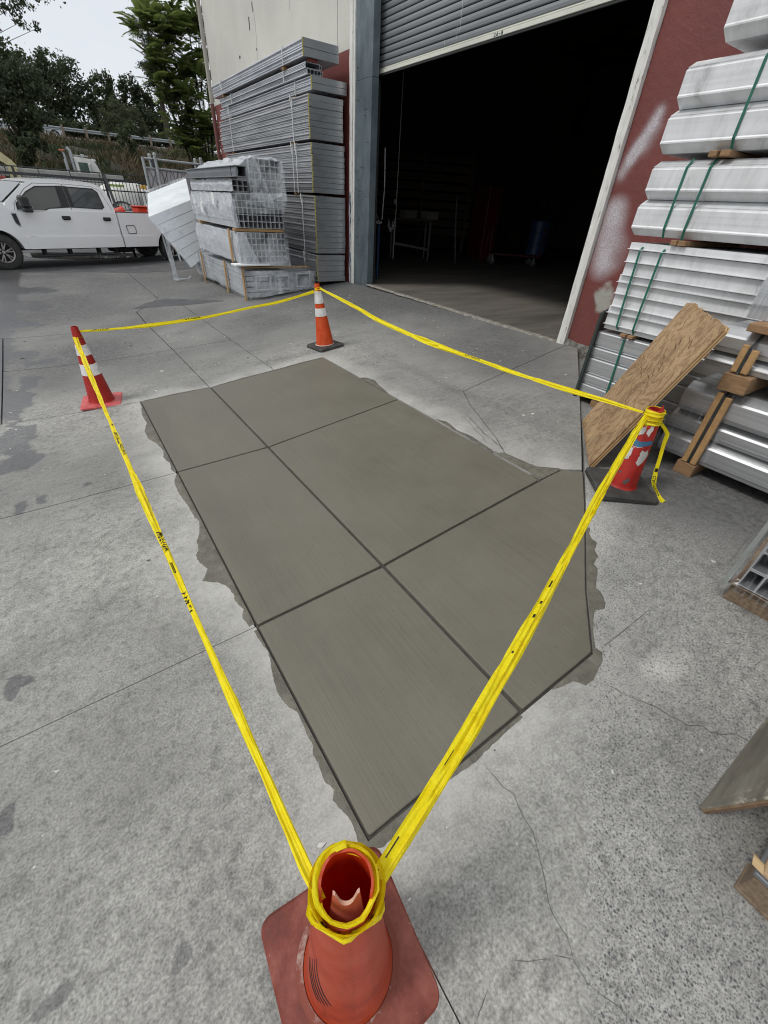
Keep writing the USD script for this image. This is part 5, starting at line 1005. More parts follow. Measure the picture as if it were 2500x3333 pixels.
FADED = cone_mat('faded_red_orange_rubber', (.52, .068, .026), (.58, .125, .068), (.32, .040, .020), scale=6, rough=.5, tl=.22)
FADEB = cone_mat('faded_red_base_rubber', (.165, .034, .022), (.31, .10, .072), (.050, .019, .016), scale=8, rough=.55)
INRED = cone_mat('inside_orange_rubber', (.78, .065, .010), (.80, .10, .03), (.6, .045, .008), scale=6, rough=.5, tl=.5)
PALE = pbr('torn_rubber', (.60, .40, .33), (.50, .28, .22), rough=.7, scale=30)
ORNG = cone_mat('bright_orange_pvc', (.70, .085, .016), (.74, .12, .04), (.48, .05, .014), scale=10, rough=.42, tl=.15)
REDC = cone_mat('red_pvc', (.42, .024, .018), (.47, .050, .040), (.27, .016, .013), scale=10, rough=.45, tl=.12)
PINKB = cone_mat('pink_red_base', (.52, .085, .085), (.58, .16, .15), (.36, .05, .05), scale=12, rough=.55)
BLKB = pbr('black_cone_base', (.028, .027, .025), (.06, .058, .054), rough=.7, scale=9, bump=.002, bscale=70)
REFL = cone_mat('white_reflective_sleeve', (.72, .71, .69), (.80, .79, .77), (.42, .41, .40), scale=13, rough=.4)
DIRTW = cone_mat('worn_white_paint', (.52, .50, .47), (.64, .62, .59), (.28, .26, .25), scale=16, rough=.6)
SCRA = pbr('black_scratch', (.03, .018, .018), (.06, .03, .03), rough=.7)
def rsq(s, r, n=5):
    p = sg.box(-s / 2, -s / 2, s / 2, s / 2).buffer(-r).buffer(r, quad_segs=n); return p
def cone_base(s, h, r, ri, ch=.008):
    """Rounded square foot with a chamfer and a round hole under the body."""
    o = np.array(rsq(s, r).exterior.coords)[:-1]; n = len(o)
    k = (s - 2 * ch) / s
    rings = [(o, 0.0), (o, h - ch), (o * k, h)]
    inner = np.array([[math.cos(a), math.sin(a)] for a in np.arctan2(o[:, 1], o[:, 0])]) * ri
    rings += [(inner, h + .002)]
    V = np.concatenate([np.column_stack([p, np.full(n, z)]) for p, z in rings]); f = []
    ccw = sg.LinearRing(o).is_ccw
    for i in range(len(rings) - 1):
        for j in range(n):
            j2 = (j + 1) % n; q = [[i * n + j, i * n + j2, (i + 1) * n + j2], [i * n + j, (i + 1) * n + j2, (i + 1) * n + j]]
            f += q if ccw else [t[::-1] for t in q]
    return V, np.array(f)
def tilt(base, top, yaw=0.0):
    z = U(np.array(top) - np.array(base)); x = np.array([math.cos(yaw), math.sin(yaw), 0]); x = U(x - z * (x @ z))
    return frame(np.array(base, float), x, np.cross(z, x), z)
def body(r0, r1, h, z0=.03, wall=.004, flare=.012, rim=None, n=48):
    """Hollow cone shell: outer skin, rim and inner skin; rim(angle) cuts the top."""
    prof = [(r0 + flare, z0 - .004), (r0 + flare * .35, z0 + .004), (r0, z0 + .016)] + [(r0 + (r1 - r0) * t, z0 + .016 + (h - z0 - .016) * t) for t in np.linspace(.06, 1, 22)]
    a = np.arange(n) * 2 * math.pi / n; V = []
    tops = np.full(n, h) if rim is None else np.array([rim(x) for x in a])
    m = len(prof)
    for k, (r, z) in enumerate(prof):
        zz = np.minimum(z, tops); rr = np.where(z > tops, r0 + (r1 - r0) * (tops - z0 - .016) / (h - z0 - .016), r)
        V.append(np.column_stack([rr * np.cos(a), rr * np.sin(a), zz]))
    for k, (r, z) in reversed(list(enumerate(prof))):
        zz = np.minimum(z, tops); rr = np.where(z > tops, r0 + (r1 - r0) * (tops - z0 - .016) / (h - z0 - .016), r) - wall
        V.append(np.column_stack([rr * np.cos(a), rr * np.sin(a), zz]))
    V = np.concatenate(V); f_out, f_in = [], []
    for i in range(2 * m - 1):
        for j in range(n):
            j2 = (j + 1) % n
            (f_out if i < m else f_in).extend([[i * n + j, i * n + j2, (i + 1) * n + j2], [i * n + j, (i + 1) * n + j2, (i + 1) * n + j]])
    return V, np.array(f_out), np.array(f_in)
def rcone(r0, r1, h, z0, z): return r0 + (r1 - r0) * (z - z0 - .016) / (h - z0 - .016)
def sleeve(r0, r1, h, z0, za, zb, off=.0022, n=48):
    return lathe([(rcone(r0, r1, h, z0, za) + .0005, za - .001), (rcone(r0, r1, h, z0, za) + off, za), (rcone(r0, r1, h, z0, zb) + off, zb), (rcone(r0, r1, h, z0, zb) + .0005, zb + .001)], n)

# near cone: broken open top, faded red
NB = np.array([.092, .156, .004]); NT = np.array([.087, .157, .797])
M0 = tilt(NB, NT, 1.50)
cn = thing('traffic_cone', 'big faded red cone nearest the camera, its top broken open', 'cone', tuple(NB), group=None)
HN = .790; R0, R1 = .112, .0415
ca_ = math.atan2(-.157, -.087) - 1.50 + math.pi * 2      # local angle that faces the camera
def nrim(a):
    d = (a - ca_ + math.pi) % (2 * math.pi) - math.pi
    z = HN + .006 * math.sin(3 * a) + .004 * math.sin(7 * a)
    if abs(d) < 1.15: z -= .052 * (1 - (d / 1.15) ** 2) ** .5
    return z
V, fo, fi = body(R0, R1, HN + .02, .028, .0042, .020, nrim, 64)
obj(cn, 'body', xf((V, fo), M0), FADED, smooth=50, loc=NB)
obj(cn, 'inside', xf((V, fi), M0), INRED, smooth=50, loc=NB)
obj(cn, 'base', xf(cone_base(.378, .026, .035, R0 + .012), M0), FADEB, smooth=35, loc=NB)
# torn tongue of rubber inside the mouth, notched
tg = []
for u in np.linspace(-1, 1, 13):
    for t in np.linspace(0, 1, 9):
        w = .021 + .010 * (1 - t); dip = .24 * math.sqrt(max(0, 1 - (u / .72) ** 2)) if abs(u) < .72 else 0
        tt = t * (1 - dip * t); zt = HN - .095 + .085 * tt; r = .0355 - .018 * tt - .006 * u * u
        tg.append((r * math.cos(ca_) - u * w * math.sin(ca_), r * math.sin(ca_) + u * w * math.cos(ca_), zt))
ii = np.arange(13 * 9).reshape(13, 9); qf_ = np.stack([ii[:-1, :-1].ravel(), ii[1:, :-1].ravel(), ii[1:, 1:].ravel(), ii[:-1, 1:].ravel()], 1)
tv = np.array(tg); tv2 = tv - np.array([math.cos(ca_), math.sin(ca_), 0]) * .0055
TQ = np.vstack([qf_, qf_[:, ::-1] + len(tv)])
rim_ = []
for i in range(12): a_, b_ = ii[i, -1], ii[i + 1, -1]; rim_.append([a_, b_, b_ + len(tv), a_ + len(tv)])
obj(cn, 'torn_tongue', xf((np.vstack([tv, tv2]), TQ), M0), cone_mat('sun_bleached_rubber', (.50, .13, .085), (.56, .20, .15), (.40, .09, .06), scale=9, rough=.6, tl=.1), smooth=50, loc=NB)
obj(cn, 'torn_edge', xf((np.vstack([tv, tv2]), np.array(rim_)), M0), PALE, loc=NB)
sg_ = []
for k in range(5):   # black scratches on the left flank
    a0 = ca_ - .95 - .085 * k; z0_ = .47 - .03 * k; L_ = .25 - .012 * k
    pts = []
    for t in np.linspace(0, 1, 10):
        a = a0 + .55 * t * t; z = z0_ - L_ * t; r = rcone(R0, R1, HN + .02, .028, z) + .0008
        pts.append((r * math.cos(a), r * math.sin(a), z))
    sg_.append(tube(np.array(pts), np.interp(np.linspace(0, 1, 10), [0, .8, 1], [.0003, .0014, .0005]), 5))
obj(cn, 'scratch', xf(cat_(sg_), M0), SCRA, loc=NB, kind='stuff')
ctk = [tube(np.array([((R1 - .001) * math.cos(ca_ + d), (R1 - .001) * math.sin(ca_ + d), z) for d, z in ((.02, HN - .06), (-.03, HN - .075), (.05, HN - .09), (.0, HN - .11))]) * [1.12, 1.12, 1], .0011, 5)]
obj(cn, 'split', xf(cat_(ctk), M0), SCRA, loc=NB)
DUSTY = pbr('pale_dust_ring', (.40, .31, .27), (.20, .055, .038), rough=.9, scale=18, detail=9, spread=(.36, .50))
obj(cn, 'dust_ring', xf(lathe([(R0 + .0245, .0285), (R0 + .019, .0292), (R0 + .012, .0318), (R0 + .0065, .0385)], 64), M0), DUSTY, smooth=True, loc=NB)

def std_cone(label, base, top, yaw, bs, hb, mb, mbody, r0, r1, h, bands, mband, bandgroup=None):
    b = np.array(base, float); M = tilt(b, top, yaw)
    t = thing('traffic_cone', label, 'cone', tuple(b))
    V, fo, fi = body(r0, r1, h, hb + .004, .004, .010)
    obj(t, 'body', xf((V, np.vstack([fo, fi])), M), mbody, smooth=50, loc=b)
    obj(t, 'base', xf(cone_base(bs, hb, .03, r0 + .006), M), mb, smooth=35, loc=b)
    for za, zb in bands: obj(t, 'sleeve', xf(sleeve(r0, r1, h, hb + .004, za, zb), M), mband, smooth=50, loc=b)
    return t, M, b
OB = np.array([2.59, 5.159, .114]); OT = np.array([2.509, 5.183, .855])
oc, MO, _ = std_cone('orange cone with two white sleeves and a black foot, farthest from the camera', OB, OT, .10, .37, .036, BLKB, ORNG, .112, .030, .742, ((.385, .475), (.53, .665)), REFL)
obj(oc, 'collar', xf(lathe([(.0345, .672), (.031, .674), (.0325, .700), (.030, .703), (.031, .742), (.027, .743), (.027, .70)], 32), MO), ORNG, smooth=40, loc=OB)
obj(oc, 'ring', xf(lathe([(.126, .041), (.122, .046), (.117, .048)], 48), MO), pbr('pale_glue', (.5, .42, .35), rough=.8), loc=OB)
RB_ = np.array([-.068, 5.128, -.172]); RT = np.array([-.080, 5.130, .575])
rc, MR, _ = std_cone('red cone with two white bands and a pink square foot, left corner of the tape', RB_, RT, -.14, .375, .022, PINKB, REDC, .116, .029, .746, ((.300, .405), (.490, .585)), REFL)
CB = np.array([2.640, 1.018, .236]); CT = np.array([2.648, 1.012, .80])
cc, MC, _ = std_cone('worn red cone with peeling white paint and blue tape beside the plywood', CB, CT, .86, .365, .034, BLKB, REDC, .088, .042, .545, (), REFL)
pt = []
def cpatch(a0, a1, z0_, z1_, seed, m, name):
    am = (a0 + a1) / 2; o = rough_line([(a0, z0_ + .01), (am, z0_ - .006), (a1 - .01, z0_ + .012), (a1, (z0_ + z1_) / 2), (a1 - .006, z1_), (am, z1_ - .012), (a0 + .008, z1_ - .004)], .022, .006, seed); pg = sg.Polygon(o).buffer(0)
    pg = max(pg.geoms, key=lambda g: g.area) if hasattr(pg, 'geoms') else pg
    v, f = tri_poly(pg, .012, lambda x, y: x * 0)
    r = rcone(.088, .042, .545, .038, v[:, 1]) + .0012; a = v[:, 0] / .07
    obj(cc, name, xf((np.column_stack([r * np.cos(a), r * np.sin(a), v[:, 1]]), f), MC), m, loc=CB)
cam_c = math.atan2(-1.018, -2.64) - .86
for k, (d0, d1, z0_, z1_, m_, nm) in enumerate(((-.95, -.30, .225, .315, DIRTW, 'paint_patch'), (.30, .95, .215, .31, DIRTW, 'paint_patch'), (-.95, -.1, .385, .45, DIRTW, 'paint_patch'), (.05, .55, .395, .46, DIRTW, 'paint_patch'), (-1.2, 1.2, .330, .372, pbr('blue_tape', (.035, .13, .24), (.06, .17, .27), rough=.5, scale=20), 'blue_tape'), (-1.15, .8, .316, .328, DIRTW, 'paint_patch'), (.05, .50, .075, .115, pbr('grey_scuff', (.06, .065, .065), (.12, .11, .11), rough=.7), 'scuff'), (-.6, -.42, .115, .15, pbr('grey_scuff', (.06, .065, .065)), 'scuff'))):
    cpatch((cam_c + d0) * .07, (cam_c + d1) * .07, z0_, z1_, 90 + k, m_, nm)
fl_ = []
for u in np.linspace(-.5, .5, 7):
    for t in np.linspace(0, 1, 5): fl_.append(((.040 - .012 * t) * math.cos(cam_c + .9 + u * (1.3 - t)), (.040 - .012 * t) * math.sin(cam_c + .9 + u * (1.3 - t)), .535 + .045 * t))
ii = np.arange(35).reshape(7, 5)
obj(cc, 'torn_tip', xf((np.array(fl_), np.stack([ii[:-1, :-1].ravel(), ii[1:, :-1].ravel(), ii[1:, 1:].ravel(), ii[:-1, 1:].ravel()], 1)), MC), REDC, smooth=50, loc=CB)

# ================================================================== CAUTION TAPE
TAPE = mat('yellow_tape_plastic', {
    'g': ('geometry', {}), 'n': ('noise_texture', {'scale': 26.0, 'detail': 5.0, 'roughness': .6}), 'n2': ('noise_texture', {'scale': 120.0, 'detail': 3.0}), 'r': ('rgb_ramp', {'ramp': [(.3, (.86, .68, .010)), (.55, (.95, .83, .016)), (.8, (.96, .88, .05))]}),
    'b': ('bump', {'strength': .7, 'distance': .004}), 'p': ('principled_bsdf', {'roughness': .38, 'specular_ior_level': .35}), 't': ('translucent_bsdf', {'color': (.94, .74, .008)}), 'm': ('mix_closure', {'fac': .32})},
    [('g.position', 'n.vector'), ('g.position', 'n2.vector'), ('n.fac', 'r.fac'), ('r.color', 'p.base_color'), ('n2.fac', 'b.height'), ('b.normal', 'p.normal'), ('p.BSDF', 'm.closure1'), ('t.BSDF', 'm.closure2')], surface='m.closure')
INK = pbr('tape_black_ink', (.012, .011, .010), (.02, .018, .015), rough=.4)
tp = thing('caution_tape', 'crumpled yellow caution tape strung round the four cones', 'tape')
class Ribbon:
    """A strip of tape along a 3-D line; at(s, c) maps length s (m) and c in -1..1 across to a point on its creased surface."""
    def __init__(self, pts, widths, up, roll=0.0, rollamp=.5, crease=.35, seed=0, smooth=True, wig=.5):
        P = np.asarray(pts, float); d = np.concatenate([[0], np.cumsum(np.linalg.norm(np.diff(P, axis=0), axis=1))])
        self.L = d[-1]; n = max(int(self.L / .012), 8); self.s = np.linspace(0, self.L, n)
        from scipy.interpolate import PchipInterpolator
        C = np.column_stack([PchipInterpolator(d, P[:, k])(self.s) for k in range(3)]) if smooth else np.column_stack([np.interp(self.s, d, P[:, k]) for k in range(3)])
        w = np.interp(self.s, d, widths)
        T = np.gradient(C, axis=0); T /= np.linalg.norm(T, axis=1)[:, None]
        S = np.cross(T, np.broadcast_to(np.asarray(up, float), T.shape)); S /= np.linalg.norm(S, axis=1)[:, None]; N = np.cross(S, T)
        z0 = np.zeros(n)
        nz = lambda f, k: meshkit.fbm(np.column_stack([self.s * f, z0 + k * 5.7, z0 + seed]), 3, seed + k) - .5
        r = roll + rollamp * 2 * nz(2.5, 1) + .25 * nz(11, 2)
        self.S = S * np.cos(r)[:, None] + N * np.sin(r)[:, None]; self.N = -S * np.sin(r)[:, None] + N * np.cos(r)[:, None]
        self.C, self.w, self.seed, self.crease, self.wig = C, w, seed, crease, wig
        self.k1, self.k2, self.k3 = .5 * nz(3, 3), nz(6, 4), nz(16, 5)
    def at(self, s, c, lift=0.0):
        s = np.asarray(s, float); c = np.asarray(c, float)
        g = lambda a: np.stack([np.interp(s, self.s, a[:, k]) for k in range(a.shape[1])], -1) if a.ndim == 2 else np.interp(s, self.s, a)
        w = g(self.w)
        tri = lambda x: 4 * np.abs(x / 2 - np.floor(x / 2 + .5)) - 1
        ph = g(self.k1) * 5 + g(self.k2) * 1.2 + s * .35
        h = w * self.crease * (.55 * tri(c * 1.15 + ph) + .38 * tri(c * 2.3 - ph * 1.3 + .4) + g(self.k3) * .35)
        e = 1 + self.wig * .35 * g(self.k3) * np.sign(c)
        return g(self.C) + g(self.S) * (c * w / 2 * e)[..., None] + g(self.N) * (h + lift)[..., None]
    def mesh(self, k=21, lift=0.0):
        c = np.linspace(-1, 1, k); SS, CC = np.meshgrid(self.s, c, indexing='ij'); v = self.at(SS.ravel(), CC.ravel(), lift)
        n = len(self.s); ii = np.arange(n * k).reshape(n, k)
        return v, np.stack([ii[:-1, :-1].ravel(), ii[1:, :-1].ravel(), ii[1:, 1:].ravel(), ii[:-1, 1:].ravel()], 1)
    def text(self, txt, s0, scale, c0=0.0, span=1.6, flip=False, squeeze=1.0, lift=.0012):
        """Lettering laid on the tape: runs along s from s0, spans `span` of its half widths, cut at the folds."""
        m = meshkit.text_mesh(txt, 1.0, .01, bold=True); v = np.array(m.vertices); f = np.array(m.faces)
        keep = (v[f][:, :, 2] > .005).all(1); m2 = trimesh.Trimesh(v, f[keep], process=False); m2.remove_unreferenced_vertices()
        for _ in range(2): m2 = m2.subdivide()
        v = np.array(m2.vertices); s = s0 + v[:, 0] * scale * squeeze * (1 if not flip else 1); c = c0 + (v[:, 1] - .5) * span * (-1 if flip else 1)
        c = np.clip(c, -.96, .96); ok = s < self.L - .002
        s = np.clip(s, 0, self.L)
        out = self.at(s, c, lift); out2 = self.at(s, c, -lift)
        F_ = np.array(m2.faces); F_ = F_[(np.abs(np.diff(c[F_], axis=1)).max(1) > 1e-5)] if len(F_) else F_
        return out, F_
    def patch(self, s0, s1, c0, c1, lift=.0011):
        u, v = np.meshgrid(np.linspace(s0, s1, 8), np.linspace(c0, c1, 6), indexing='ij'); p = self.at(u.ravel(), v.ravel(), lift); ii = np.arange(48).reshape(8, 6)
        return p, np.stack([ii[:-1, :-1].ravel(), ii[1:, :-1].ravel(), ii[1:, 1:].ravel(), ii[:-1, 1:].ravel()], 1)
TL = [(.052, .165, .765, .018), (.041, .213, .751, .025), (.041, .276, .744, .020), (.044, .331, .734, .020), (.032, .419, .725, .016), (.021, .590, .704, .026), (.025, .723, .688, .022), (.018, .845, .674, .019), (.021, .98, .659, .021), (.024, 1.106, .645, .022), (.013, 1.342, .622, .024), (.006, 1.582, .600, .037), (-.013, 1.805, .580, .050), (-.018, 2.149, .554, .026), (-.021, 2.355, .540, .031), (-.021, 2.580, .527, .038), (-.036, 2.929, .509, .028), (-.070, 3.543, .487, .040), (-.073, 4.236, .477, .050), (-.090, 4.731, .479, .058), (-.100, 5.10, .488, .048)]
TT = [(-.02, 5.151, .525, .026), (.098, 5.152, .521, .028), (.326, 5.155, .523, .030), (.529, 5.157, .529, .050), (.822, 5.16, .545, .041), (.99, 5.162, .558, .046), (1.123, 5.164, .567, .036), (1.338, 5.167, .593, .032), (1.639, 5.17, .635, .033), (1.956, 5.174, .67, .038), (2.292, 5.178, .733, .039), (2.466, 5.18, .768, .046)]
TR = [(2.521, 5.130, .812, .030), (2.521, 5.058, .806, .026), (2.533, 4.645, .774, .042), (2.545, 4.23, .74, .047), (2.556, 3.856, .70, .052), (2.57, 3.397, .682, .050), (2.581, 3.021, .675, .070), (2.589, 2.745, .676, .046), (2.599, 2.412, .685, .032), (2.606, 2.173, .687, .040), (2.615, 1.891, .697, .038), (2.623, 1.595, .710, .044), (2.631, 1.32, .728, .033), (2.635, 1.19, .734, .026), (2.639, 1.075, .740, .018)]
TN = [(2.602, 1.030, .744, .018), (2.457, 1.001, .728, .038), (2.233, .915, .706, .041), (1.998, .824, .689, .037), (1.833, .765, .680, .042), (1.693, .715, .676, .046), (1.511, .650, .671, .040), (1.291, .562, .673, .038), (1.137, .502, .676, .038), (.85, .395, .693, .042), (.58, .292, .707, .045), (.448, .247, .718, .043), (.365, .218, .728, .037), (.281, .189, .736, .037), (.205, .160, .748, .037), (.138, .146, .755, .033)]
def A3(t, k=None):
    P = np.array([p[:3] for p in t]); w = [p[3] * .78 for p in t]
    if k is not None:        # pulled taut: one gentle curve in plan
        a, b = (1, 0) if k == 'y' else (0, 1)
        d = P[:, a]; P[:, b] = np.polyval(np.polyfit(d, P[:, b], 3), d)
    return P, w
rbL = Ribbon(*A3(TL, 'y'), (0, 0, 1), roll=.15, rollamp=.85, crease=.25, seed=3)
TT = [(-.075, 5.14, .520, .022)] + TT
rbT = Ribbon(*A3(TT), (0, -.75, .66), roll=.0, rollamp=.8, crease=.25, seed=5)
rbR = Ribbon(*A3(TR), (-.75, -.1, .66), roll=.0, rollamp=.8, crease=.25, seed=7)
rbN = Ribbon(*A3(TN, 'x'), (-.1, -.25, 1), roll=.1, rollamp=.6, crease=.25, seed=9)
TN = [tuple(p) + (w_[3],) for p, w_ in zip(A3(TN, 'x')[0], TN)]; TL = [tuple(p) + (w_[3],) for p, w_ in zip(A3(TL, 'y')[0], TL)]
rbN2 = Ribbon([(p[0] + .004, p[1] - .011, p[2] - .010) for p in TN], [p[3] * .62 for p in TN], (-.1, -.5, 1), roll=.6, rollamp=.8, crease=.25, seed=10)
rbL2 = Ribbon([(p[0] + .006, p[1], p[2] - .005) for p in TL], [p[3] * .55 for p in TL], (.3, 0, 1), roll=-.3, rollamp=.5, crease=.22, seed=12)
for r_ in (rbL, rbT, rbR, rbN, rbN2, rbL2): obj(tp, 'strand', r_.mesh(), TAPE, smooth=28)
def letters(r_, items):
    for it in items: obj(tp, 'lettering', r_.patch(*it[1:]) if it[0] == 'box' else r_.text(*it), INK)
letters(rbL, [('AUTION', 1.16, .048, .75, 2.6, False, .55), ('box', 1.02, 1.085, -.55, .25), ('CAU', .80, .05, -.75, 2.4, False, .7), ('CAUTION', 2.15, .040, .35, 1.3, True, .55), ('CAUTION', 2.36, .034, .1, 1.2, False, .6), ('box', 2.32, 2.36, -.5, .3), ('box', 2.62, 2.65, .2, .7)])
obj(tp, 'brand_lettering', (rbL.text('Empire', 1.026, .014, -.15, .45, False, 1.0, .0022)), TAPE)
letters(rbN, [('box', 1.66, 1.70, .15, .38), ('box', 1.78, 1.795, .1, .35), ('box', 1.85, 1.867, .05, .3), ('box', 2.02, 2.03, .2, .36), ('box', 2.36, 2.40, .30, .42), ('box', 2.56, 2.60, .3, .45), ('box', 2.62, 2.635, .3, .42)])
letters(rbT, [('CAUTION', 1.00, .045, -1.2, 2.0, False, .6), ('CAUTION', .12, .040, -.6, 1.5, False, .6)])
letters(rbR, [('CAUTION', 2.55, .045, -1.1, 2.0, False, .6)])
# loops knotted round the cone tops
def wrap(M, r, z0_, z1_, w, n, seed, up=(0, 0, 1), a0=0.0, turns=1.0, slope=0.0, amp=.010, crease=.16, roll=1.35):
    a = np.linspace(a0, a0 + 2 * math.pi * turns, n); rr = np.random.default_rng(seed)
    z = np.interp(np.linspace(0, 1, n), [0, 1], [z0_, z1_]) + slope * np.cos(a - a0) + rr.uniform(-amp, amp, n)
    rad = (r(z) if callable(r) else r) + .003 + rr.uniform(0, .003, n)
    p = np.column_stack([rad * np.cos(a), rad * np.sin(a), z]) @ M[:3, :3].T + M[:3, 3]
    ax = M[:3, 2]
    R_ = Ribbon(p, np.full(n, w), ax, roll=roll, rollamp=.12, crease=crease, seed=seed, smooth=False)
    obj(tp, 'loop', R_.mesh(), TAPE, smooth=45); return R_
rn = lambda z: rcone(R0, R1, HN + .02, .028, np.minimum(z, HN))
wrap(M0, rn, HN - .004, HN - .012, .030, 15, 61, a0=ca_ + math.pi, amp=.003)
w2 = wrap(M0, lambda z: rn(z) + .004, HN - .054, HN - .052, .056, 17, 62, a0=ca_ + math.pi, slope=-.012, amp=.003, crease=.04)
wrap(M0, lambda z: rn(z) + .009, HN - .078, HN - .082, .036, 7, 63, a0=ca_ + math.pi, slope=-.040, amp=.004)
half = w2.L * .5
letters(w2, [('box', half - .050, half - .037, -.5, .25), ('box', half - .020, half - .013, -.62, .15), ('box', half + .006, half + .024, -.62, .18), ('box', half + .042, half + .056, -.5, .25)])
wrap(MO, .034, .655, .69, .045, 14, 64, turns=2.0, amp=.006)
wrap(MR, .036, .640, .646, .034, 12, 65, turns=1.2, amp=.004)
rcz = lambda z: rcone(.088, .042, .545, .038, z)
wrap(MC, lambda z: rcz(np.minimum(z, .54)) + .003, .512, .522, .052, 9, 66, amp=.004)
wrap(MC, rcz, .462, .470, .034, 9, 67, amp=.003)
wrap(MC, lambda z: rcz(z) + .005, .500, .482, .030, 9, 68, amp=.008)
# loose end hanging from the right cone
def aim(px, py, dist):
    d = np.array(RIGHT) * (px - 1250) / 1348.8 + np.array(DOWN) * (py - 1666.5) / 1348.8 + np.array(FWD); d /= math.hypot(d[0], d[1]); return np.array([0, 0, 1.65]) + d * dist
TE = [(2.700, .985, .700, .022), (2.735, .955, .660, .026), (2.752, .935, .630, .030), (2.745, .925, .560, .026), (2.735, .905, .470, .026), (2.725, .890, .400, .030), (2.716, .872, .345, .036), (2.722, .858, .310, .026), (2.735, .846, .290, .020), (2.742, .828, .268, .020), (2.735, .800, .250, .026), (2.712, .765, .245, .036)]
rbE = Ribbon(*A3(TE), (-.9, -.3, .35), roll=.0, rollamp=.4, crease=.2, seed=15, smooth=False)
obj(tp, 'loose_end', rbE.mesh(), TAPE, smooth=45)
letters(rbE, [('box', rbE.L * .56, rbE.L * .60, -.9, .6), ('CAUTION', rbE.L * .64, .028, 0.0, 1.2, False, .8)])
# ================================================================== WHITE CREW-CAB PICKUP
TRK = np.array([-1.17, 16.3, -.27]); TA = .33
TM = frame(TRK, (math.cos(TA), math.sin(TA), 0), (-math.sin(TA), math.cos(TA), 0), (0, 0, 1))
WPAINT = mat('white_truck_paint', {'tc': ('texture_coordinate', {}), 'n': ('noise_texture', {'scale': 3.0, 'detail': 6.0}), 'sep': ('separate_xyz', {}), 'zr': ('map_range', {'from_min': .45, 'from_max': .95, 'to_min': .55, 'to_max': 0.0}), 'f': ('math', {'math_type': 'multiply', 'use_clamp': True}),
    'r': ('rgb_ramp', {'ramp': [(.3, (.80, .81, .82)), (.7, (.85, .85, .85))]}), 'm': ('mix', {'color2': (.50, .48, .44)}), 'p': ('principled_bsdf', {'roughness': .35, 'coat_weight': .8, 'coat_roughness': .06})},
    [('tc.object', 'n.vector'), ('tc.object', 'sep.vector'), ('sep.z', 'zr.value'), ('n.fac', 'f.value1'), ('zr.result', 'f.value2'), ('n.fac', 'r.fac'), ('r.color', 'm.color1'), ('f.value', 'm.fac'), ('m.color', 'p.base_color')])
GLASS = mat('tinted_truck_glass', {'n': ('noise_texture', {'scale': 1.0}), 'p': ('principled_bsdf', {'base_color': (.06, .065, .066), 'roughness': .04, 'specular_ior_level': .8, 'ior': 1.6})}, [])
BLACKP = pbr('black_trim_plastic', (.018, .018, .019), (.03, .03, .031), rough=.5)
CHROME = pbr('chrome', (.72, .72, .72), (.62, .62, .62), rough=.12, metal=1.0)
RUBBER = pbr('tyre_rubber', (.022, .022, .022), (.04, .039, .037), rough=.8, scale=12)
ALLOY = pbr('alloy_wheel', (.50, .48, .46), (.38, .36, .35), rough=.3, metal=.85)
UNDER = pbr('underbody_black', (.010, .010, .010), (.02, .02, .02), rough=.8)
tk = thing('pickup_truck', 'white crew cab pickup truck with a black ladder step parked in the yard', 'pickup truck', tuple(TRK))
# everything below is in the truck's own frame: u to the rear, v away from the near side, z up
def tobj(name, m, mt, smooth=False, parent=tk, label=None):
    m = xf(m, TM); return obj(parent, name, (m[0] - TRK, m[1]), mt, smooth=smooth, label=label)
WB, TR_ = 4.78, .41
def arch(poly, u, r=.50, cz=.41): return poly.difference(sg.Point(u, cz).buffer(r, 24))
def extr_v(poly, v0, v1, shear=None):
    """Prism of a (u, z) outline across the truck's width; shear(z) moves the near skin inward."""
    v, f = extrude(poly, 1.0); vv = np.where(v[:, 2] > .5, v1, v0)
    if shear: 
        s = shear(v[:, 1]); vv = np.where(v[:, 2] > .5, v1 - s, v0 + s)
    return np.column_stack([v[:, 0], vv, v[:, 1]]), f[:, ::-1]
W_ = 2.03
tum = lambda z: np.maximum(0, (z - 1.30)) * .24
bodyp = sg.Polygon([(-.96, .55), (-.95, 1.18), (-.80, 1.32), (-.2, 1.44), (.38, 1.49), (.46, 1.345), (3.145, 1.345), (3.15, .47), (.60, .47), (-.5, .5)])
bodyp = arch(bodyp, 0)
tobj('front_body', extr_v(bodyp.buffer(-.02).buffer(.02), .025, W_ - .025), WPAINT)
bedp = arch(sg.Polygon([(3.185, .46), (3.185, 1.345), (6.02, 1.345), (6.05, 1.30), (6.05, .75), (5.97, .50)]), WB, .52)
bp = bedp.buffer(-.03).buffer(.03)
tobj('bed_side', extr_v(bp, .015, .10), WPAINT); tobj('bed_side', extr_v(bp, W_ - .10, W_ - .015), WPAINT)
tobj('bed_floor', box(3.19, 6.02, .10, W_ - .10, .80, .86), UNDER); tobj('tailgate', box(5.97, 6.05, .1, W_ - .1, .75, 1.34, .02), WPAINT); tobj('bed_front', box(3.18, 3.22, .1, W_ - .1, .8, 1.33), WPAINT)
for v0 in (.015, W_ - .115): tobj('rail_cap', box(3.185, 6.02, v0, v0 + .10, 1.346, 1.366, .006), BLACKP)
lower = arch(sg.Polygon([(.62, .47), (.62, .77), (6.04, .77), (6.03, .52), (5.97, .47)]), WB, .53)
for (a, b) in ((.62, 3.15), (3.185, WB - .5), (WB + .5, 6.04)):
    tobj('rocker', extr_v(lower.intersection(sg.box(a, .4, b, .755)).buffer(-.01).buffer(.01), -.004, .03), WPAINT)
cab = sg.Polygon([(.40, 1.34), (.46, 1.49), (1.03, 1.90), (1.22, 1.985), (1.60, 2.022), (1.96, 2.034), (2.45, 2.022), (2.78, 1.995), (2.95, 1.935), (3.05, 1.86), (3.115, 1.70), (3.16, 1.40), (3.15, 1.34)])
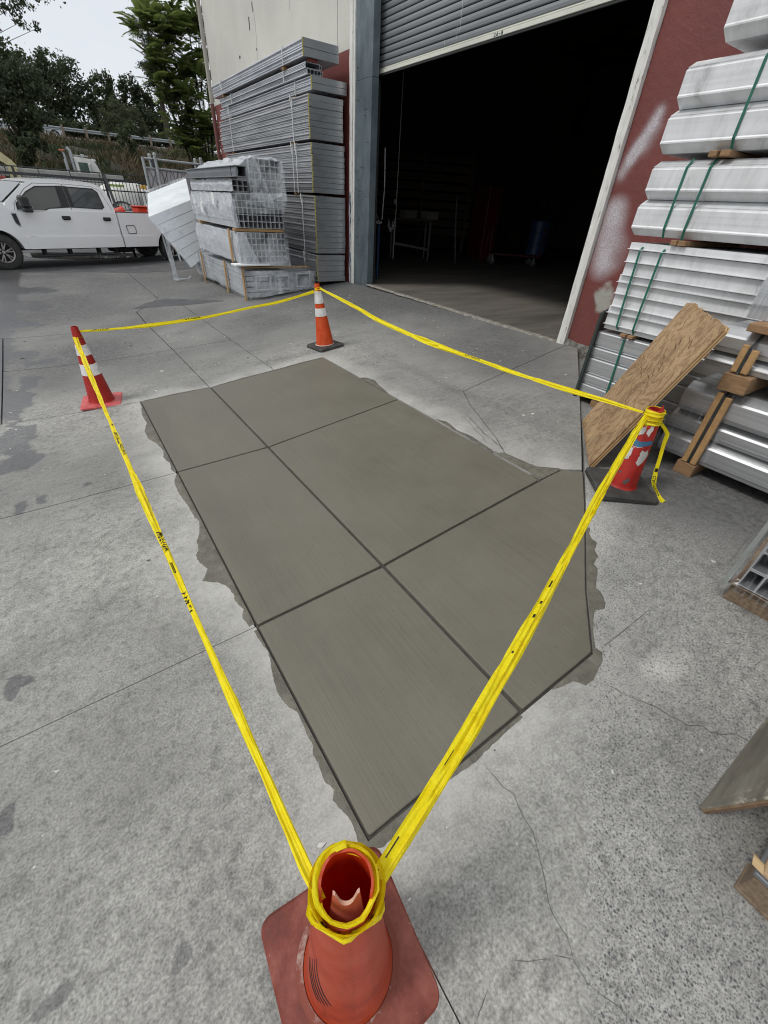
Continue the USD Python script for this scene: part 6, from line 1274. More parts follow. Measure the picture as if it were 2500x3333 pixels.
tobj('cab', extr_v(cab.buffer(.015).buffer(-.015), .03, W_ - .03, lambda z: tum(z)), WPAINT)
roof = sg.Polygon([(1.05, 1.955), (1.25, 2.005), (1.6, 2.045), (1.96, 2.056), (2.45, 2.045), (2.78, 2.015), (2.95, 1.96), (2.9, 1.93), (1.2, 1.93)])
tobj('roof', extr_v(roof, .20, W_ - .20), WPAINT)
def skin(poly, off, thick=.006):
    v, f = extr_v(poly, 0, thick); v = v.copy(); s = tum(v[:, 2]); v[:, 1] = .03 + s - off + v[:, 1]; return v, f
dl = sg.Polygon([(.665, .50), (.69, 1.0), (.60, 1.33), (.66, 1.48), (1.03, 1.80), (1.27, 1.925), (1.955, 1.945), (1.96, 1.40), (1.905, .50)]).buffer(-.03).buffer(.03)
dr = sg.Polygon([(1.925, .50), (1.982, 1.40), (1.977, 1.948), (2.72, 1.93), (2.93, 1.84), (3.07, 1.40), (3.12, .9), (3.125, .50)]).buffer(-.03).buffer(.03)
fw = [(.690, 1.48), (1.035, 1.748), (1.29, 1.868), (1.80, 1.90), (1.76, 1.42), (1.62, 1.405), (1.42, 1.390), (1.26, 1.328), (.655, 1.320)]
rw_ = [(2.06, 1.90), (2.735, 1.892), (2.845, 1.812), (2.885, 1.465), (2.80, 1.412), (2.05, 1.435)]
dfp = tobj('door', skin(dl.difference(sg.Polygon(fw).buffer(-.002)), .008, .012), WPAINT)
drp = tobj('door', skin(dr.difference(sg.Polygon(rw_).buffer(-.002)), .008, .012), WPAINT)
tobj('window', skin(sg.Polygon(fw).buffer(-.012), .004, .004), GLASS); tobj('window', skin(sg.Polygon(rw_).buffer(-.012), .004, .004), GLASS)
tobj('window_frame', skin(sg.Polygon(fw).buffer(.004).difference(sg.Polygon(fw).buffer(-.018)), .0115, .006), BLACKP); tobj('window_frame', skin(sg.Polygon(rw_).buffer(.004).difference(sg.Polygon(rw_).buffer(-.018)), .0115, .006), BLACKP)
tobj('pillar_trim', skin(sg.Polygon([(1.79, 1.905), (1.952, 1.91), (1.956, 1.43), (1.75, 1.415)]), .013, .006), BLACKP); tobj('pillar_trim', skin(sg.Polygon([(1.978, 1.91), (2.07, 1.905), (2.06, 1.43), (1.982, 1.43)]), .013, .006), BLACKP)
for poly in (dl, dr):     # dark shut lines behind the doors
    tobj('shut_line', skin(poly.buffer(.009).difference(poly), .0035, .004), UNDER)
ws = np.array([(.435, .16, 1.50), (.435, W_ - .16, 1.50), (1.03, W_ - .24, 1.925), (1.03, .24, 1.925)])
wo = np.array([-.012, 0, .012])
tobj('windscreen', (np.vstack([ws + wo, ws + wo * .3]), np.array([[0, 1, 2], [0, 2, 3], [4, 6, 5], [4, 7, 6], [0, 4, 5], [0, 5, 1], [3, 2, 6], [3, 6, 7], [0, 3, 7], [0, 7, 4], [1, 5, 6], [1, 6, 2]])), GLASS)
tobj('wiper', bar((.40, .3, 1.515), (.62, .95, 1.665), .02, .02), BLACKP)
for k, (u, z, L_) in enumerate(((1.645, 1.20, .22), (2.735, 1.19, .22))):
    h = tobj('door_handle', box(u, u + L_, -.016, .018, z - .045, z + .035, .012), BLACKP)
    tobj('handle_recess', box(u + .03, u + L_ - .03, .006, .020, z - .06, z - .046, .004), UNDER, parent=h)
mi = tobj('mirror', box(.70, .90, -.30, -.06, 1.40, 1.66, .04), BLACKP)
tobj('mirror_arm', box(.74, .84, -.07, .06, 1.36, 1.44, .02), BLACKP, parent=mi); tobj('mirror_head', box(.72, .93, -.29, -.05, 1.30, 1.405, .03), BLACKP, parent=mi)
tobj('mirror_lamp', box(.935, .945, -.22, -.10, 1.39, 1.45, .003), CHROME, parent=mi)
vt = tobj('fender_vent', skin(sg.Polygon([(.475, 1.28), (.60, 1.28), (.615, 1.02), (.585, .97), (.50, 1.05)]), .014, .012), CHROME)
tobj('vent_grille', skin(sg.Polygon([(.492, 1.26), (.585, 1.26), (.598, 1.03), (.578, .995), (.515, 1.06)]), .020, .010), BLACKP, parent=vt)
fd = sg.Polygon([(3.36, 1.0), (3.39, 1.03), (3.60, 1.03), (3.635, .95), (3.63, .83), (3.39, .825)]); tobj('fuel_door', (lambda m: (m[0] + [0, -.006, 0], m[1]))(extr_v(fd.buffer(.008).difference(fd.buffer(-.004)), .012, .02)), UNDER); 
bt = meshkit.text_mesh('4X4', .05, .003, bold=True); bvv = np.array(bt.vertices)
tobj('badge', (np.column_stack([.70 + bvv[:, 0] * 1.4, .004 - bvv[:, 2] - .002, .715 + bvv[:, 1]]), np.array(bt.faces)), BLACKP)
st = tobj('step_bar', box(.64, 3.0, .02, .17, .27, .325, .02), BLACKP)
for u in (.95, 1.6, 2.4, 2.9): tobj('step_bracket', box(u, u + .07, .10, .30, .30, .47, .01), UNDER, parent=st)
tobj('chassis', cat_([box(-.6, 5.0, .35, .50, .42, .62), box(-.6, 5.0, 1.50, 1.65, .42, .62), box(.6, 3.1, .30, 1.7, .44, .60), box(3.0, 3.6, .3, .9, .30, .5, .03), box(4.0, 4.12, .2, 1.8, .33, .48)]), UNDER)
tobj('wheel_well', box(-.52, .52, .30, W_ - .3, .42, 1.0), UNDER); tobj('wheel_well', box(WB - .54, WB + .54, .26, W_ - .26, .42, .95), UNDER)
tobj('front_bumper', box(-1.10, -.9, .05, W_ - .05, .50, .80, .04), CHROME); tobj('grille', box(-1.0, -.955, .3, W_ - .3, .85, 1.25, .02), CHROME); tobj('headlight', box(-1.0, -.78, .03, .33, .92, 1.22, .03), CHROME)
tl_ = tobj('tail_light', box(5.94, 6.065, -.0, .2, .9, 1.28, .02), pbr('red_lamp_lens', (.35, .01, .01), rough=.2))
def wheel(u, v0, s):
    W2 = .145
    tyre = lathe([(.245, -W2 + .02), (.255, -W2), (.36, -W2 - .002), (.398, -W2 + .03), (.41, -W2 + .06), (.41, W2 - .06), (.398, W2 - .03), (.36, W2), (.255, W2), (.245, W2 - .02)], 48, closed=True)
    Mw = frame((u, v0, TR_), (1, 0, 0), (0, 0, 1), (0, -1 * s, 0))
    w = tobj('wheel', xf(tyre, Mw), RUBBER, smooth=40)
    tobj('rim', xf(lathe([(.246, -.10), (.246, .105), (.236, .115), (.222, .10), (.222, -.10)], 40), Mw), ALLOY, smooth=40, parent=w)
    tobj('hub', xf(lathe([(0, .105), (.045, .105), (.06, .09), (.06, .04), (.222, .02)], 24), Mw), UNDER, smooth=40, parent=w)
    tobj('hub_cap', xf(lathe([(0, .118), (.038, .116), (.045, .10)], 20), Mw), ALLOY, smooth=40, parent=w)
    for k in range(6):
        a = k * math.pi / 3 + .2
        for d in (-.17, .17):
            p0 = np.array([.055 * math.cos(a + d * .4), .055 * math.sin(a + d * .4), .088]); p1 = np.array([.228 * math.cos(a + d), .228 * math.sin(a + d), .092])
            tobj('spoke', xf(bar(p0, p1, .030, .022, (0, 0, 1), .006), Mw), ALLOY, parent=w)
    n = 40; tr = []
    for k in range(n):
        a = k * 2 * math.pi / n
        for z in (-.085, .0, .085): tr.append(xf(box(.404, .416, -.022, .022, z - .03, z + .03), rotm((0, 0, 1), a + (z > 0) * .07)))
    tobj('tread', xf(cat_(tr), Mw), RUBBER, parent=w)
wheel(0, .16, 1); wheel(WB, .16, 1); wheel(0, W_ - .16, -1); wheel(WB, W_ - .16, -1)
# load in the bed
ORB = pbr('orange_bucket_plastic', (.62, .055, .018), (.55, .04, .015), rough=.4)
def bloc(u, v, z): return (TM @ np.array([u, v, z, 1.0]))[:3]
bk = bloc(3.50, .62, 1.30)
bu = thing('bucket', 'orange-red bucket lying tilted in the pickup bed, faded white print', 'bucket', tuple(bk))
Mb = frame(bk, U([.80, .25, .35]), np.cross(U(np.cross(U([.80, .25, .35]), [0, .9, -.1])), U([.80, .25, .35])), U(np.cross(U([.80, .25, .35]), [0, .9, -.1])))
zx = U([.86, .28, .22]); xx = U(np.cross(zx, [0, 0, 1])); Mb = frame(bk, xx, np.cross(zx, xx), zx)
obj(bu, 'shell', (lambda m: (m[0] - bk, m[1]))(xf(lathe([(0, -.19), (.125, -.19), (.13, -.18), (.150, .17), (.158, .172), (.158, .19), (.146, .19), (.122, -.175), (0, -.175)], 40), Mb)), ORB, smooth=40)
lv = meshkit.text_mesh('X', .09, .002, bold=True); q = np.array(lv.vertices); r_ = .1425; a = -1.25 + q[:, 0] / r_
obj(bu, 'print', (lambda m: (m[0] - bk, m[1]))(xf((np.column_stack([r_ * np.cos(a), r_ * np.sin(a), -.05 + q[:, 1]]), np.array(lv.faces)), Mb)), pbr('faded_white_print', (.75, .6, .55), rough=.7))
rbx = bloc(4.25, .45, .87)
rb2 = thing('tote', 'bright red tote standing at the back of the pickup bed', 'tote', tuple(rbx), rotz=TA)
obj(rb2, 'tub', box(-.27, .27, -.2, .2, 0, .62, .03), ORB); obj(rb2, 'rim', box(-.29, .29, -.22, .22, .623, .655, .01), ORB)

# ================================================================== YARD FENCE AND GATE
IRON = pbr('black_iron', (.016, .017, .019), (.03, .03, .032), rough=.45)
fy = 20.5
fe = thing('iron_fence', 'black iron picket fence with a double top rail behind the pickup', 'fence', (.5, fy, -.27))
Lf = (.5, fy, -.27)
for z, h in ((2.045, .03), (1.845, .075), (1.58, .035), (-.10, .04)): obj(fe, 'rail', box(-8.0, 3.45, fy - .02, fy + .02, z, z + h, .004), IRON, loc=Lf)
for x in (-7.6, -5.2, -2.8, -.40, 2.06, 3.42): obj(fe, 'post', box(x - .035, x + .035, fy - .036, fy + .036, -.27, 2.07 if x != 2.06 else 2.075, .004), IRON, loc=Lf)
for x in np.arange(-7.9, 3.4, .105): obj(fe, 'picket', box(x - .009, x + .009, fy - .009, fy + .009, -.12, 1.85), IRON, loc=Lf)
for x in np.arange(-7.4, 3.4, .85): obj(fe, 'rail_stub', box(x - .012, x + .012, fy - .012, fy + .012, 1.92, 2.045), IRON, loc=Lf)
obj(fe, 'brace', bar((2.06, fy - .3, 2.0), (2.20, fy - 1.8, -.2), .07, .07), IRON, loc=Lf)
GP = pbr('galvanised_pipe', (.40, .43, .43), (.30, .325, .33), rough=.5, metal=.55, scale=8)
SLT = pbr('grey_privacy_slat', (.44, .435, .455), (.36, .358, .375), rough=.7, scale=2)
ga = thing('chain_link_gate', 'grey slatted chain link gate with round steel posts beside the building', 'gate', (3.1, 18.3, -.27)); Lg = (3.1, 18.3, -.27)
obj(ga, 'post', cat_([tube([(3.06, 18.3, -.25), (3.06, 18.3, 2.50)], .045, 12)]), GP, smooth=40, loc=Lg)
for x, z, y in ((3.29, 2.60, 18.42), (3.40, 2.62, 18.18), (4.66, 2.60, 18.42), (4.79, 2.62, 18.2)):
    p = obj(ga, 'post', tube([(x, y, -.25), (x, y, z - .05)], .045, 14), GP, smooth=40, loc=Lg)
    obj(p, 'post_cap', lathe([(.05, z - .06), (.05, z - .03), (.04, z - .005), (0, z + .01)], 14, (x, y, 0)), GP, smooth=40, loc=Lg)
for z in (2.47, 2.24, -.15): obj(ga, 'rail', tube([(3.06, 18.3, z), (5.0, 18.3, z - .03)], .032, 12), GP, smooth=40, loc=Lg)
obj(ga, 'latch', cat_([box(3.31, 3.37, 18.22, 18.40, 2.28, 2.48, .01), box(4.69, 4.76, 18.22, 18.40, 2.25, 2.45, .01)]), IRON, loc=Lg)
for k in range(17):
    x = 3.12 + k * .112; obj(ga, 'slat', box(x, x + .094, 18.305, 18.318, -.12, 2.205 + .012 * (k % 3), .002), SLT, loc=Lg)
for s in (1, -1):
    for k in range(-6, 11):
        x0 = 3.1 + k * .33; z0_, z1_ = -.12, 2.2; x1 = x0 + s * (z1_ - z0_) * .55
        a, b = np.array([x0, 18.296, z0_]), np.array([x1, 18.296, z1_])
        seg_ = sg.LineString([(a[0], a[2]), (b[0], b[2])]).intersection(sg.box(3.07, -.12, 5.0, 2.21))
        if seg_.is_empty or seg_.length < .1: continue
        (xa, za), (xb, zb) = seg_.coords[0], seg_.coords[-1]
        obj(ga, 'wire', tube([(xa, 18.296, za), (xb, 18.296, zb)], .0055, 5), IRON, loc=Lg)
for x, z0_ in ((3.12, -.25),): obj(ga, 'foot', cat_([bar((3.05, 17.4, -.25), (3.07, 18.3, 1.2), .05, .05), bar((3.35, 17.2, -.25), (3.37, 18.3, 1.0), .05, .05)]), GP, loc=Lg)
# ================================================================== BEHIND THE FENCE: TRUCKS, BANK, ROAD, TREES
CREAM = pbr('cream_machine_paint', (.52, .47, .26), (.40, .36, .21), rough=.6, scale=6)
WHT2 = pbr('dusty_white_paint', (.66, .66, .62), (.52, .52, .48), rough=.5, scale=4)
ex = thing('excavator', 'pale yellow excavator boom at the left edge behind the fence', 'excavator', (-.9, 27, -.27)); Le = (-.9, 27, -.27)
bo_ = sg.Polygon([(-1.6, 3.05), (-.80, 2.66), (-.45, 2.36), (-.36, 2.22), (-.37, 2.08), (-.50, 2.10), (-.9, 2.36), (-1.7, 2.78)])
obj(ex, 'boom', extrude_y(bo_, 27.0, 27.25), CREAM, loc=Le)
obj(ex, 'arm', extrude_y([(-.68, 2.26), (-.44, 2.14), (-.34, 1.78), (-.42, 1.2), (-.72, 1.2), (-.72, 1.8)], 26.98, 27.3), CREAM, loc=Le)
obj(ex, 'cylinder', tube([(-1.7, 27.1, 2.5), (-.95, 27.1, 2.15), (-.5, 27.1, 1.85)], .05, 10), GALV, smooth=40, loc=Le)
obj(ex, 'cab', box(-2.4, -1.05, 26.6, 27.8, -.2, 1.62, .05), WHT2, loc=Le); obj(ex, 'red_panel', box(-1.30, -.86, 26.55, 26.6, 1.55, 1.84, .02), pbr('dull_red_panel', (.35, .06, .045), rough=.6), loc=Le)
obj(ex, 'track', box(-2.6, -.3, 26.5, 27.9, -.27, .3, .1), BLACKP, loc=Le)
hv = thing('heavy_truck', 'white day cab truck with twin exhaust stacks on the far side of the fence', 'truck', (2.4, 31.5, -.27)); Lh = (2.4, 31.5, -.27)
obj(hv, 'cab', extrude_y([(2.06, .9), (2.06, 2.80), (2.12, 2.86), (2.86, 2.80), (2.93, 2.72), (3.10, 2.30), (3.15, 2.2), (3.4, 2.1), (3.9, 2.0), (3.95, .9)], 31.4, 33.4), WHT2, loc=Lh)
obj(hv, 'visor', extrude_y([(2.86, 2.83), (2.99, 2.80), (3.0, 2.74), (2.88, 2.72)], 31.38, 33.42), WHT2, loc=Lh)
obj(hv, 'window', box(2.19, 2.60, 31.385, 31.4, 2.24, 2.64, .01), pbr('green_cab_glass', (.05, .085, .07), (.035, .06, .05), rough=.1), loc=Lh)
obj(hv, 'window', extrude_y([(2.93, 2.70), (2.97, 2.70), (3.13, 2.30), (3.08, 2.30)], 31.5, 33.3), GLASS, loc=Lh)
for x, z, r_ in ((1.98, 3.16, .075), (1.70, 3.05, .05)):
    obj(hv, 'exhaust_stack', tube([(x, 31.6, .6), (x, 31.6, z - .25), (x - .02, 31.6, z - .08), (x - .12, 31.6, z + .02)], r_, 12), GALV, smooth=40, loc=Lh)
obj(hv, 'stack_cap', box(1.52, 1.76, 31.5, 31.7, 3.02, 3.10, .02), pbr('rusty_cap', (.42, .13, .06), (.3, .1, .05), rough=.7), loc=Lh)
obj(hv, 'roof_light', cat_([box(2.1, 2.75, 31.9, 31.95, 2.90, 2.94, .01), box(2.42, 2.56, 31.6, 31.75, 2.86, 2.98, .02)]), GALV, loc=Lh)
obj(hv, 'mirror', cat_([box(2.66, 2.74, 31.2, 31.3, 2.30, 2.62, .02), box(1.60, 1.66, 31.3, 31.36, 1.9, 2.70, .02)]), GALV, loc=Lh)
obj(hv, 'flatbed', box(-3.5, 3.6, 27.6, 30.6, 1.85, 2.16, .02), pbr('grey_flatbed_side', (.34, .335, .32), (.24, .235, .22), rough=.8, scale=3), loc=Lh)
obj(hv, 'wheels', cat_([xf(lathe([(.2, -.15), (.5, -.15), (.52, 0), (.5, .15), (.2, .15)], 24, closed=True), frame((x, 31.6, .25), (1, 0, 0), (0, 0, 1), (0, 1, 0))) for x in (-2.2, -.9, 3.0)]), RUBBER, loc=Lh)
mx = thing('mixer_truck', 'white concrete mixer with green and yellow stripe seen through the fence', 'truck', (3.1, 24.2, -.27)); Lm = (3.1, 24.2, -.27)
obj(mx, 'drum', xf(lathe([(0, -1.0), (.45, -1.0), (.72, -.55), (.78, 0), (.70, .5), (.42, 1.1), (.36, 1.3), (0, 1.3)], 40), frame((2.95, 24.6, 1.15), (0, 1, 0), (-.25, 0, .97), (.97, 0, .25))), WHT2, smooth=40, loc=Lm)
obj(mx, 'stripe', box(2.4, 3.05, 23.80, 23.83, 1.72, 1.80, .004), pbr('lime_stripe', (.30, .40, .10), rough=.5), loc=Lm)
obj(mx, 'mudguard', xf(lathe([(.50, -.2), (.54, -.2), (.54, .2), (.50, .2)], 40, closed=True), frame((2.80, 24.0, .72), (1, 0, 0), (0, 0, 1), (0, -1, 0))), BLACKP, smooth=40, loc=Lm)
obj(mx, 'wheel', xf(lathe([(.18, -.15), (.46, -.15), (.48, 0), (.46, .15), (.18, .15)], 28, closed=True), frame((2.80, 24.0, .66), (1, 0, 0), (0, 0, 1), (0, -1, 0))), RUBBER, smooth=40, loc=Lm)
obj(mx, 'chassis', box(2.2, 4.6, 23.9, 25.2, .35, .62, .02), BLACKP, loc=Lm); obj(mx, 'water_tank', box(3.62, 4.0, 23.8, 24.2, .9, 1.70, .06), WHT2, loc=Lm)
obj(mx, 'hopper', box(3.70, 3.92, 24.0, 24.3, 1.70, 1.84, .02), pbr('amber_hopper', (.55, .32, .05), rough=.5), loc=Lm); obj(mx, 'ladder', cat_([box(3.52, 3.55, 23.9, 23.93, .5, 1.85), box(3.60, 3.63, 23.9, 23.93, .5, 1.85)] + [box(3.55, 3.60, 23.9, 23.93, z, z + .02) for z in np.arange(.6, 1.8, .2)]), GALV, loc=Lm)

# --- embankment and the road on top
def bank_z(x, y):
    t = np.interp(y, [28.5, 31, 34, 44, 53.5, 54.6], [-.27, .5, 1.65, 3.2, 4.72, 4.95])
    n = meshkit.fbm(np.column_stack([np.ravel(x) * .35, np.ravel(y) * .35, np.ravel(y) * 0]), 5, 17).reshape(np.shape(x)) - .5
    return t + n * 1.2 * sst((y - 29) / 4) * sst((54.5 - y) / 3)
gx = np.linspace(-70, 90, 180); gy = np.concatenate([np.linspace(28.4, 54.5, 66), [55.5, 58, 64, 70, 90, 160]])
XX, YY = np.meshgrid(gx, gy, indexing='ij'); ZZ = bank_z(XX, YY); n1, n2 = XX.shape; ii = np.arange(n1 * n2).reshape(n1, n2)
GRASSG = pbr('dry_bank_ground', (.040, .031, .022), (.027, .026, .014), rough=1.0, scale=1.1, detail=10, c3=(.050, .040, .030))
obj('/World', 'embankment', (np.column_stack([XX.ravel(), YY.ravel(), ZZ.ravel()]), np.stack([ii[:-1, :-1].ravel(), ii[1:, :-1].ravel(), ii[1:, 1:].ravel(), ii[:-1, 1:].ravel()], 1)), GRASSG, smooth=True, kind='structure', label='dry weedy embankment under the road')
obj('/World', 'road', box(-70, 90, 56.2, 66, 4.93, 4.965), ASPH, kind='structure', label='road along the top of the embankment')
obj('/World', 'road_kerb', box(-70, 90, 55.2, 55.45, 4.90, 5.05, .02), pbr('pale_kerb', (.33, .32, .29), (.24, .23, .21), rough=.9), kind='structure', label='pale kerb along the embankment road')
# weeds on the bank
def blades(N, xr, yr, hgt, wid, seed, zf, clump=.0):
    r_ = np.random.default_rng(seed); x = r_.uniform(*xr, N); y = r_.uniform(*yr, N)
    k = meshkit.noise(np.column_stack([x * .5, y * .5, x * 0]), seed); keep = r_.random(N) < np.clip((k - .25) * 2.2, .05, 1); x, y, k = x[keep], y[keep], k[keep]; N = len(x)
    z = zf(x, y) - .03; h = hgt * r_.uniform(.4, 1.2, N) * (.5 + k); a = r_.uniform(0, 2 * math.pi, N); l = r_.uniform(.2, .9, N) * h
    w = wid * r_.uniform(.6, 1.4, N); dx, dy = np.cos(a), np.sin(a)
    b = np.column_stack([x, y, z]); s = np.column_stack([-dy, dx, dy * 0]) * w[:, None] / 2; t = np.column_stack([dx * l, dy * l, h])
    V = np.concatenate([b - s, b + s, b + t * [.45, .45, .6] + s * .8, b + t]); i = np.arange(N)
    return V, np.concatenate([np.stack([i, i + N, i + 2 * N], 1), np.stack([i, i + 2 * N, i + 3 * N], 1)])
def leafmat(name, c1, c2, tl=.3, rough=.6):
    return mat(name, {'g': ('geometry', {}), 'r': ('rgb_ramp', {'ramp': [(0, c1), (1, c2)]}), 'n': ('noise_texture', {'scale': .7, 'detail': 3.0}), 'rn': ('rgb_ramp', {'ramp': [(.3, (.62,) * 3), (.7, (1.25,) * 3)]}), 'm0': ('mix', {'mix_type': 'multiply', 'fac': 1.0}),
        'p': ('principled_bsdf', {'roughness': rough, 'specular_ior_level': .25}), 't': ('translucent_bsdf', {}), 'm': ('mix_closure', {'fac': tl})},
        [('g.random_per_island', 'r.fac'), ('g.position', 'n.vector'), ('n.fac', 'rn.fac'), ('r.color', 'm0.color1'), ('rn.color', 'm0.color2'), ('m0.color', 'p.base_color'), ('m0.color', 't.color'), ('p.BSDF', 'm.closure1'), ('t.BSDF', 'm.closure2')], surface='m.closure')
DRYG = leafmat('dry_weeds', (.090, .068, .036), (.050, .050, .020), .2); GRNG = leafmat('green_weeds', (.030, .042, .014), (.062, .072, .026), .3)
obj('/World', 'weeds', blades(26000, (-6, 18), (29.5, 54.3), .42, .07, 3, bank_z), DRYG, kind='stuff', label='dry brown weeds covering the embankment')
obj('/World', 'grass', blades(20000, (-6, 18), (29.5, 53), .42, .08, 4, bank_z), GRNG, kind='stuff', label='greener weeds in the lower embankment')
# guard rail
gr = thing('guard_rail', 'steel guard rail on timber posts along the embankment road', 'guard rail', (3.4, 55, 4.9)); Lr = (3.4, 55, 4.9)
WRL = pbr('weathered_guard_steel', (.34, .37, .38), (.26, .28, .29), rough=.55, metal=.4, scale=4, stretch=(.3, 3, 3))
prof = [(54.92, 5.32), (54.88, 5.35), (54.88, 5.40), (54.93, 5.44), (54.88, 5.48), (54.88, 5.53), (54.92, 5.56), (54.95, 5.56), (54.95, 5.32)]
obj(gr, 'rail', extrude_x([(y, z + .08) for y, z in prof], -40, 60), WRL, loc=Lr)
for k in range(-9, 12): obj(gr, 'post', box(3.40 + k * 1.70 - .09, 3.40 + k * 1.70 + .09, 54.74, 54.87, 4.6, 5.78, .01), pbr('guard_post_timber', (.20, .16, .12), (.14, .11, .085), rough=.9), loc=Lr)
# silver car on the road
cr_ = thing('car', 'silver car passing behind the guard rail under the trees', 'car', (1.9, 57.6, 4.97)); Lk = (1.9, 57.6, 4.97)
SILV = pbr('silver_car_paint', (.42, .44, .46), (.36, .38, .40), rough=.3, metal=.4, coat=.6)
side_ = sg.Polygon([(-1.0, 5.15), (-1.0, 5.75), (.6, 5.86), (1.10, 6.20), (1.55, 6.24), (2.30, 5.87), (3.3, 5.74), (3.62, 5.55), (3.62, 5.2)]); side_ = side_.difference(sg.Point(2.90, 5.22).buffer(.36)).difference(sg.Point(-.1, 5.22).buffer(.36))
obj(cr_, 'body', extrude_y(side_.buffer(-.03).buffer(.03), 57.6, 59.3), SILV, loc=Lk)
obj(cr_, 'window', extrude_y([(.75, 5.86), (1.12, 6.16), (1.52, 6.19), (2.15, 5.88)], 57.585, 57.6), GLASS, loc=Lk)
for u in (-.1, 2.90): 
    w = obj(cr_, 'wheel', xf(lathe([(.19, -.1), (.31, -.1), (.33, 0), (.31, .1), (.19, .1)], 28, closed=True), frame((u, 57.72, 5.30), (1, 0, 0), (0, 0, 1), (0, -1, 0))), RUBBER, smooth=40, loc=Lk)
    obj(w, 'rim', cat_([xf(box(.0, .2, -.03, .03, .09, .11), frame((u, 57.72, 5.30), (math.cos(a), 0, math.sin(a)), (-math.sin(a), 0, math.cos(a)), (0, -1, 0))) for a in np.arange(0, 6.2, 1.257)]), ALLOY, loc=Lk)

# --- trees
BARK = pbr('dark_bark', (.055, .042, .030), (.035, .028, .022), rough=.95, scale=8, stretch=(4, 4, 1), bump=.02)
def leaf_cards(P, size, seed, droop=.2, aspect=.55):
    r_ = np.random.default_rng(seed); N = len(P); d = r_.normal(size=(N, 3)); d[:, 2] -= droop; d /= np.linalg.norm(d, axis=1)[:, None]
    q = r_.normal(size=(N, 3)); s = np.cross(d, q); s /= np.linalg.norm(s, axis=1)[:, None] + 1e-9; nn = np.cross(d, s)
    L = size * r_.uniform(.6, 1.4, N)[:, None]; w = L * aspect
    V = np.concatenate([P, P + d * L * .5 + s * w / 2 + nn * L * .08, P + d * L, P + d * L * .5 - s * w / 2 + nn * L * .08]); i = np.arange(N)
    return V, np.concatenate([np.stack([i, i + N, i + 2 * N], 1), np.stack([i, i + 2 * N, i + 3 * N], 1)])
def crown_points(blobs, N, seed, hollow=.45):
    """Points through lumpy clumps: each blob is (centre, radii); thinner inside, gaps by noise."""
    r_ = np.random.default_rng(seed); out = []
    vol = np.array([b[1][0] * b[1][2] for b in blobs], float); vol /= vol.sum()
    for (c, r), f in zip(blobs, vol):
        n = int(N * f) + 1; k = max(5, int(9 * (r[0] * r[2]) ** .5))
        d = r_.normal(size=(k, 3)); d /= np.linalg.norm(d, axis=1)[:, None]; sub = np.array(c) + d * np.array(r) * r_.uniform(hollow, .95, (k, 1))
        which = r_.integers(0, k, n); p = sub[which] + r_.normal(size=(n, 3)) * np.array(r) * .20 * r_.uniform(.5, 1.3, k)[which][:, None]
        out.append(p)
    return np.vstack(out)
def tree(name, label, cat, trunk, blobs, N, size, lm, seed, limbs=5, tr=.25, group=None, droop=.2, aspect=.55):
    b = np.array(trunk, float); t = thing(name, label, cat, tuple(b), group=group); r_ = np.random.default_rng(seed)
    c0 = np.mean([bb[0] for bb in blobs], 0); top = np.array([b[0] * .4 + c0[0] * .6, b[1] * .4 + c0[1] * .6, c0[2]])
    pts = np.array([b, b * .6 + top * .4 + r_.normal(size=3) * .1, top]); ms = [tube(pts, [tr, tr * .8, tr * .3], 8)]
    for bb in blobs[:limbs]:
        s = b * .35 + top * .65 if r_.random() < .5 else b * .55 + top * .45
        e = np.array(bb[0]) + r_.normal(size=3) * np.array(bb[1]) * .3
        ms.append(tube(np.array([s, (s + e) / 2 + [0, 0, .15], e]), [tr * .45, tr * .3, tr * .1], 6))
    obj(t, 'trunk', cat_(ms), BARK, smooth=40, loc=b)
    obj(t, 'crown', leaf_cards(crown_points(blobs, N, seed), size, seed, droop, aspect), lm, loc=b)
DK1 = leafmat('dark_oak_leaves', (.048, .062, .030), (.090, .105, .052), .32); DK2 = leafmat('deep_green_leaves', (.055, .072, .032), (.100, .118, .055), .34)
OLV = leafmat('olive_leaves', (.085, .098, .052), (.135, .145, .082), .35); BRT = leafmat('bright_green_leaves', (.14, .18, .050), (.32, .37, .125), .6); CON = leafmat('dark_conifer_needles', (.022, .032, .018), (.042, .055, .030), .15)
def B(x, y, z, rx, rz, ry=None): return ((x, y, z), (rx, ry or rx, rz))
tree('oak_tree', 'broad dark oak at the left edge in front of the road', 'tree', (.2, 40, 2.2), [B(.6, 40, 6.3, 1.5, 1.1), B(1.6, 40, 6.2, 1.1, 1.0), B(-.6, 40.5, 6.4, 1.2, 1.2), B(.3, 39.5, 5.0, 1.4, 1.0), B(.9, 40, 4.7, .7, .6), B(.4, 39, 3.9, .8, .8), B(-.9, 40, 5.0, 1.0, 1.0), B(.9, 39, 4.2, .6, .9)], 9000, .20, DK1, 21)
tree('oak_tree', 'dark oak sapling drooping down the bank at the left', 'tree', (.35, 36, 1.7), [B(.3, 36, 3.2, .45, .5), B(.05, 36, 2.75, .45, .45), B(.55, 36, 3.6, .4, .4), B(-.1, 36, 2.4, .3, .3)], 2200, .15, DK1, 22, tr=.06)
tree('dense_tree', 'tall rounded dark tree behind the guard rail, tallest on the left', 'tree', (4.4, 64, 4.9), [B(4.5, 64, 10.6, 1.5, 1.2), B(3.4, 64, 10.0, 1.4, 1.2), B(5.6, 64, 9.9, 1.4, 1.3), B(4.6, 63, 9.0, 1.8, 1.4), B(6.6, 64, 8.7, 1.1, 1.2), B(3.5, 63, 8.4, 1.4, 1.2), B(5.4, 63, 7.6, 1.8, 1.2), B(7.2, 64, 7.3, 1.0, 1.2), B(4.0, 63, 6.9, 1.5, 1.0)], 9000, .26, DK1, 23)
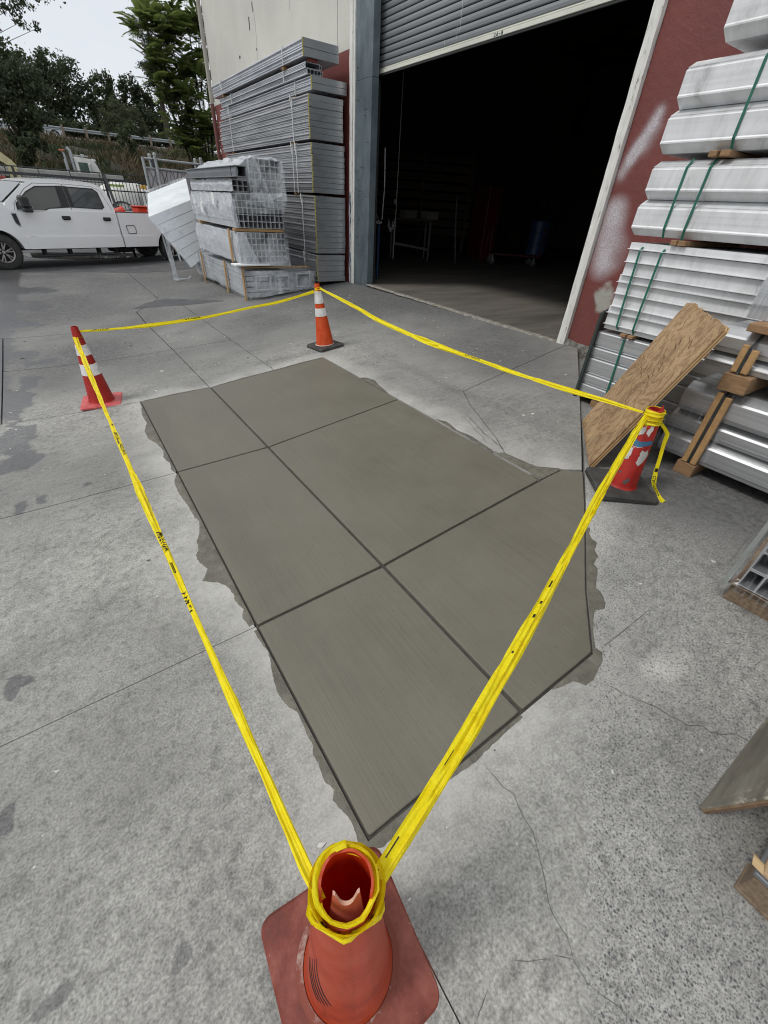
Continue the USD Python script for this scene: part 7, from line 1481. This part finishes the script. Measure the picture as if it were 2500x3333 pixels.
tree('dense_tree', 'dark tree just left of the tallest rounded one, partly behind the oak', 'tree', (1.9, 66, 4.9), [B(2.0, 66, 10.6, 1.3, 1.0), B(.8, 66, 11.0, 1.3, 1.0), B(2.4, 66, 9.0, 1.4, 1.3), B(.6, 66, 9.2, 1.5, 1.4), B(1.6, 65, 7.5, 1.7, 1.4)], 5000, .26, DK2, 24)
tree('olive_tree', 'grey-green pointed tree in the middle behind the guard rail', 'tree', (9.2, 68, 4.9), [B(9.3, 68, 10.7, .8, .8), B(8.3, 68, 10.1, .7, .8), B(9.9, 68, 9.8, .9, .9), B(8.9, 67, 9.2, 1.2, 1.0), B(8.2, 67, 8.2, 1.0, 1.0), B(10.2, 67, 8.4, 1.2, 1.1), B(9.2, 67, 7.4, 1.5, 1.0)], 6000, .25, DK2, 25)
tree('olive_tree', 'weeping grey-green shrub tree leaning over the guard rail', 'tree', (7.6, 50, 3.9), [B(7.2, 50, 6.85, .8, .5), B(8.1, 50, 6.5, .9, .6), B(6.6, 50, 6.3, .7, .6), B(7.5, 50, 6.0, 1.1, .6), B(8.7, 50, 5.9, .6, .6), B(6.3, 50, 5.6, .5, .5)], 5200, .20, OLV, 26, tr=.1, droop=.9, aspect=.22)
tree('olive_tree', 'thin dark sapling growing on the bank below the guard rail', 'tree', (6.7, 44, 3.0), [B(6.7, 44, 5.0, .6, .45), B(6.5, 44, 4.5, .55, .45), B(7.0, 44, 4.2, .45, .45), B(6.6, 44, 3.8, .4, .4), B(6.9, 44, 5.4, .4, .35)], 1500, .15, DK2, 27, tr=.05)
tree('dense_tree', 'dark bushy tree between the pointed tree and the conifer', 'tree', (11.6, 66, 4.9), [B(11.3, 66, 10.3, .9, .9), B(11.0, 66, 9.2, 1.0, 1.0), B(12.3, 66, 9.3, 1.2, 1.2), B(11.8, 65, 8.2, 1.5, 1.1), B(13.4, 66, 8.3, 1.2, 1.2), B(12.4, 65, 7.1, 1.7, 1.1), B(14.5, 66, 7.3, 1.2, 1.1)], 7000, .25, DK1, 28)
tree('conifer_tree', 'tall narrow dark conifer rising behind the bright green tree', 'tree', (13.4, 62, 4.9), [B(13.3, 62, 16.6, .55, .9), B(13.1, 62, 15.4, .8, .8), B(13.0, 62, 14.2, 1.0, .8), B(13.2, 62, 13.0, 1.1, .8), B(12.9, 62, 12.0, 1.1, .8), B(13.3, 62, 11.0, 1.2, .8), B(13.4, 62, 10.0, 1.1, .9), B(14.2, 62, 9.2, 1.0, 1.0), B(13.6, 62, 17.9, .5, .9), B(13.8, 62, 19, .4, .7)], 9000, .26, CON, 29, tr=.3, droop=.5, aspect=.25)
for k, (x, y, z, s, lb) in enumerate(((-3, 66, 9.5, 2.4, 'far left dark tree, mostly outside the frame'), (17.5, 66, 8.0, 2.2, 'dark tree hidden low behind the bright green leaves'), (10.0, 72, 7.5, 2.2, 'low dark tree filling the gap behind the pointed tree'), (5.5, 74, 7.0, 2.4, 'low dark tree filling the gap behind the tall rounded tree'))):
    tree('dense_tree', lb, 'tree', (x, y, 4.9), [B(x, y, z, s, s * .6), B(x - s * .7, y, z - 1.2, s * .8, s * .6), B(x + s * .7, y, z - 1.0, s * .8, s * .6), B(x, y, z - 2, s, s * .5)], 4500, .28, DK1, 31 + k)
for k, (x, z, lb) in enumerate(((4.6, 5.9, 'low dark roadside shrub below the tallest rounded tree'), (6.9, 5.8, 'low dark roadside shrub left of the weeping tree'), (9.6, 5.9, 'low dark roadside shrub right of the weeping tree'), (11.9, 5.9, 'low dark roadside shrub below the conifer'), (14.2, 6.0, 'low dark roadside shrub behind the bright green tree'), (2.6, 6.3, 'low dark roadside shrub behind the silver car'))):
    b_ = (x, 61.5, 4.9); t_ = thing('roadside_shrub', lb, 'shrub', b_); BB = [B(x, 61.5, z, 1.3, .7), B(x - .8, 61.3, z - .3, .8, .6), B(x + .8, 61.6, z - .2, .8, .6)]
    obj(t_, 'stem', tube([b_, (x, 61.5, z)], .05, 6), BARK, loc=b_); obj(t_, 'foliage', leaf_cards(crown_points(BB, 2600, 60 + k), .26, 60 + k), DK1, loc=b_)
# branch hanging in at the top left: outer limb of a tree that stands beyond the frame
tree('oak_tree', 'leafy twigs of a nearer oak hanging into the top left corner', 'tree', (-6.0, 22, -.27), [B(.55, 22, 5.85, .75, .25), B(1.35, 22, 5.95, .42, .16), B(1.1, 22, 5.62, .30, .14), B(1.55, 22, 5.55, .12, .13), B(.4, 22, 5.40, .40, .22), B(.9, 22.1, 6.4, 1.2, .3), B(-.5, 22, 6.0, 1.0, .7)], 4200, .085, DK2, 41, limbs=7, tr=.045)

# bright green pinnate tree beside the building
def frond(seed):
    r_ = np.random.default_rng(seed); V, f = [], []
    L, n = .62, 10
    for i in range(n):
        t = (i + 1) / n; c = np.array([L * t, 0, -.22 * t * t])
        ll = .24 * math.sin(math.pi * (.25 + .62 * t)) + .03; w = .042
        for s in (-1, 1):
            d = U([.55, s * 1.0, -.16 + r_.uniform(-.15, .1)]); q = np.array([.8, -s * .5, .0]); k = len(V)
            V += [c, c + d * ll * .45 + U(q) * w, c + d * ll, c + d * ll * .45 - U(q) * w]; f += [[k, k + 1, k + 2], [k, k + 2, k + 3]]
    k = len(V); V += [np.array([0, -.006, 0]), np.array([0, .006, 0]), np.array([L, 0, -.22])]; f += [[k, k + 1, k + 2]]
    return np.array(V), np.array(f)
fr_ = [frond(s) for s in range(3)]
def frond_tree(label, base, centers, N, seed):
    b = np.array(base, float); t = thing('pinnate_tree', label, 'tree', tuple(b)); r_ = np.random.default_rng(seed); ms, lims = [], []
    vol = np.array([c[1][0] * c[1][2] for c in centers]); vol /= vol.sum()
    for (c, r), fz in zip(centers, vol):
        c = np.array(c); n = int(N * fz); nc = max(3, n // 7)
        tips = c + (lambda d: d / np.linalg.norm(d, axis=1)[:, None])(r_.normal(size=(nc, 3))) * np.array(r) * r_.uniform(.65, 1.05, (nc, 1))
        for tp_ in tips:
            m = 7
            for j in range(m):
                a = r_.uniform(0, 2 * math.pi); el = r_.uniform(-.15, .95); d = np.array([math.cos(a) * math.cos(el), math.sin(a) * math.cos(el), math.sin(el)])
                s = U(np.cross([0, 0, 1], d)); u = np.cross(d, s); sc = r_.uniform(.75, 1.35)
                ms.append(xf(fr_[j % 3], frame(tp_ + r_.normal(size=3) * .05, d * sc, s * sc, u * sc)))
            lims.append(tube(np.array([b * .0 + [b[0] * .5 + c[0] * .5, b[1] * .5 + c[1] * .5, c[2] - r[2] * 1.1], tp_]), [.018, .006], 5))
        lims.append(tube(np.array([b, b * .5 + np.array([c[0] * .5, c[1] * .5, b[2] + (c[2] - b[2]) * .8 - b[2] * .5]) if False else (b + c) / 2 + [0, 0, .2], c]), [.06, .04, .02], 6))
    obj(t, 'trunk', cat_(lims), BARK, smooth=40, loc=b)
    obj(t, 'crown', cat_(ms), BRT, loc=b)
frond_tree('bright green tree with long feathery leaves beside the building corner', (7.4, 27, -.27),
    [B(5.9, 27, 7.0, .55, .55), B(6.6, 27, 7.4, .6, .6), B(5.8, 27, 6.1, .55, .6), B(6.7, 27, 6.3, .7, .6), B(7.5, 27, 7.7, .6, .5), B(8.2, 27.3, 7.2, .5, .7), B(5.95, 27, 5.3, .5, .5), B(6.8, 27, 5.2, .7, .55), B(7.7, 27, 5.9, .5, .7), B(6.5, 26.8, 4.2, .6, .4), B(7.3, 27, 4.3, .6, .5), B(6.4, 26.8, 3.55, .45, .35), B(7.2, 26.8, 3.4, .6, .4), B(7.9, 27, 4.6, .4, .6)], 800, 55)
